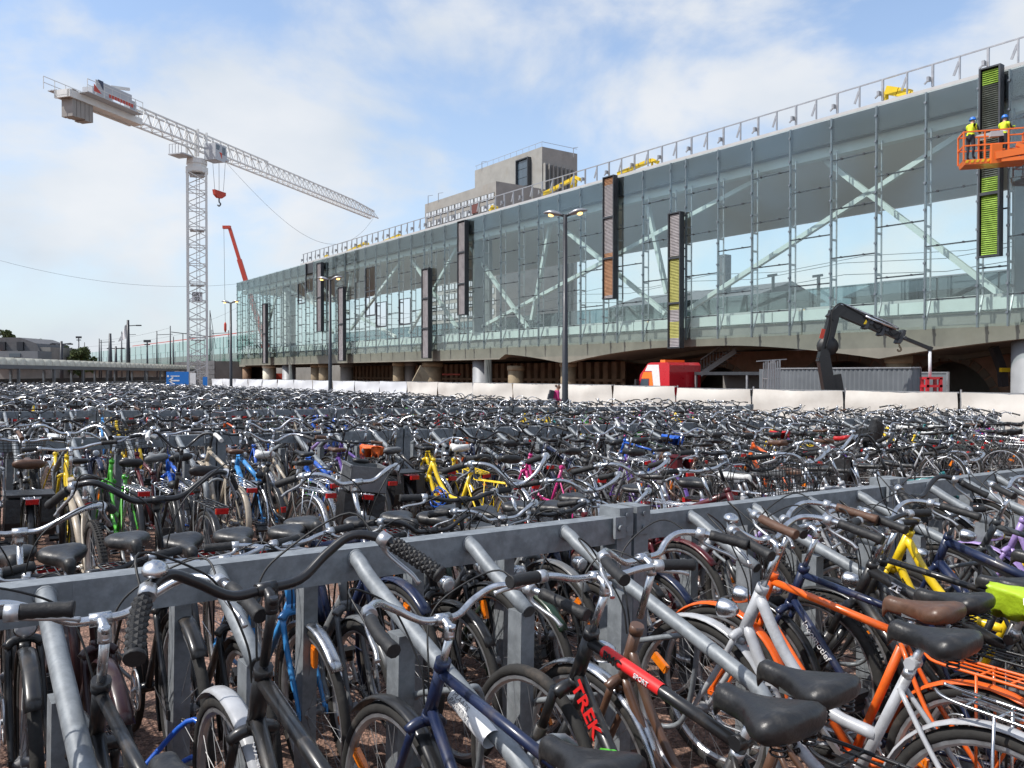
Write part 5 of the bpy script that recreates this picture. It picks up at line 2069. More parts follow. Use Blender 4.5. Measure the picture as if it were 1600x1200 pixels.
# stair with side rails under the deck beside the truck
t_ = thing('site_stair', 'grey steel stair with side panels behind the red truck', 'stair', W(37, 30, -0.45))
Ti = Matrix.Translation(-Vector(W(37, 30, -0.45)))
for s, nd0 in ((0, NF + 3.4), (1, NF + 4.8)):
    m = MB()
    a = on_nd(1095, 585, nd0)
    b_ = on_nd(1150, 548, nd0)
    m.bar(W(nd0, a[0], a[1]), W(nd0, b_[0], b_[1]), 0.06, 0.3)
    m.bar(W(nd0, a[0], a[1] + 0.9), W(nd0, b_[0], b_[1] + 0.9), 0.06, 0.06)
    for k in range(12):
        p = W(nd0, a[0], a[1]).lerp(W(nd0, b_[0], b_[1]), k / 11)
        m.bar(p, p + Vector((0, 0, 0.9)), 0.04, 0.04)
    o = m.build('side_rail', 'corrugated', t_)
    o.matrix_local = Ti
for k in range(10):
    m = MB()
    a = on_nd(1095, 585, NF + 4.1)
    b_ = on_nd(1150, 548, NF + 4.1)
    p = W(NF + 4.1, a[0], a[1]).lerp(W(NF + 4.1, b_[0], b_[1]), k / 9)
    m.box(p, (1.3, 0.28, 0.05), Matrix.Rotation(ANG_N, 3, 'Z'))
    o = m.build('tread', 'corrugated', t_)
    o.matrix_local = Ti

# ------------------------------------------------------------------ cloth covered site fence
NFE = 24.0
ZF = 1.162
posts = [11.37 + 3.56 * k for k in range(-3, 21)]
rnd = random.Random(3)
n_f = len(posts) - 1
for i in range(n_f):
    a, c = posts[i], posts[i + 1]
    cream = c < 43.6
    drop = 0.0 if a > 21 else -0.06
    zt = ZF + drop + rnd.uniform(-0.012, 0.012)
    lab = 'cream cloth covered site fence panel, %s from the right edge' % ordinal(i + 1) if cream else 'white covered site fence panel, %s left of the cream panels' % ordinal(max(1, i - 8))
    t_ = thing('fence_panel', lab, 'fence panel', W(NFE, a, ground_z(NFE)), 0, 'site fence panels')
    Ti = Matrix.Translation(-Vector(W(NFE, a, ground_z(NFE))))
    m = MB()
    nx_, nz_ = 22, 9
    vs, fs = [], []
    ph = rnd.uniform(0, 6)
    for xx in range(nx_ + 1):
        for z in range(nz_ + 1):
            u, v = xx / nx_, z / nz_
            sag = 0.035 * math.sin(math.pi * u) ** 2 * (v ** 2) * rnd.uniform(0.6, 1.2)
            bulge = 0.08 * math.sin(math.pi * u) * math.sin(math.pi * v) + 0.030 * math.sin(9 * v + 3 * u + ph) + 0.02 * math.sin(13 * u + 5 * v + ph) * (1 - abs(2 * u - 1))
            vs.append(W(NFE - bulge, a + 0.05 + u * (c - a - 0.10), -0.42 + v * (zt + 0.42) - sag))
    for xx in range(nx_):
        for z in range(nz_):
            fs.append((xx * (nz_ + 1) + z, xx * (nz_ + 1) + z + 1, (xx + 1) * (nz_ + 1) + z + 1, (xx + 1) * (nz_ + 1) + z))
    m.add(vs, fs, True)
    o = m.build('cloth', 'cloth_cream' if cream else 'cloth_white', t_)
    o.matrix_local = Ti
    m = MB()
    box_nd(m, NFE + 0.09, NFE + 0.13, a - 0.02, a + 0.022, -0.43, ZF + 0.03)
    box_nd(m, NFE + 0.09, NFE + 0.13, a + 0.06, c - 0.06, zt - 0.03, zt + 0.012)
    o = m.build('frame', 'lamp_head', t_)
    o.matrix_local = Ti
    if not cream and i == 9:
        me = text_mesh('lettering', 'PLATOON', 0.55, 'print_red', 0.004, 0.01)
        o = place('lettering', me, t_)
        o.matrix_local = Ti @ frame_M(W(NFE - 0.14, c - 0.3, 0.72), -D, (0, 0, 1))

# ------------------------------------------------------------------ street lamps
for px, Y, ty, lab in ((883, 25.2, 330, 'nearest tall black street lamp with two lit heads'), (516, 40.3, 431, 'middle black street lamp with two lit heads before the glass hall'), (361, 53.5, 467, 'farthest black street lamp near the left end of the hall')):
    b_ = at_depth(px, 600, Y)
    top = at_depth(px, ty + 6, Y).z
    nd_b = Vector((b_.x, b_.y, 0)).dot(N)
    g = ground_z(nd_b)
    t_ = thing('street_lamp', lab, 'street lamp', (b_.x, b_.y, g), 0, 'double headed street lamps')
    m = MB()
    m.lathe([(0.125, 0), (0.125, 1.1), (0.095, 1.2), (0.062, top - g)], (0, 0, 0), (0, 0, 1), 16)
    m.build('pole', 'lamp_post', t_)
    for s in (-1, 1):
        dr = Vector((0.93 * s, -0.30 * s, 0)).normalized()
        m = MB()
        m.tube([(0, 0, top - g - 0.03), dr * 0.18 + Vector((0, 0, top - g + 0.02))], 0.045, 8)
        m.build('arm', 'lamp_post', t_)
        m = MB()
        rings = []
        for k in range(9):
            u = k / 8
            c = dr * (0.13 + 0.55 * u) + Vector((0, 0, top - g + 0.02 + 0.09 * math.sin(u * 1.9)))
            w_ = 0.13 * math.sin(math.pi * (0.12 + 0.82 * u)) + 0.015
            h_ = 0.072 * math.sin(math.pi * (0.15 + 0.80 * u)) + 0.01
            side = dr.cross(Vector((0, 0, 1)))
            rings.append([c + side * (w_ * math.cos(2 * math.pi * j / 12)) + Vector((0, 0, h_ * math.sin(2 * math.pi * j / 12))) for j in range(12)])
        vs = [p for r_ in rings for p in r_]
        fs = [(i * 12 + j, i * 12 + (j + 1) % 12, (i + 1) * 12 + (j + 1) % 12, (i + 1) * 12 + j) for i in range(8) for j in range(12)]
        fs += [tuple(reversed(range(12))), tuple(8 * 12 + j for j in range(12))]
        m.add(vs, fs, True)
        hd_ = m.build('lamp_head', 'lamp_head', t_)
        m = MB()
        c = dr * 0.45 + Vector((0, 0, top - g + 0.026))
        m.lathe([(0.058, -0.046), (0.080, -0.026), (0.088, 0.026)], c, (0, 0, 1), 12)
        m.build('lamp_glass', 'lamp_lit', hd_)

# ================================================================== stone office tower behind the hall
CR = at_depth(847, 229, 280)
nd_t, dd_t, z_t = CR.dot(N), CR.dot(D), CR.z
tw = thing('stone_tower', 'tall beige stone office block rising behind the glass hall', 'building', W(nd_t, dd_t, 0))
Ti = Matrix.Translation(-Vector(W(nd_t, dd_t, 0)))


def tpart(m, name, mat, parent=None):
    o = m.build(name, mat, parent or tw)
    if parent is None:
        o.matrix_local = Ti
    return o


dL = on_nd(742, 266, nd_t)[0]
nR = on_dd(902, 243, dd_t)[0]
m = MB()
box_nd(m, nd_t, nR, dd_t, dL, -1, z_t)
tpart(m, 'upper_block', 'stone_tower')
m = MB()
for (nd0, nd1, d0, d1) in ((nd_t + 0.1, nd_t + 0.16, dd_t, dL), (nd_t + 0.1, nR, dd_t + 0.1, dd_t + 0.16)):
    box_nd(m, nd0, nd1, d0, d1, z_t + 1.6, z_t + 1.75)
k = 0
d0 = dd_t + 0.2
while d0 < dL:
    box_nd(m, nd_t + 0.1, nd_t + 0.15, d0, d0 + 0.12, z_t, z_t + 1.6)
    d0 += 3.6
tpart(m, 'roof_rail', 'lamp_head')
# recessed slits on the shaded flank
for k in range(8):
    n0 = nd_t + (nR - nd_t) * (0.05 + 0.115 * k)
    n1 = n0 + (nR - nd_t) * 0.078
    m = MB()
    box_nd(m, n0, n1, dd_t - 0.02, dd_t + 0.3, 2, on_dd(852 + 6.7 * k, 256 + 1.6 * k, dd_t)[1])
    tpart(m, 'slit_window', 'window_glass')
    m = MB()
    box_nd(m, n0 - (nR - nd_t) * 0.025, n0 - 0.01, dd_t - 1.2, dd_t - 0.021, 2, on_dd(852 + 6.7 * k, 256 + 1.6 * k, dd_t)[1])
    tpart(m, 'fin', 'stone_tower')
# tall bay window on the lit face
a = on_nd(825, 262, nd_t - 1.4)
b_ = on_nd(806, 262, nd_t - 1.4)
zt0, zb0 = on_nd(815, 248, nd_t - 1.4)[1], on_nd(815, 293, nd_t - 1.4)[1]
m = MB()
box_nd(m, nd_t - 1.6, nd_t - 0.003, a[0], a[0] + 0.35, zb0, zt0)
box_nd(m, nd_t - 1.6, nd_t - 0.003, b_[0] - 0.35, b_[0], zb0, zt0)
box_nd(m, nd_t - 1.6, nd_t - 0.003, a[0] + 0.35, b_[0] - 0.35, zt0 - 0.35, zt0)
box_nd(m, nd_t - 1.6, nd_t - 0.003, a[0] + 0.35, b_[0] - 0.35, zb0, zb0 + 0.35)
bay = tpart(m, 'bay_window', 'dark_steel')
for r_ in range(3):
    for c in range(2):
        z0 = zb0 + 0.4 + (zt0 - zb0 - 0.7) * r_ / 3
        w_ = (b_[0] - a[0] - 0.8) / 2
        m = MB()
        box_nd(m, nd_t - 0.9, nd_t - 0.8, a[0] + 0.38 + c * (w_ + 0.04), a[0] + 0.38 + c * (w_ + 0.04) + w_, z0, z0 + (zt0 - zb0 - 0.7) / 3 - 0.15)
        m.build('pane', 'window_glass', bay)
# lower wing in front with rows of windows
CL = at_depth(775, 283, 262)
nd_l, dd_l, z_l = CL.dot(N), CL.dot(D), CL.z
dLL = on_nd(664, 318, nd_l)[0]
nRR = nd_t + 4
m = MB()
box_nd(m, nd_l, nRR, dd_l, dLL, -1, z_l)
tpart(m, 'lower_wing', 'stone_tower')
nwin = 11
fl = 3.35
zrow = on_nd(770, 301, nd_l)[1]
for f_ in range(14):
    z1 = zrow - f_ * fl
    for k in range(nwin):
        w_ = (dLL - dd_l - 1.2) / nwin
        d0 = dd_l + 0.9 + k * w_
        m = MB()
        box_nd(m, nd_l - 0.16, nd_l - 0.004, d0, d0 + w_ * 0.86, z1 - 2.05, z1)
        wf = tpart(m, 'window', 'dark_steel')
        for h in range(2):
            m = MB()
            box_nd(m, nd_l - 0.20, nd_l - 0.163, d0 + 0.12 + h * w_ * 0.42, d0 + h * w_ * 0.42 + w_ * 0.36, z1 - 1.9, z1 - 0.15)
            m.build('pane', 'window_pale', wf)  # pale pane colour stands in for the sky's reflection
m = MB()
a, b_ = on_nd(748, 320, nd_l - 0.3)[0], on_nd(738, 320, nd_l - 0.3)[0]
box_nd(m, nd_l - 0.55, nd_l - 0.23, a, b_, on_nd(743, 333, nd_l - .3)[1], on_nd(743, 319, nd_l - .3)[1])
tpart(m, 'red_screen', 'brown_cloth')
for px, y0, y1 in ((669, 316, 306), (685, 311, 302), (753, 262, 253), (896, 241, 231)):
    p = at_depth(px, y0, 282)
    q_ = at_depth(px, y1, 282)
    m = MB()
    m.bar(p - Vector((0, 0, 1.0)), q_, 0.22, 0.22)
    m.bar(q_, q_ + Vector((1.6, 0, 0.2)), 0.12, 0.12)
    tpart(m, 'antenna', 'lamp_head')

# old dark roofed building behind, seen through the glass
nb = 62.0
for (x0, x1, yt, yl, lab) in ((950, 1178, 452, 470, 'long dark roofed building seen low through the right glass'), (1330, 1600, 425, 455, 'dark roofed shed seen through the glass at the right')):
    a, b_ = on_nd(x1, yt, nb)[0], on_nd(x0, yt, nb)[0]
    zt_ = on_nd((x0 + x1) / 2, yt, nb)[1]
    m = MB()
    box_nd(m, nb, nb + 10, a, b_, -0.5, zt_ - 1.4)
    t_ = thing('platform_building', lab, 'building', W(nb, a, -0.5))
    Ti2 = Matrix.Translation(-Vector(W(nb, a, -0.5)))
    o = m.build('wall', 'dark_concrete', t_)
    o.matrix_local = Ti2
    m = MB()
    m.prism([(nb - 0.6, zt_ - 1.39), (nb + 10.6, zt_ - 1.39), (nb + 5, zt_ + 0.3)], a - 0.5, b_ + 0.5, lambda u, v, w: W(u, w, v))
    o = m.build('roof', 'slate', t_)
    o.matrix_local = Ti2
    if x0 == 950:
        c = on_nd(1127, 420, nb + 1)
        m = MB()
        box_nd(m, nb + 1, nb + 1.9, c[0] - 0.45, c[0] + 0.45, zt_ - 1.5, on_nd(1127, 398, nb + 1)[1])
        o = m.build('chimney', 'slate', t_)
        o.matrix_local = Ti2
# overhead line masts seen through and left of the hall, with their wires
for i, (px, yt, Y, lab) in enumerate(((1208, 431, 74, 'slim lamp mast seen through the glass right of centre'), (1279, 432, 70, 'short mast with guy wires seen through the right glass'))):
    p = at_depth(px, yt, Y)
    m = MB()
    m.bar((p.x, p.y, -0.5), p, 0.22, 0.22)
    m.bar(p + Vector((-0.5, 0, 0)), p + Vector((0.35, 0, 0.12)), 0.2, 0.2)
    o = m.build('mast', 'dark_steel')
    tag(o, lab, 'mast')
for i, (z, nd0) in enumerate(((9.6, 56), (8.75, 56.2), (10.4, 59))):
    m = MB()
    n_ = 20
    pts = [W(nd0, -10 + 150 * k / n_, z + 0.25 * math.cos(k * math.pi)) for k in range(n_ + 1)]
    m.tube(pts, 0.022, 4)
    o = m.build('overhead_wire', 'wire')
    tag(o, ['upper railway wire seen through the glass', 'lower railway wire seen through the glass', 'farthest railway wire seen through the glass'][i], 'wire', 'railway overhead wires')

# ================================================================== tower crane
CY = 94.0
base = at_depth(309, 584, CY)
ct = thing('tower_crane', 'white lattice tower crane with long horizontal jib and concrete counterweight', 'crane', (base.x, base.y, -0.45))
jaz = R(17.0)
J = Vector((math.sin(jaz), math.cos(jaz), 0))
Q = Vector((J.y, -J.x, 0))


def cpart(m, name, mat, parent=None):
    return m.build(name, mat, parent or ct)


def zpx(y, Y=CY):
    return at_depth(309, y, Y).z + 0.45


mast_top = zpx(271)
hw = 1.0
ma = R(20)
MX, MY = Vector((math.cos(ma), math.sin(ma), 0)), Vector((-math.sin(ma), math.cos(ma), 0))
cor = [MX * hw * sx_ + MY * hw * sy_ for sx_, sy_ in ((-1, -1), (1, -1), (1, 1), (-1, 1))]
for c in cor:
    m = MB()
    m.bar(c, c + Vector((0, 0, mast_top)), 0.25, 0.25, tuple(MX))
    cpart(m, 'mast_chord', 'crane_white')
nsec = 12
hs = mast_top / nsec
for k in range(nsec):
    m = MB()
    z0, z1 = k * hs, (k + 1) * hs
    for i in range(4):
        a, b_ = cor[i], cor[(i + 1) % 4]
        zm = (z0 + z1) / 2
        m.bar(a + Vector((0, 0, z0)), b_ + Vector((0, 0, zm)), 0.085, 0.085)
        m.bar(b_ + Vector((0, 0, zm)), a + Vector((0, 0, z1)), 0.085, 0.085)
        m.bar(a + Vector((0, 0, z1)), b_ + Vector((0, 0, z1)), 0.09, 0.09)
    cpart(m, 'mast_lattice', 'crane_white')
    if k % 3 == 2:
        m = MB()
        m.box((0, 0, z1 - 0.3), (1.5, 1.5, 0.06), Matrix.Rotation(ma, 3, 'Z'))
        cpart(m, 'rest_platform', 'crane_grey')
m = MB()
for s in (-1, 1):
    m.bar(Vector((s * 0.18, 0.3, 0)), Vector((s * 0.18, 0.3, mast_top)), 0.05, 0.05)
k = 0
while k * 0.6 < mast_top:
    m.bar(Vector((-0.18, 0.3, k * 0.6)), Vector((0.18, 0.3, k * 0.6)), 0.04, 0.04)
    k += 1
cpart(m, 'ladder', 'crane_grey')
m = MB()
m.lathe([(1.1, 0), (1.28, 0.05), (1.28, 0.6), (1.1, 0.65), (1.1, 0.95), (1.2, 1.0), (1.15, 1.55)], (0, 0, mast_top), (0, 0, 1), 8, False)
cpart(m, 'slewing_ring', 'crane_white')
zj = zpx(231)                   # underside of the jib
jh = 1.65
m = MB()
for s1, s2 in ((-1, -1), (1, -1), (1, 1), (-1, 1)):
    c = J * 0.75 * s1 + Q * 0.75 * s2
    m.bar(c + Vector((0, 0, mast_top + 1.7)), c + Vector((0, 0, zj + jh + 0.2)), 0.2, 0.2)
m.bar(J * 0.75 + Q * -0.75 + Vector((0, 0, mast_top + 1.8)), J * -0.75 + Q * -0.75 + Vector((0, 0, zj)), 0.12, 0.12)
cpart(m, 'tower_head', 'crane_white')
# jib: length from where its line meets the tip in the photograph
tipY = (zj - 0.45 - EYE) * F / (584 - 342)
JL = (tipY - CY) / J.y
CLn = 18.8
wj = 0.72


def lattice(x0, x1, n, double_top, taper=1.0):
    bl = MB()
    up = Vector((0, 0, 1))
    for s in (-1, 1):
        bl.bar(J * x0 + Q * wj * s + up * zj, J * x1 + Q * wj * s + up * zj, 0.16, 0.16)
    tops = (-0.45, 0.45) if double_top else (0.0,)
    for s in tops:
        bl.bar(J * x0 + Q * s + up * (zj + jh), J * x1 + Q * s + up * (zj + jh * taper), 0.15, 0.15)
    ch = bl
    wb = MB()
    for k in range(n):
        a, c = x0 + (x1 - x0) * k / n, x0 + (x1 - x0) * (k + 1) / n
        mid = (a + c) / 2
        zt_ = zj + jh * (1 + (taper - 1) * (k + 0.5) / n)
        for s in (-1, 1):
            tq = (0.45 * s if double_top else 0.0)
            wb.bar(J * a + Q * wj * s + up * zj, J * mid + Q * tq + up * zt_, 0.07, 0.07)
            wb.bar(J * mid + Q * tq + up * zt_, J * c + Q * wj * s + up * zj, 0.07, 0.07)
        wb.bar(J * a + Q * wj + up * zj, J * c - Q * wj + up * zj, 0.06, 0.06)
        wb.bar(J * a + Q * wj + up * zj, J * a - Q * wj + up * zj, 0.06, 0.06)
        if double_top:
            wb.bar(J * mid + Q * 0.45 + up * zt_, J * mid - Q * 0.45 + up * zt_, 0.06, 0.06)
    return ch, wb


secs = [(0.0, JL * 0.13, 4, True, 1.0), (JL * 0.13, JL * 0.30, 5, True, 1.0), (JL * 0.30, JL * 0.47, 6, False, 1.0), (JL * 0.47, JL * 0.64, 6, False, 0.98), (JL * 0.64, JL * 0.82, 7, False, 0.96), (JL * 0.82, JL, 7, False, 0.72), (-9.5, 0.0, 6, True, 1.0)]
for sct in secs:
    ch, wb = lattice(*sct)
    c_ = cpart(ch, 'jib_chords' if sct[0] >= 0 else 'counter_jib_chords', 'crane_white')
    wb.build('lattice', 'crane_white', c_)
up = Vector((0, 0, 1))
m = MB()
for s in (-1, 1):
    m.bar(J * -9.5 + Q * 0.7 * s + up * (zj + 0.1), J * -CLn + Q * 0.7 * s + up * (zj + 0.1), 0.25, 0.65)
m.bar(J * -9.0 + up * (zj - 0.05), J * -CLn + up * (zj - 0.05), 1.3, 0.06)
m.bar(J * (-CLn + 0.1) + Q * 0.9 + up * (zj + 0.1), J * (-CLn + 0.1) - Q * 0.9 + up * (zj + 0.1), 0.2, 0.7)
cpart(m, 'counter_jib', 'crane_white')
m = MB()
m.bar(J * -10.5 + Q * 1.15 + up * (zj + 0.48), J * -17.6 + Q * 1.15 + up * (zj + 0.48), 1.3, 0.08)
m.bar(J * -10.5 - Q * 1.15 + up * (zj + 0.48), J * -CLn - Q * 1.15 + up * (zj + 0.48), 1.0, 0.08)
cpart(m, 'walkway', 'crane_grey')
m = MB()
for s, x0, x1 in ((1.75, -10.5, -17.6), (-1.6, -10.5, -CLn - 0.5)):
    for h in (0.6, 1.15):
        m.bar(J * x0 + Q * s + up * (zj + 0.5 + h), J * x1 + Q * s + up * (zj + 0.5 + h), 0.05, 0.05)
    n_ = 7
    for k in range(n_ + 1):
        p = J * (x0 + (x1 - x0) * k / n_) + Q * s + up * (zj + 0.5)
        m.bar(p, p + up * 1.15, 0.05, 0.05)
cpart(m, 'guard_rail', 'crane_white')
for k in range(5):
    m = MB()
    x0 = -CLn + 0.8 + k * 0.5
    m.box(J * x0 + up * (zj - 0.6), (1.25, 0.45, 2.5 - 0.10 * (k % 3)), Matrix.Rotation(-jaz, 3, 'Z'))
    cpart(m, 'counterweight', 'ballast')
m = MB()
m.box(J * -14.3 + Q * 1.72 + up * (zj + 1.35), (0.08, 4.6, 1.15), Matrix.Rotation(-jaz, 3, 'Z'))
bd = cpart(m, 'name_board', 'crane_grey')
m = MB()
m.prism([(-16.85, zj + 1.45), (-15.9, zj + 0.75), (-16.85, zj + 0.75)], 1.77, 1.79, lambda u, v, w: J * u + Q * w + up * v)
m.build('emblem', 'crane_red', bd)
m = MB()
m.prism([(-16.4, zj + 2.0), (-15.7, zj + 2.0), (-15.7, zj + 1.2)], 1.77, 1.79, lambda u, v, w: J * u + Q * w + up * v)
m.build('emblem', 'navy', bd)
m = MB()
for k in range(9):
    x0 = -15.0 + k * 0.36
    m.prism([(x0, zj + 0.72), (x0 + 0.27, zj + 0.72), (x0 + 0.27, zj + 1.05), (x0, zj + 1.05)], 1.77, 1.79, lambda u, v, w: J * u + Q * w + up * v)
m.build('emblem', 'crane_red', bd)
m = MB()
m.box(J * -11.6 + Q * 1.2 + up * (zj + 1.0), (0.7, 0.9, 1.0), Matrix.Rotation(-jaz, 3, 'Z'))
m.box(J * -14.5 + up * (zj + 1.1), (1.2, 2.6, 1.2), Matrix.Rotation(-jaz, 3, 'Z'))
cpart(m, 'winch_box', 'crane_grey')
m = MB()
m.bar(J * -13.4 + Q * 0.5 + up * (zj + 2.4), J * -11.8 + Q * 1.3 + up * (zj + 2.6), 0.25, 0.25)
cpart(m, 'service_davit', 'crane_white')
# cab on the right of the head
cc = J * 1.0 + Q * 1.75 + up * (zj - 0.55)
m = MB()
m.prism([(-1.0, -0.9), (0.7, -0.9), (1.15, -0.2), (0.95, 0.95), (-1.0, 0.95)], -0.75, 0.75, lambda u, v, w: cc + J * u + Q * w + up * v)
cab = cpart(m, 'cab', 'crane_grey')
m = MB()
m.prism([(0.25, -0.1), (0.75, -0.1), (0.80, 0.75), (0.25, 0.75)], 0.752, 0.77, lambda u, v, w: cc + J * u + Q * w + up * v)
m.build('cab_window', 'window_glass', cab)
m = MB()
m.prism([(-0.85, 0.25), (-0.35, 0.25), (-0.2, 0.8), (-0.85, 0.8)], 0.752, 0.77, lambda u, v, w: cc + J * u + Q * w + up * v)
m.build('cab_window', 'window_glass', cab)
m = MB()
m.prism([(-0.3, 0.05), (0.15, -0.65), (0.15, 0.05)], 0.752, 0.77, lambda u, v, w: cc + J * u + Q * w + up * v)
m.build('emblem', 'crane_red', cab)
m = MB()
m.box(-J * 1.9 + Q * -0.6 + up * (zj - 1.3), (2.0, 1.8, 0.12), Matrix.Rotation(-jaz, 3, 'Z'))
for k in range(5):
    p = -J * 2.7 + Q * (-1.5 + 0.4 * k) + up * (zj - 1.3)
    m.bar(p, p + up * 1.1, 0.05, 0.05)
m.bar(-J * 2.7 + Q * -1.5 + up * (zj - 0.2), -J * 2.7 + Q * 0.1 + up * (zj - 0.2), 0.05, 0.05)
cpart(m, 'side_platform', 'crane_grey')
# trolley, ropes and hook block
tx = 4.0
m = MB()
m.box(J * tx + up * (zj - 0.3), (1.5, 1.8, 0.25), Matrix.Rotation(-jaz, 3, 'Z'))
cpart(m, 'trolley', 'crane_grey')
zh = at_depth(343, 300, CY + tx).z + 0.45
for s in (-1, 1):
    for s2 in (-1, 1):
        m = MB()
        m.tube([J * (tx + 0.6 * s) + Q * 0.45 * s2 + up * (zj - 0.4), J * (tx + 0.4 * s) + Q * 0.3 * s2 + up * (zh + 0.1)], 0.022, 4)
        cpart(m, 'hoist_rope', 'wire')
m = MB()
m.prism([(-0.65, 0.55), (0.65, 0.25), (0.65, -0.15), (0.2, -0.55), (-0.2, -0.5), (-0.55, -0.1)], -0.18, 0.18, lambda u, v, w: J * (tx + u * 0.8) + Q * (u * 0.6 + w) + up * (zh + v * 0.9 - 0.3))
hk = cpart(m, 'hook_block', 'crane_red')
m = MB()
m.tube(smooth_path([J * tx + up * (zh - 0.7), J * tx + up * (zh - 1.2), J * tx + Q * 0.2 + up * (zh - 1.45), J * tx + Q * 0.0 + up * (zh - 1.7), J * tx - Q * 0.22 + up * (zh - 1.55)], 4), 0.085, 8)
m.build('hook', 'dark_steel', hk)
# slack rope under the jib
m = MB()
m.tube(smooth_path([J * (5 + (JL - 5.5) * k / 14) + up * (zj - 0.2 - 6.2 * (1 - (2 * k / 14 - 1) ** 2) * (0.7 + 0.6 * k / 14)) for k in range(15)], 3), 0.02, 4)
cpart(m, 'slack_rope', 'wire')
# number board on the mast
zb_ = zpx(465)
bdn = -MY * (hw + 0.14)
m = MB()
m.box(bdn + up * zb_, (1.1, 0.05, 1.1), Matrix.Rotation(ma, 3, 'Z'))
sg = cpart(m, 'number_board', 'sticker')
for txt, dz_ in (('GRT', 0.24), ('02', -0.26)):
    me = text_mesh('lettering', txt, 0.58, 'print_black', 0.004, 0.008, 'CENTER')
    o = place('lettering', me, sg)
    o.matrix_local = frame_M(bdn - MY * 0.04 + up * (zb_ + dz_), MX, up)

# red mobile crane boom behind the left end of the hall
p0 = at_depth(386, 445, 140)
p1 = at_depth(359, 357, 140)
t_ = thing('mobile_crane', 'red telescopic crane boom rising behind the left end of the hall', 'crane', (p0.x + 12, p0.y, -0.45))
o_ = Vector((p0.x + 12, p0.y, -0.45))
foot = p1 + (p0 - p1) * 2.05
m = MB()
m.bar(foot - o_, p0.lerp(p1, 0.45) - o_, 0.6, 0.7)
m.build('boom', 'crane_red', t_)
m = MB()
m.bar(p0.lerp(p1, 0.42) - o_, p1 - o_, 0.45, 0.5)
m.box(p1 - o_ + Vector((-0.5, 0, 0.2)), (1.3, 0.6, 0.5))
m.build('boom_tip', 'crane_red', t_)
m = MB()
m.tube([p1 - o_ + Vector((-1.0, 0, 0)), at_depth(352, 505, 140) - o_], 0.03, 4)
m.build('rope', 'wire', t_)
m = MB()
h_ = at_depth(352, 508, 140) - o_
m.lathe([(0.1, -1.2), (0.22, -0.8), (0.22, 0.2), (0.08, 0.5)], h_, (0, 0, 1), 10)
m.build('hook_block', 'crane_red', t_)
m = MB()
m.box(foot - o_ + Vector((2, 0, -foot.z + 0.9)), (9, 2.6, 1.6))
for k in range(4):
    for s in (-1, 1):
        m.cyl(foot - o_ + Vector((-1.5 + 2.3 * k, s * 1.3, -foot.z + 0.15)), foot - o_ + Vector((-1.5 + 2.3 * k, s * 0.9, -foot.z + 0.15)), 0.6, 14)
m.bar(foot - o_ + Vector((1, 0, -foot.z + 1.4)), foot - o_, 1.2, 1.2)
m.build('carrier', 'crane_red', t_)

# ================================================================== raised platform with glass barriers, left of the hall
NP = 36.6
PL = thing('glass_platform', 'raised railway platform with glass barriers running left from the hall', 'platform', W(NP, 112, -0.45))
Ti = Matrix.Translation(-Vector(W(NP, 112, -0.45)))


def pp(m, name, mat):
    o = m.build(name, mat, PL)
    o.matrix_local = Ti
    return o


m = MB()
box_nd(m, NP + 0.3, NP + 12, 111.6, 330, 2.6, 3.6)
pp(m, 'deck', 'concrete')
m = MB()
box_nd(m, NP + 4, NP + 4.6, 111.6, 330, -0.5, 2.6)
pp(m, 'retaining_wall', 'dark_concrete')
for k in range(26):
    m = MB()
    d0 = 112 + k * 5
    box_nd(m, NP, NP + 0.05, d0 + 0.05, d0 + 4.95, 3.3, 5.4)
    pp(m, 'barrier_pane', 'barrier_glass')
    m = MB()
    box_nd(m, NP + 2.0, NP + 2.05, d0 + 0.05, d0 + 4.95, 5.5, 7.2)
    pp(m, 'barrier_pane', 'barrier_glass')
    m = MB()
    box_nd(m, NP + 0.06, NP + 0.14, d0 - 0.05, d0 + 0.05, 3.2, 5.45)
    box_nd(m, NP + 2.06, NP + 2.14, d0 - 0.05, d0 + 0.05, 3.6, 7.25)
    pp(m, 'barrier_post', 'dark_steel')
m = MB()
box_nd(m, NP + 2.1, NP + 2.2, 112, 190, 7.5, 7.62)
pp(m, 'red_rail', 'crane_red')
m = MB()
box_nd(m, NP + 1.2, NP + 1.9, 112, 330, 3.61, 4.6)
pp(m, 'parapet_wall', 'dark_concrete')
# columns under the platform
for k in range(6):
    m = MB()
    m.cyl(W(NP + 1.5, 116 + 9 * k, -0.5), W(NP + 1.5, 116 + 9 * k, 2.6), 0.55, 14)
    pp(m, 'pier', 'concrete')
# grey panelled block
b0 = at_depth(336, 563, 112)
ndb = b0.dot(N)
d0 = b0.dot(D)
nL = on_dd(336, 563, d0)[0]
t_ = thing('panelled_block', 'low grey panelled building beside the tower crane foot', 'building', W(ndb, d0, -0.45))
Ti = Matrix.Translation(-Vector(W(ndb, d0, -0.45)))
m = MB()
box_nd(m, ndb, ndb + 4, d0 + 0.06, d0 + 21, -0.45, b0.z - 0.1)
o = m.build('wall', 'dark_concrete', t_)
o.matrix_local = Ti
for k in range(6):
    m = MB()
    z0 = -0.4 + k * (b0.z + 0.4) / 6
    box_nd(m, ndb - 0.08, ndb - 0.003, d0, d0 + 21, z0 + 0.03, z0 + (b0.z + 0.4) / 6 - 0.03)
    o = m.build('cladding_board', 'slate', t_)
    o.matrix_local = Ti

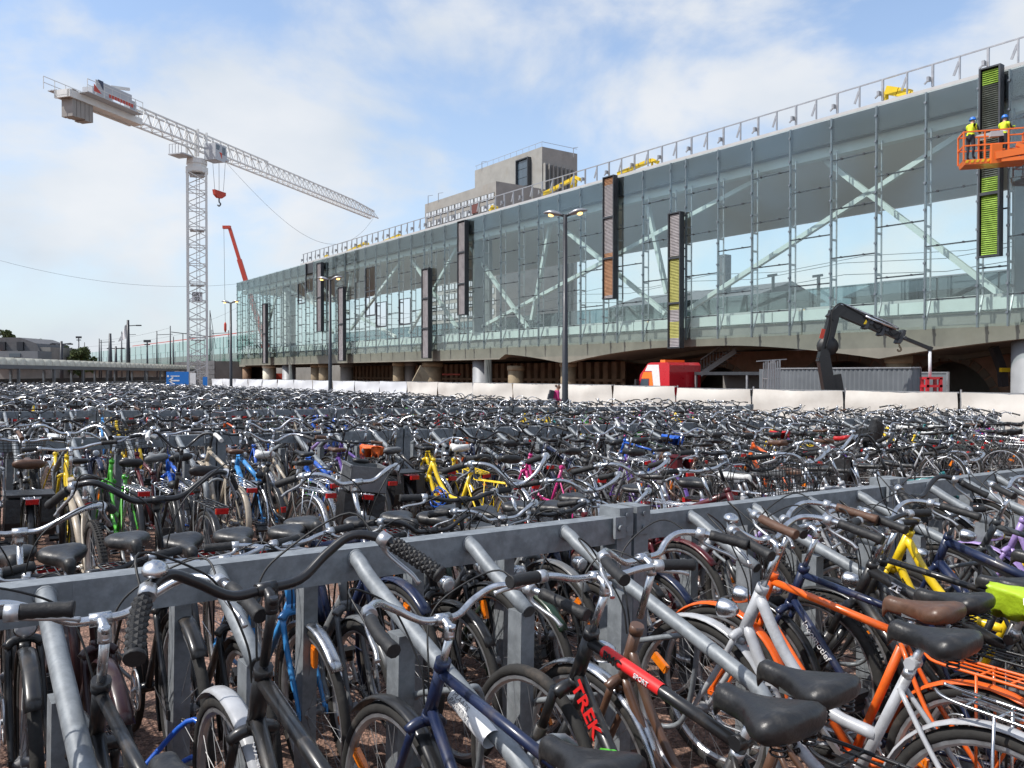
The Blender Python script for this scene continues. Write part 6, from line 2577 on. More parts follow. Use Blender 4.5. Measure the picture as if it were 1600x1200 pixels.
# ================================================================== barrel vaulted bicycle shelter at the left
S0 = at_depth(-40, 584, 50)
S1 = at_depth(306, 584, 112)
sd_ = Vector((S1.x - S0.x, S1.y - S0.y, 0))
sl_ = sd_.length
sd_.normalize()
sn_ = Vector((sd_.y, -sd_.x, 0))
SH = thing('vaulted_shelter', 'long shelter roofed with cream barrel vaults on steel posts', 'shelter', (S0.x, S0.y, -0.3))
ztop, zeave = at_depth(0, 557, 52).z + 0.3, at_depth(0, 569, 52).z + 0.3
nv = 40
vp = sl_ / nv
m = MB()
vs, fs = [], []
for i in range(9):
    a = math.pi * i / 8
    x_ = vp / 2 - vp * 0.44 * math.cos(a)
    z_ = zeave + (ztop - zeave) * math.sin(a) ** 0.85
    vs += [sd_ * x_ + sn_ * 0 + up * z_, sd_ * x_ - sn_ * 3.2 + up * z_]
for i in range(8):
    fs.append((2 * i, 2 * i + 1, 2 * i + 3, 2 * i + 2))
fs.append(tuple(2 * i for i in range(9)))
fs.append(tuple(2 * i + 1 for i in reversed(range(9))))
m.add(vs, fs, True)
vm = m.mesh('roof_vault', 'vault_cream')
for k in range(nv):
    place('roof_vault', vm, SH, Matrix.Translation(sd_ * (vp * k)))
m = MB()
m.bar(up * (zeave - 0.14), sd_ * sl_ + up * (zeave - 0.14), 0.16, 0.26)
m.bar(-sn_ * 3.2 + up * (zeave - 0.14), -sn_ * 3.2 + sd_ * sl_ + up * (zeave - 0.14), 0.16, 0.26)
m.build('eave_beam', 'corrugated', SH)
pm = MB()
pm.bar((0, 0, 0), up * (zeave - 0.28), 0.16, 0.16)
pmm = pm.mesh('post', 'corrugated')
for k in range(11):
    for b2 in (0.0, -3.0):
        place('post', pmm, SH, Matrix.Translation(sd_ * (sl_ * k / 10) + sn_ * b2))
m = MB()
n_ = 150
for k in range(n_):
    p = sd_ * (sl_ * k / n_) + sn_ * 0.4
    m.bar(p, p + up * 1.25, 0.05, 0.05)
for h in (0.3, 1.22):
    m.bar(sn_ * 0.4 + up * h, sd_ * sl_ + sn_ * 0.4 + up * h, 0.06, 0.07)
m.build('railing', 'corrugated', SH)
m = MB()
m.bar(-sn_ * 3.6 + up * 0.8, -sn_ * 3.6 + sd_ * sl_ + up * 0.8, 0.1, 1.5)
m.build('back_screen', 'dark_steel', SH)

# blue sign boards behind the far racks
for (x0, x1, y0, y1, Y, lab, mt) in ((260, 295, 586, 600, 62, 'blue sign board with white arrow behind the far racks', 'blue_sign'), (297, 306, 588, 600, 62, 'small white board right of the blue arrow sign', 'sticker'), (317, 324, 594, 601, 62, 'small blue box right of the blue arrow sign', 'blue_sign')):
    a, b_ = at_depth(x0, y0, Y), at_depth(x1, y1, Y)
    w_ = b_.x - a.x
    t_ = thing('sign_board', lab, 'sign', ((a.x + b_.x) / 2, Y, -0.25))
    m = MB()
    m.box((0, 0, (a.z + 0.25 + 0.5) / 2 + 0.25), (w_, 0.06, a.z + 0.25 - 0.5))
    m.build('board', mt, t_)
    m = MB()
    for s in (-1, 1):
        m.bar((s * w_ * 0.4, 0.06, 0), (s * w_ * 0.4, 0.06, a.z + 0.1), 0.05, 0.05)
    m.build('leg', 'lamp_head', t_)
    if x0 == 260:
        m = MB()
        zc = a.z + 0.25 - 0.42
        for (u0, v0, u1, v1) in ((-0.62, 0, 0.15, 0), (-0.62, 0, -0.32, 0.24), (-0.62, 0, -0.32, -0.24)):
            m.bar((u0, -0.036, zc + v0), (u1, -0.036, zc + v1), 0.006, 0.10)
        m.build('arrow', 'print_white', t_)
        m = MB()
        m.cyl((-w_ * 0.42, -0.032, zc + 0.34), (-w_ * 0.42, -0.04, zc + 0.34), 0.08, 14)
        m.bar((-w_ * 0.30, -0.036, zc + 0.34), (w_ * 0.1, -0.036, zc + 0.34), 0.006, 0.07)
        m.build('emblem', 'print_white', t_)

# ================================================================== skyline at the left: house, trees, masts
hb = at_depth(20, 584, 120)
HS = thing('mansard_house', 'house with dark mansard roof at the left edge', 'house', (hb.x, hb.y, -0.5))
k_ = 120 / F
m = MB()
m.box((-1, 4, 3.0), (13, 8, 6.0))
m.build('wall', 'dark_concrete', HS)
m = MB()
zz0, zz1 = (584 - 548) * k_ + 2.0, (584 - 526) * k_ + 2.0
m.prism([(-7.5, zz0), (4.2, zz0), (3.6, zz0 + 1.2), (1.2, zz1), (-7.0, zz1)], -0.3, 8.3, lambda u, v, w: Vector((u, w, v)))
rf = m.build('roof', 'slate', HS)
for x0 in (-1.2, 1.4):
    m = MB()
    m.box((x0, -0.45, zz0 + 0.8), (0.9, 0.3, 1.2))
    dw = m.build('dormer', 'lamp_post', rf)
m = MB()
m.box((-2.2, -1.2, zz0 - 0.75), (1.6, 2.0, 1.6))
m.build('chimney', 'truck_orange', HS)
m = MB()
m.box((1.8, -2, zz0 - 0.6), (8, 3.5, 1.2))
an = m.build('annex', 'corrugated', HS)
m = MB()
m.box((2.6, -3.8, zz0 - 0.6), (1.6, 0.1, 0.5))
m.build('annex_window', 'window_glass', an)


def tree(px0, px1, ytop, Y, lab, seed, ybase=560):
    rn = random.Random(seed)
    c = at_depth((px0 + px1) / 2, ytop, Y)
    wd = (px1 - px0) / F * Y / 2
    top = c.z + 0.5
    t_ = thing('tree', lab, 'tree', (c.x, Y, -0.5), 0, 'trees behind the shelter')
    m = MB()
    m.tube(smooth_path([(0, 0, 0), (0.1, 0, top * 0.3), (0, 0.1, top * 0.6), (0, 0, top * 0.85)], 3), [0.35 - 0.026 * i for i in range(10)], 8)
    for k in range(6):
        a = rn.uniform(0, 6.28)
        m.tube([(0, 0, top * (0.35 + 0.07 * k)), (math.cos(a) * wd * 0.6, math.sin(a) * wd * 0.6, top * (0.5 + 0.07 * k))], [0.12, 0.04], 6)
    m.build('trunk', 'bark', t_)
    m = MB()
    vs, fs = [], []
    clumps = [(rn.uniform(-1, 1), rn.uniform(-1, 1), rn.uniform(0.42, 1.0)) for _ in range(34)]
    for (u, v, w_) in clumps:
        sc = math.sqrt(max(0.05, 1 - ((w_ - 0.62) / 0.42) ** 2)) if w_ > 0.62 else 1.0
        cx_, cy_, cz_ = u * wd * 0.85 * sc, v * wd * 0.7 * sc, top * (0.98 * w_)
        rr = wd * rn.uniform(0.22, 0.36)
        for _ in range(85):
            d = Vector((rn.gauss(0, 1), rn.gauss(0, 1), rn.gauss(0, 0.8)))
            d = d.normalized() * rr * rn.uniform(0.55, 1.08)
            p = Vector((cx_, cy_, min(cz_, top - rr * 0.5))) + d
            a = Vector((rn.uniform(-1, 1), rn.uniform(-1, 1), rn.uniform(-1, 1))).normalized() * rn.uniform(0.12, 0.30)
            b2 = a.cross(Vector((rn.uniform(-1, 1), rn.uniform(-1, 1), rn.uniform(-1, 1)))).normalized() * 0.16
            o = len(vs)
            vs += [p - a, p + b2, p + a, p - b2]
            fs.append((o, o + 1, o + 2, o + 3))
    m.add(vs, fs)
    m.build('crown', 'leaf', t_)


tree(38, 80, 531, 135, 'dark green tree right of the mansard house', 1)
tree(72, 116, 541, 128, 'middle green tree behind the vaulted shelter', 2)
tree(104, 146, 546, 125, 'rightmost green tree behind the vaulted shelter', 3)
tree(-10, 22, 515, 150, 'tree top showing behind the mansard roof', 4)

# masts and lamps of the railway and the street
MASTS = [(96, 533, 90, 'tee'), (123, 527, 150, 'lamp'), (132, 535, 170, 'plain'), (155, 529, 130, 'plain'), (158, 531, 132, 'plain'), (172, 521, 110, 'fat'), (190, 518, 140, 'plain'), (200, 500, 85, 'flag'), (181, 541, 115, 'tee'),
         (245, 517, 125, 'plain'), (266, 509, 122, 'plain'), (328, 485, 128, 'portal'), (331, 515, 126, 'plain'), (84, 538, 150, 'plain'), (271, 526, 126, 'plain'), (230, 533, 120, 'lamp'), (357, 516, 126, 'plain')]
MN = {'tee': 'T-shaped double lamp', 'lamp': 'floodlight mast', 'plain': 'slim railway mast', 'fat': 'stout railway mast', 'flag': 'dark mast with white flag and lamp arm', 'portal': 'railway mast with cantilever arm'}
cnt = {}
for i, (px, yt, Y, kind) in enumerate(MASTS):
    p = at_depth(px, yt, Y)
    h_ = p.z + 0.5
    cnt[kind] = cnt.get(kind, 0) + 1
    order = sorted([q for q in MASTS if q[3] == kind])
    rank = order.index((px, yt, Y, kind)) + 1
    lab = '%s%s on the left skyline' % (MN[kind], '' if len(order) == 1 else ', %s from the left' % ordinal(rank))
    t_ = thing('mast', lab, 'mast', (p.x, p.y, -0.5), 0, 'masts on the left skyline')
    m = MB()
    w_ = {'tee': 0.34, 'fat': 0.45, 'flag': 0.34, 'lamp': 0.24}.get(kind, 0.2)
    m.lathe([(w_ * 0.62, 0), (w_ * 0.6, h_ * 0.5), (w_ * 0.36, h_)], (0, 0, 0), (0, 0, 1), 10)
    m.build('pole', 'lamp_post' if kind in ('tee', 'flag') else 'dark_steel', t_)
    if kind == 'tee':
        for s in (-1, 1):
            m = MB()
            m.bar((0, 0, h_ - 0.35), (s * 1.05, 0, h_ - 0.25), 0.14, 0.12)
            m.box((s * 0.95, 0, h_ - 0.33), (0.5, 0.25, 0.14))
            m.build('lamp_arm', 'lamp_post', t_)
    elif kind == 'lamp':
        m = MB()
        m.box((0, 0, h_), (0.9, 0.4, 0.35))
        m.box((0, 0, h_ - 0.5), (0.7, 0.3, 0.15))
        m.build('floodlight', 'dark_steel', t_)
    elif kind == 'flag':
        m = MB()
        m.bar((0, 0, h_ - 0.6), (1.0, 0, h_ - 0.55), 0.08, 0.08)
        m.box((1.1, 0, h_ - 0.56), (0.5, 0.2, 0.12))
        m.build('lamp_arm', 'lamp_post', t_)
        m = MB()
        vs, fs = [], []
        for a in range(9):
            for c in range(7):
                u, v = a / 8, c / 6
                vs.append((-0.15 - 0.85 * u * (0.25 + 0.75 * v), 0.10 * math.sin(7 * u + 4 * v), h_ - 0.35 - v * 1.55 - u * 0.35))
        for a in range(8):
            for c in range(6):
                fs.append((a * 7 + c, (a + 1) * 7 + c, (a + 1) * 7 + c + 1, a * 7 + c + 1))
        m.add(vs, fs, True)
        fl_ = m.build('flag', 'flag_cloth', t_)
    elif kind == 'portal':
        m = MB()
        m.bar((0, 0, h_ * 0.66), (-6.0, 0, h_ * 0.72), 0.12, 0.12)
        m.bar((0, 0, h_), (0.9, 0, h_ * 0.5), 0.06, 0.06)
        m.bar((-4.2, 0, h_ * 0.70), (-4.2, 0, h_ * 0.48), 0.1, 0.1)
        m.build('cantilever', 'dark_steel', t_)
    elif i % 3 == 0:
        m = MB()
        m.bar((0, 0, h_ - 0.6), (2.4, 0, h_ - 0.5), 0.08, 0.08)
        m.build('cantilever', 'dark_steel', t_)
WIRES = [((0, 407, 90), (385, 442, 104), 2.8, 'long sagging wire across the sky at the left'), ((130, 542, 160), (330, 512, 126), 1.0, 'lower catenary wire at the left skyline'), ((155, 532, 130), (266, 512, 122), 0.6, 'upper catenary wire at the left skyline'),
         ((155, 545, 130), (245, 540, 125), 0.1, 'cross wire between railway masts'), ((328, 500, 128), (372, 480, 110), 0.2, 'wire running into the hall end')]
for (a, b_, sag, lab) in WIRES:
    A_, B_ = at_depth(*a), at_depth(*b_)
    m = MB()
    pts = []
    for k in range(17):
        t = k / 16
        pts.append(A_.lerp(B_, t) - Vector((0, 0, sag * 4 * t * (1 - t) * 0.5)))
    m.tube(pts, 0.013, 4)
    tag(m.build('sky_wire', 'wire'), lab, 'wire', 'wires on the left skyline')

# ================================================================== red truck
tp = at_depth(1046, 584, 42.8)
tg = ground_z(25)
TR = thing('truck', 'red truck with orange and white stripes behind the fence', 'truck', (tp.x, tp.y, tg), ANG_D)
ztr = at_depth(1046, 566, 42.8).z - tg
m = MB()
# local x forward (along D), y left (towards the racks)
prof = [(0.0, 0.55), (2.25, 0.55), (2.32, 1.1), (2.12, 2.05), (1.55, ztr - 0.06), (1.35, ztr), (0.12, ztr), (0.0, ztr - 0.15)]
m.prism(prof, 0.0, -2.4, lambda u, v, w: Vector((u, w, v)))
cb = m.build('cab', 'truck_red', TR)
m = MB()
m.prism([(0.55, 0.6), (1.0, 0.6), (1.25, ztr - 0.45), (1.75, ztr - 0.45), (1.55, ztr - 0.12), (0.75, ztr - 0.12)], 0.004, 0.010, lambda u, v, w: Vector((u, w, v)))
m.build('white_stripe', 'print_white', cb)
m = MB()
m.prism([(1.02, 0.6), (1.4, 0.6), (1.42, ztr - 0.85), (2.02, ztr - 0.85), (1.85, ztr - 0.5), (1.25, ztr - 0.5)], 0.005, 0.012, lambda u, v, w: Vector((u, w, v)))
m.build('orange_stripe', 'truck_orange', cb)
m = MB()
m.prism([(1.48, 1.25), (2.18, 1.25), (2.02, ztr - 0.88), (1.48, ztr - 0.88)], 0.006, 0.016, lambda u, v, w: Vector((u, w, v)))
m.build('side_window', 'window_glass', cb)
m = MB()
m.prism([(2.30, 1.25), (2.34, 1.25), (2.14, ztr - 0.62), (2.10, ztr - 0.62)], -0.15, -2.25, lambda u, v, w: Vector((u, w, v)))
m.build('windscreen', 'window_glass', cb)
m = MB()
m.box((2.2, 0.18, 1.55), (0.12, 0.22, 0.5))
m.build('mirror', 'black_plastic', cb)
m = MB()
m.box((0.9, -1.2, ztr + 0.07), (0.35, 1.5, 0.14))
m.build('beacon_bar', 'truck_orange', TR)
m = MB()
m.box((-0.012, -1.7, 1.5), (0.02, 0.7, 1.2))
m.build('rear_locker', 'truck_red', TR)
m = MB()
m.box((-3.0, -1.2, 0.62), (6.0, 0.9, 0.24))
m.box((-3.2, -1.2, 0.88), (5.6, 2.4, 0.2))
m.build('flatbed', 'dark_steel', TR)
for x_ in (1.55, -1.4, -4.2):
    for y_ in (-0.25, -2.15):
        m = MB()
        m.cyl((x_, y_ - 0.14, 0.48), (x_, y_ + 0.14, 0.48), 0.48, 18)
        w_ = m.build('wheel', 'tyre', TR)
        m = MB()
        m.cyl((x_, y_ - 0.145, 0.48), (x_, y_ + 0.145, 0.48), 0.26, 14)
        m.build('rim', 'alloy', w_)

# ================================================================== black loader crane with a second truck bed
lp = at_depth(1298, 600, 30.5)
LC = thing('loader_crane', 'black folding loader crane arm lifting a red grab behind the fence', 'crane', (lp.x, lp.y, tg))
lo = Vector((lp.x, lp.y, tg))


def lpt(x, y, dY=0.0):
    return at_depth(x, y, 30.5 + dY) - lo


m = MB()
m.prism([(-1.5, 0), (1.5, 0), (1.5, 0.9), (-1.5, 0.9)], -3.2, 2.2, lambda u, v, w: Vector((u, w, v)))
m.build('truck_bed', 'black_metal', LC)
m = MB()
m.bar(lpt(1300, 640), lpt(1286, 558), 0.32, 0.42)
m.bar(lpt(1316, 640), lpt(1306, 585), 0.24, 0.3)
m.build('column', 'black_metal', LC)
m = MB()
m.bar(lpt(1284, 566), lpt(1304, 486), 0.30, 0.36)
m.bar(lpt(1296, 498), lpt(1314, 480), 0.36, 0.30)
ba = m.build('main_boom', 'black_metal', LC)
m = MB()
m.bar(lpt(1283, 529, -0.24), lpt(1287, 514, -0.24), 0.02, 0.14)
m.build('red_marking', 'crane_red', ba)
m = MB()
m.lathe([(0.05, -0.16), (0.36, -0.14), (0.36, 0.14), (0.05, 0.16)], lpt(1293, 541), (0.1, 1, 0), 20)
m.bar(lpt(1296, 545), lpt(1305, 505), 0.12, 0.12)
m.build('hose_reel', 'black_plastic', LC)
m = MB()
m.cyl(lpt(1291, 560), lpt(1293, 580), 0.055, 10)
m.cyl(lpt(1300, 520), lpt(1308, 500), 0.05, 10)
m.build('cylinder', 'chrome', LC)
segs = [((1306, 483), (1358, 505), 0.40), ((1352, 503), (1382, 516), 0.34), ((1376, 513), (1410, 528), 0.28), ((1400, 523), (1456, 546), 0.13)]
for (a, b_, w_) in segs:
    m = MB()
    m.bar(lpt(*a), lpt(*b_), w_ * 0.8, w_)
    m.bar(lpt(*b_) + (lpt(*a) - lpt(*b_)).normalized() * 0.12, lpt(*b_), w_ * 0.95, w_ * 1.25)
    m.build('boom_section', 'black_metal', LC)
m = MB()
m.tube(smooth_path([lpt(1305, 486), lpt(1310, 478), lpt(1322, 477), lpt(1350, 489), lpt(1385, 503), lpt(1404, 514)], 4), 0.045, 6)
m.cyl(lpt(1352, 494, -0.25), lpt(1400, 514, -0.25), 0.05, 8)
m.build('hydraulic_line', 'chrome', LC)
for dy_ in (-0.2, 0.2):
    m = MB()
    m.tube(smooth_path([lpt(1290, 545, dy_), lpt(1298, 515, dy_), lpt(1300, 488, dy_), lpt(1312, 474, dy_), lpt(1330, 482, dy_), lpt(1362, 500, dy_)], 5), 0.022, 6)
    m.tube(smooth_path([lpt(1362, 500, dy_), lpt(1372, 514, dy_), lpt(1384, 509, dy_), lpt(1396, 524, dy_), lpt(1408, 519, dy_)], 5), 0.018, 6)
    m.build('hose', 'cable', LC)
for (x_, y_) in ((1358, 505), (1382, 516), (1410, 528)):
    m = MB()
    c = lpt(x_, y_)
    dv = (lpt(1410, 528) - lpt(1352, 503)).normalized()
    m.bar(c - dv * 0.16, c - dv * 0.05, 0.42, 0.52)
    m.cyl(c + Vector((0, -0.25, 0)), c + Vector((0, 0.25, 0)), 0.06, 10)
    m.build('boom_collar', 'dark_steel', LC)
m = MB()
m.prism([(-0.09, 0), (0.09, 0), (0, 0.16)], -0.19, -0.17, lambda u, v, w: lpt(1350, 507) + Vector((u, w, v)))
m.build('warning_sign', 'yellow_steel', LC)
m = MB()
m.tube([lpt(1405, 530), lpt(1405, 541)], 0.025, 5)
m.tube(smooth_path([lpt(1405, 540), lpt(1408, 546), lpt(1405, 549), lpt(1402, 546)], 3), 0.035, 6)
m.build('spare_hook', 'timber', LC)
m = MB()
m.tube([lpt(1453, 548), lpt(1453, 592)], 0.06, 6)
m.build('sling', 'flag_cloth', LC)
m = MB()
c = lpt(1455, 601)
for (x_, y_) in ((-0.24, -0.2), (0.24, -0.2), (-0.24, 0.2), (0.24, 0.2)):
    m.bar(c + Vector((x_, y_, -0.4)), c + Vector((x_, y_, 0.25)), 0.1, 0.1)
for z_ in (-0.35, -0.05, 0.24):
    m.box(c + Vector((0, 0, z_)), (0.6, 0.5, 0.09))
m.build('grab', 'truck_red', LC)
# bundle of upright scaffold frames
sp = at_depth(1206, 600, 32)
SF = thing('scaffold_bundle', 'bundle of pale upright scaffold frames behind the fence', 'scaffold', (sp.x, sp.y, tg))
for k in range(6):
    m = MB()
    x_ = -0.22 + k * 0.085
    hh = at_depth(1206, 559, 32).z - tg
    for s in (-1, 1):
        m.bar((x_ - 0.02 * (3 - k), s * 0.3, 0), (x_ + 0.0, s * 0.3, hh * (0.93 + 0.02 * (k % 3))), 0.045, 0.045)
    for z_ in (0.4, 0.9, 1.4, 1.9):
        m.bar((x_ - 0.01 * (3 - k), -0.3, z_), (x_ - 0.01 * (3 - k), 0.3, z_), 0.035, 0.035)
    m.build('frame', 'lamp_head', SF)
m = MB()
m.bar((-0.6, 0, hh * 0.95), (0.6, 0.1, hh * 0.98), 0.04, 0.04)
m.build('cross_tube', 'lamp_head', SF)
# conveyor arm at far right
p0, p1 = at_depth(1552, 542, 36), at_depth(1566, 578, 36)
m = MB()
m.bar(p0, p1, 0.35, 0.28)
m.bar(p1, at_depth(1568, 604, 36), 0.3, 0.3)
o = m.build('site_machine', 'lamp_post')
m = MB()
m.box(p1 + Vector((0, -0.3, 0)), (0.5, 0.2, 0.18))
m.build('yellow_guard', 'yellow_steel', o)
tag(o, 'dark ribbed machine arm with yellow guard left of the right column', 'machine')
# leaning timber board
a_ = at_depth(650, 608, 52)
m = MB()
m.bar(at_depth(648, 612, 52), at_depth(664, 580, 55), 1.0, 0.08, (0.8, 0, 0.6))
tag(m.build('leaning_board', 'timber'), 'wide brown board leaning under the viaduct', 'board')

# ================================================================== people
def person(name, label, loc, rz, joints, mats, extra=None, height=1.7):
    """one continuous body grown with a skin modifier; joints: name -> (parent, xyz, rx, ry)"""
    root = thing(name, label, 'person', loc, rz)
    names = list(joints)
    vs = [joints[n][1] for n in names]
    es = [(names.index(joints[n][0]), i) for i, n in enumerate(names) if joints[n][0]]
    me = bpy.data.meshes.new('skeleton')
    me.from_pydata(vs, es, [])
    ob = bpy.data.objects.new('skeleton', me)
    COL.objects.link(ob)
    sk = ob.modifiers.new('skin', 'SKIN')
    sk.use_smooth_shade = True
    for i, n in enumerate(names):
        me.skin_vertices[0].data[i].radius = joints[n][2:4]
        me.skin_vertices[0].data[i].use_root = (i == 0)
    sb = ob.modifiers.new('sub', 'SUBSURF')
    sb.levels = sb.render_levels = 2
    dg = bpy.context.evaluated_depsgraph_get()
    body = bpy.data.meshes.new_from_object(ob.evaluated_get(dg))
    bpy.data.objects.remove(ob)
    body.name = 'body'
    keys = []
    for mt, fn in mats:
        body.materials.append(MAT[mt])
    for p in body.polygons:
        c = p.center
        for k, (mt, fn) in enumerate(mats):
            if fn(c):
                p.material_index = k
                break
        p.use_smooth = True
    b = place('body', body, root)
    return root, body


def shell(body, fn, off, name, mat, parent):
    """garment lifted off the body where fn holds"""
    vs, fs, mp = [], [], {}
    for p in body.polygons:
        if fn(p.center):
            idx = []
            for i in p.vertices:
                if i not in mp:
                    v = body.vertices[i]
                    mp[i] = len(vs)
                    vs.append(v.co + v.normal * off)
                idx.append(mp[i])
            fs.append(tuple(idx))
    m = MB()
    m.add(vs, fs, True)
    return m.build(name, mat, parent)


def worker_joints(bend, arm_l, arm_r):
    s = math.sin(bend)
    c = math.cos(bend)

    def T_(x, z):
        return (x + (z - 0.92) * s, 0.92 + (z - 0.92) * c)
    J_ = {'pelvis': (None, (0, 0, 0.92), 0.13, 0.16)}
    for n, x, z, r1, r2, pr in (('waist', 0, 1.08, 0.115, 0.145, 'pelvis'), ('chest', 0, 1.28, 0.125, 0.165, 'waist'), ('neckb', 0, 1.43, 0.075, 0.09, 'chest'), ('neck', 0.015, 1.50, 0.052, 0.055, 'neckb'), ('head', 0.03, 1.58, 0.085, 0.075, 'neck'), ('crown', 0.025, 1.68, 0.085, 0.078, 'head')):
        x2, z2 = T_(x, z)
        J_[n] = (pr, (x2, 0, z2), r1, r2)
    x2, z2 = T_(0.10, 1.565)
    J_['nose'] = ('head', (x2 + 0.012, 0, z2), 0.016, 0.014)
    for sd, arm in ((1, arm_l), (-1, arm_r)):
        q = 'l' if sd > 0 else 'r'
        x2, z2 = T_(0, 1.40)
        J_['sh' + q] = ('neckb', (x2, sd * 0.17, z2), 0.066, 0.066)
        e_, w_, h_ = arm
        J_['el' + q] = ('sh' + q, (x2 + e_[0], sd * (0.17 + e_[1]), z2 + e_[2]), 0.046, 0.046)
        J_['wr' + q] = ('el' + q, (x2 + w_[0], sd * (0.17 + w_[1]), z2 + w_[2]), 0.034, 0.034)
        J_['pa' + q] = ('wr' + q, (x2 + h_[0], sd * (0.17 + h_[1]), z2 + h_[2]), 0.034, 0.026)
        pv = Vector((x2 + h_[0], sd * (0.17 + h_[1]), z2 + h_[2]))
        dv = (pv - Vector((x2 + w_[0], sd * (0.17 + w_[1]), z2 + w_[2]))).normalized()
        for k in range(4):
            oy = (k - 1.5) * 0.019
            p1 = pv + dv * 0.05 + Vector((0, oy, 0))
            p2 = p1 + dv * (0.028, 0.034, 0.032, 0.024)[k] + Vector((0, 0, -0.012))
            J_['f%s%da' % (q, k)] = ('pa' + q, tuple(p1), 0.0095, 0.0095)
            J_['f%s%db' % (q, k)] = ('f%s%da' % (q, k), tuple(p2), 0.008, 0.008)
        th = pv + Vector((0, -sd * 0.045, 0.015)) + dv * 0.015
        J_['t%s' % q] = ('pa' + q, tuple(th), 0.010, 0.010)
        J_['hip' + q] = ('pelvis', (0.0, sd * 0.095, 0.84), 0.098, 0.098)
        J_['kn' + q] = ('hip' + q, (0.04, sd * 0.11, 0.48), 0.064, 0.064)
        J_['an' + q] = ('kn' + q, (-0.01, sd * 0.115, 0.09), 0.046, 0.046)
        J_['to' + q] = ('an' + q, (0.15, sd * 0.125, 0.045), 0.040, 0.045)
    return J_


def dress(J_):
    return [('dark_cloth', lambda c: c.z < 1.02), ('skin', lambda c: c.z > J_['neck'][1][2] - 0.01), ('skin', lambda c: any((c - Vector(J_[k][1])).length < 0.10 for k in ('pal', 'par'))), ('dark_cloth', lambda c: True)]


# two workers in the lift basket
LB = at_depth(1552, 252, 31.8)
basket_z = LB.z
for i, (px, rz, bend, al, ar, lab) in enumerate(((1516, 0.6, 0.22, ((0.10, 0.08, -0.25), (0.32, 0.02, -0.30), (0.39, 0.0, -0.29)), ((0.12, 0.06, -0.24), (0.33, 0.0, -0.28), (0.40, 0.0, -0.27)), 'worker in yellow vest and blue helmet leaning on the left lift railing'),
                                                 (1568, 2.2, 0.10, ((0.12, 0.06, -0.22), (0.36, 0.0, -0.16), (0.43, -0.01, -0.13)), ((0.14, 0.05, -0.2), (0.36, 0.0, -0.1), (0.43, 0.0, -0.06)), 'worker in yellow vest and blue helmet facing the louvre box'))):
    p = at_depth(px, 252, 31.8 if i == 0 else 31.6)
    J_ = worker_joints(bend, al, ar)
    root, body = person('person', lab, (p.x, p.y, basket_z + 0.06), rz if i == 0 else ANG_N, J_, dress(J_))
    root.scale = (0.94, 0.94, 0.94)
    nb_ = J_['neckb'][1][2]
    vest = shell(body, lambda c: 1.0 < c.z < nb_ + 0.03 and abs(c.y) < 0.205, 0.014, 'safety_vest', 'hivis', root)
    shell(body, lambda c: 1.09 < c.z < 1.15 and abs(c.y) < 0.205, 0.018, 'reflective_strip', 'sticker', root)
    hd_ = Vector(J_['crown'][1])
    m = MB()
    m.lathe([(0.150, -0.035), (0.152, -0.025), (0.118, -0.02), (0.118, 0.03), (0.105, 0.07), (0.07, 0.10), (0.02, 0.112)], hd_, (0.1, 0, 1), 18)
    m.build('helmet', 'helmet_blue', root)
    m = MB()
    for s in (-1, 1):
        m.lathe([(0.004, -0.01), (0.011, 0), (0.004, 0.01)], Vector(J_['head'][1]) + Vector((0.083, s * 0.032, 0.02)), (1, 0, 0), 8)
    m.build('eyes', 'print_black', root)
# woman walking along the fence
wp = at_depth(866, 600, 31.0)
wnd = Vector((wp.x, wp.y, 0)).dot(N)
J_ = worker_joints(0.22, ((0.06, 0.05, -0.28), (0.28, 0.0, -0.36), (0.36, -0.02, -0.36)), ((0.04, 0.05, -0.28), (0.26, 0.0, -0.38), (0.33, -0.02, -0.38)))
root, body = person('person', 'woman with tied brown hair in a magenta top walking along the fence', (wp.x, wp.y, ground_z(wnd)), 0.15, J_,
                    [('dark_cloth', lambda c: c.z < 1.0), ('skin', lambda c: c.z > J_['neck'][1][2] - 0.02), ('skin', lambda c: any((c - Vector(J_[k][1])).length < 0.22 for k in ('pal', 'par'))), ('magenta_cloth', lambda c: True)])
root.scale = (0.94, 0.94, 0.94)
hd_ = Vector(J_['crown'][1])
shell(body, lambda c: c.z > hd_.z - 0.11 and (c.x < hd_.x + 0.02 or c.z > hd_.z + 0.03), 0.016, 'hair', 'hair', root)
m = MB()
m.lathe([(0.01, -0.05), (0.04, -0.03), (0.045, 0.0), (0.035, 0.03), (0.01, 0.045)], hd_ + Vector((-0.12, 0, -0.02)), (0, 0, 1), 12)
m.build('hair_bun', 'hair', root)
m = MB()
for s in (-1, 1):
    m.lathe([(0.004, -0.01), (0.011, 0), (0.004, 0.01)], Vector(J_['head'][1]) + Vector((0.083, s * 0.032, 0.02)), (1, 0, 0), 8)
m.build('eyes', 'print_black', root)
ch_ = Vector(J_['chest'][1])
m = MB()
m.box(ch_ + Vector((-0.21, 0, 0.0)), (0.16, 0.28, 0.40), Matrix.Rotation(0.22, 3, 'Y'))
m.box(ch_ + Vector((-0.30, 0, -0.06)), (0.06, 0.22, 0.22), Matrix.Rotation(0.22, 3, 'Y'))
bpk = m.build('backpack', 'dark_cloth')
tag(bpk, 'dark backpack on the back of the woman by the fence', 'backpack')
bpk.matrix_world = Matrix.Translation(Vector((wp.x, wp.y, ground_z(wnd)))) @ Matrix.Rotation(0.15, 4, 'Z') @ Matrix.Diagonal((0.94, 0.94, 0.94, 1))

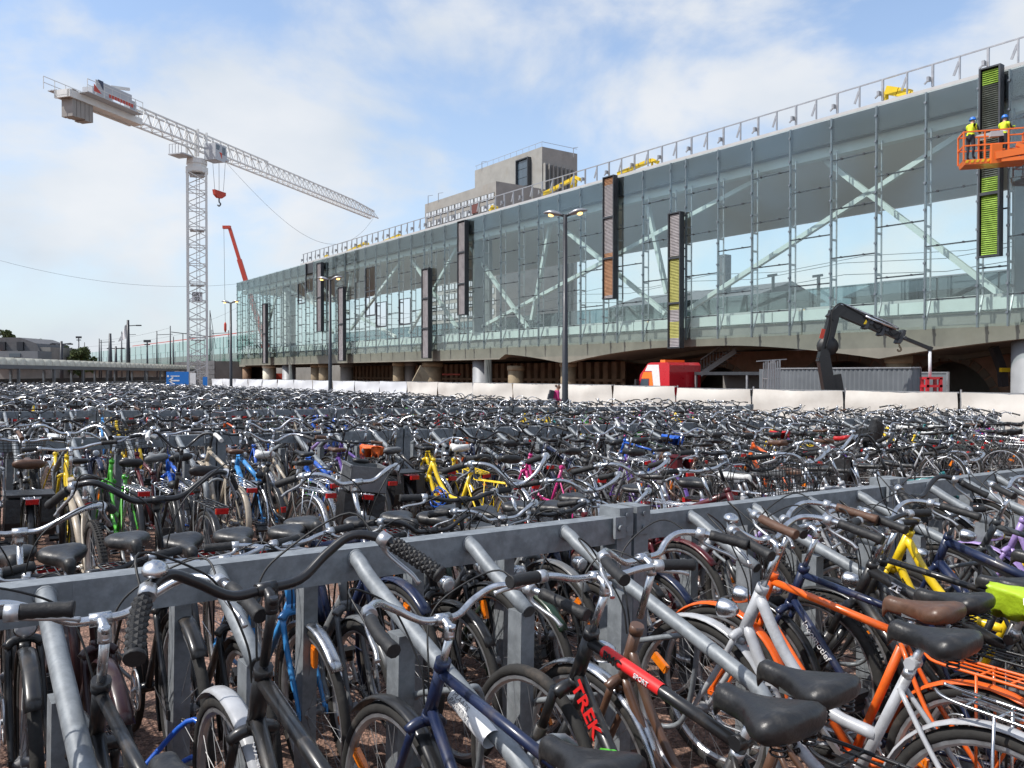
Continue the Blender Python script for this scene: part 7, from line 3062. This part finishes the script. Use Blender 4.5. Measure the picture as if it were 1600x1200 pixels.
# ================================================================== orange boom lift
BL0 = Vector((LB.x, LB.y, basket_z))
fx = Vector((0.96, -0.28, 0)).normalized()
fy = Vector((0.28, 0.96, 0)).normalized()
boff = fx * 7.5 + fy * 1.0
BT = thing('boom_lift', 'orange boom lift raising a railed basket to the louvre box', 'boom lift', (BL0.x + boff.x, BL0.y + boff.y, tg))
bo = Vector((BL0.x + boff.x, BL0.y + boff.y, tg))


def bl(u, v, z):
    return BL0 + fx * u + fy * v + Vector((0, 0, z)) - bo


bw_, bd_ = 1.12, 0.45
m = MB()
m.prism([(-bw_, 0.02), (bw_, 0.02), (bw_ - 0.05, -0.16), (-bw_ + 0.05, -0.16)], -bd_, bd_, lambda u, v, w: bl(u, w, v))
m.build('basket_floor', 'lift_orange', BT)
m = MB()
for h in (0.55, 1.08):
    c = [bl(-bw_, -bd_, h), bl(bw_, -bd_, h), bl(bw_, bd_, h), bl(-bw_, bd_, h)]
    for i in range(4):
        m.bar(c[i], c[(i + 1) % 4], 0.05, 0.05)
for u in (-bw_, -0.4, 0.4, bw_):
    for v in (-bd_, bd_):
        m.bar(bl(u, v, 0), bl(u, v, 1.1), 0.05, 0.05)
m.build('basket_rail', 'lift_orange', BT)
m = MB()
for k in range(6):
    m.prism([(-bw_ + 0.05 + k * 0.18, -0.10), (-bw_ + 0.14 + k * 0.18, -0.10), (-bw_ + 0.19 + k * 0.18, 0.0), (-bw_ + 0.10 + k * 0.18, 0.0)], -bd_ - 0.022, -bd_ - 0.006, lambda u, v, w: bl(u, w, v))
m.build('hazard_stripe', 'yellow_steel', BT)
m = MB()
m.box(bl(0.15, -0.1, 1.0), (0.6, 0.25, 0.2), Matrix.Rotation(-0.28, 3, 'Z'))
m.build('control_box', 'crane_grey', BT)
m = MB()
m.bar(bl(-0.1, -0.62, 0.05), bl(3.6, -0.75, 0.52), 0.22, 0.26)
m.bar(bl(0.1, -0.62, -0.12), bl(1.2, -0.68, -0.1), 0.18, 0.14)
m.bar(bl(-0.05, -0.5, -0.2), bl(-0.05, -0.6, 0.5), 0.35, 0.3)
m.bar(bl(0.6, -0.66, 0.42), bl(1.6, -0.7, 0.0), 0.14, 0.14)
m.build('jib_arm', 'lift_orange', BT)
m = MB()
m.bar(bl(3.4, -0.75, 0.55), bl(7.6, -0.5, -7.6), 0.34, 0.42)
m.bar(bl(7.6, -0.5, -7.6), bl(7.5, 0.2, -9.8), 0.6, 0.6)
m.build('main_boom', 'lift_orange', BT)
m = MB()
m.box(Vector((0, 0, 0.75)), (3.4, 2.2, 0.7), Matrix.Rotation(-0.28, 3, 'Z'))
m.build('chassis', 'lift_orange', BT)
for u in (-1.2, 1.2):
    for v in (-1.15, 1.15):
        c = fx * u + fy * v + Vector((0, 0, 0.45))
        m = MB()
        m.cyl(c - fy * 0.16, c + fy * 0.16, 0.45, 16)
        m.build('wheel', 'tyre', BT)
# spare louvre slat held between the workers
m = MB()
m.bar(bl(-0.45, 0.5, 1.05), bl(0.55, 0.5, 1.22), 0.10, 0.22)
tag(m.build('slat_packet', 'window_pale'), 'pale packet of slats held between the two workers', 'slats').location = bo
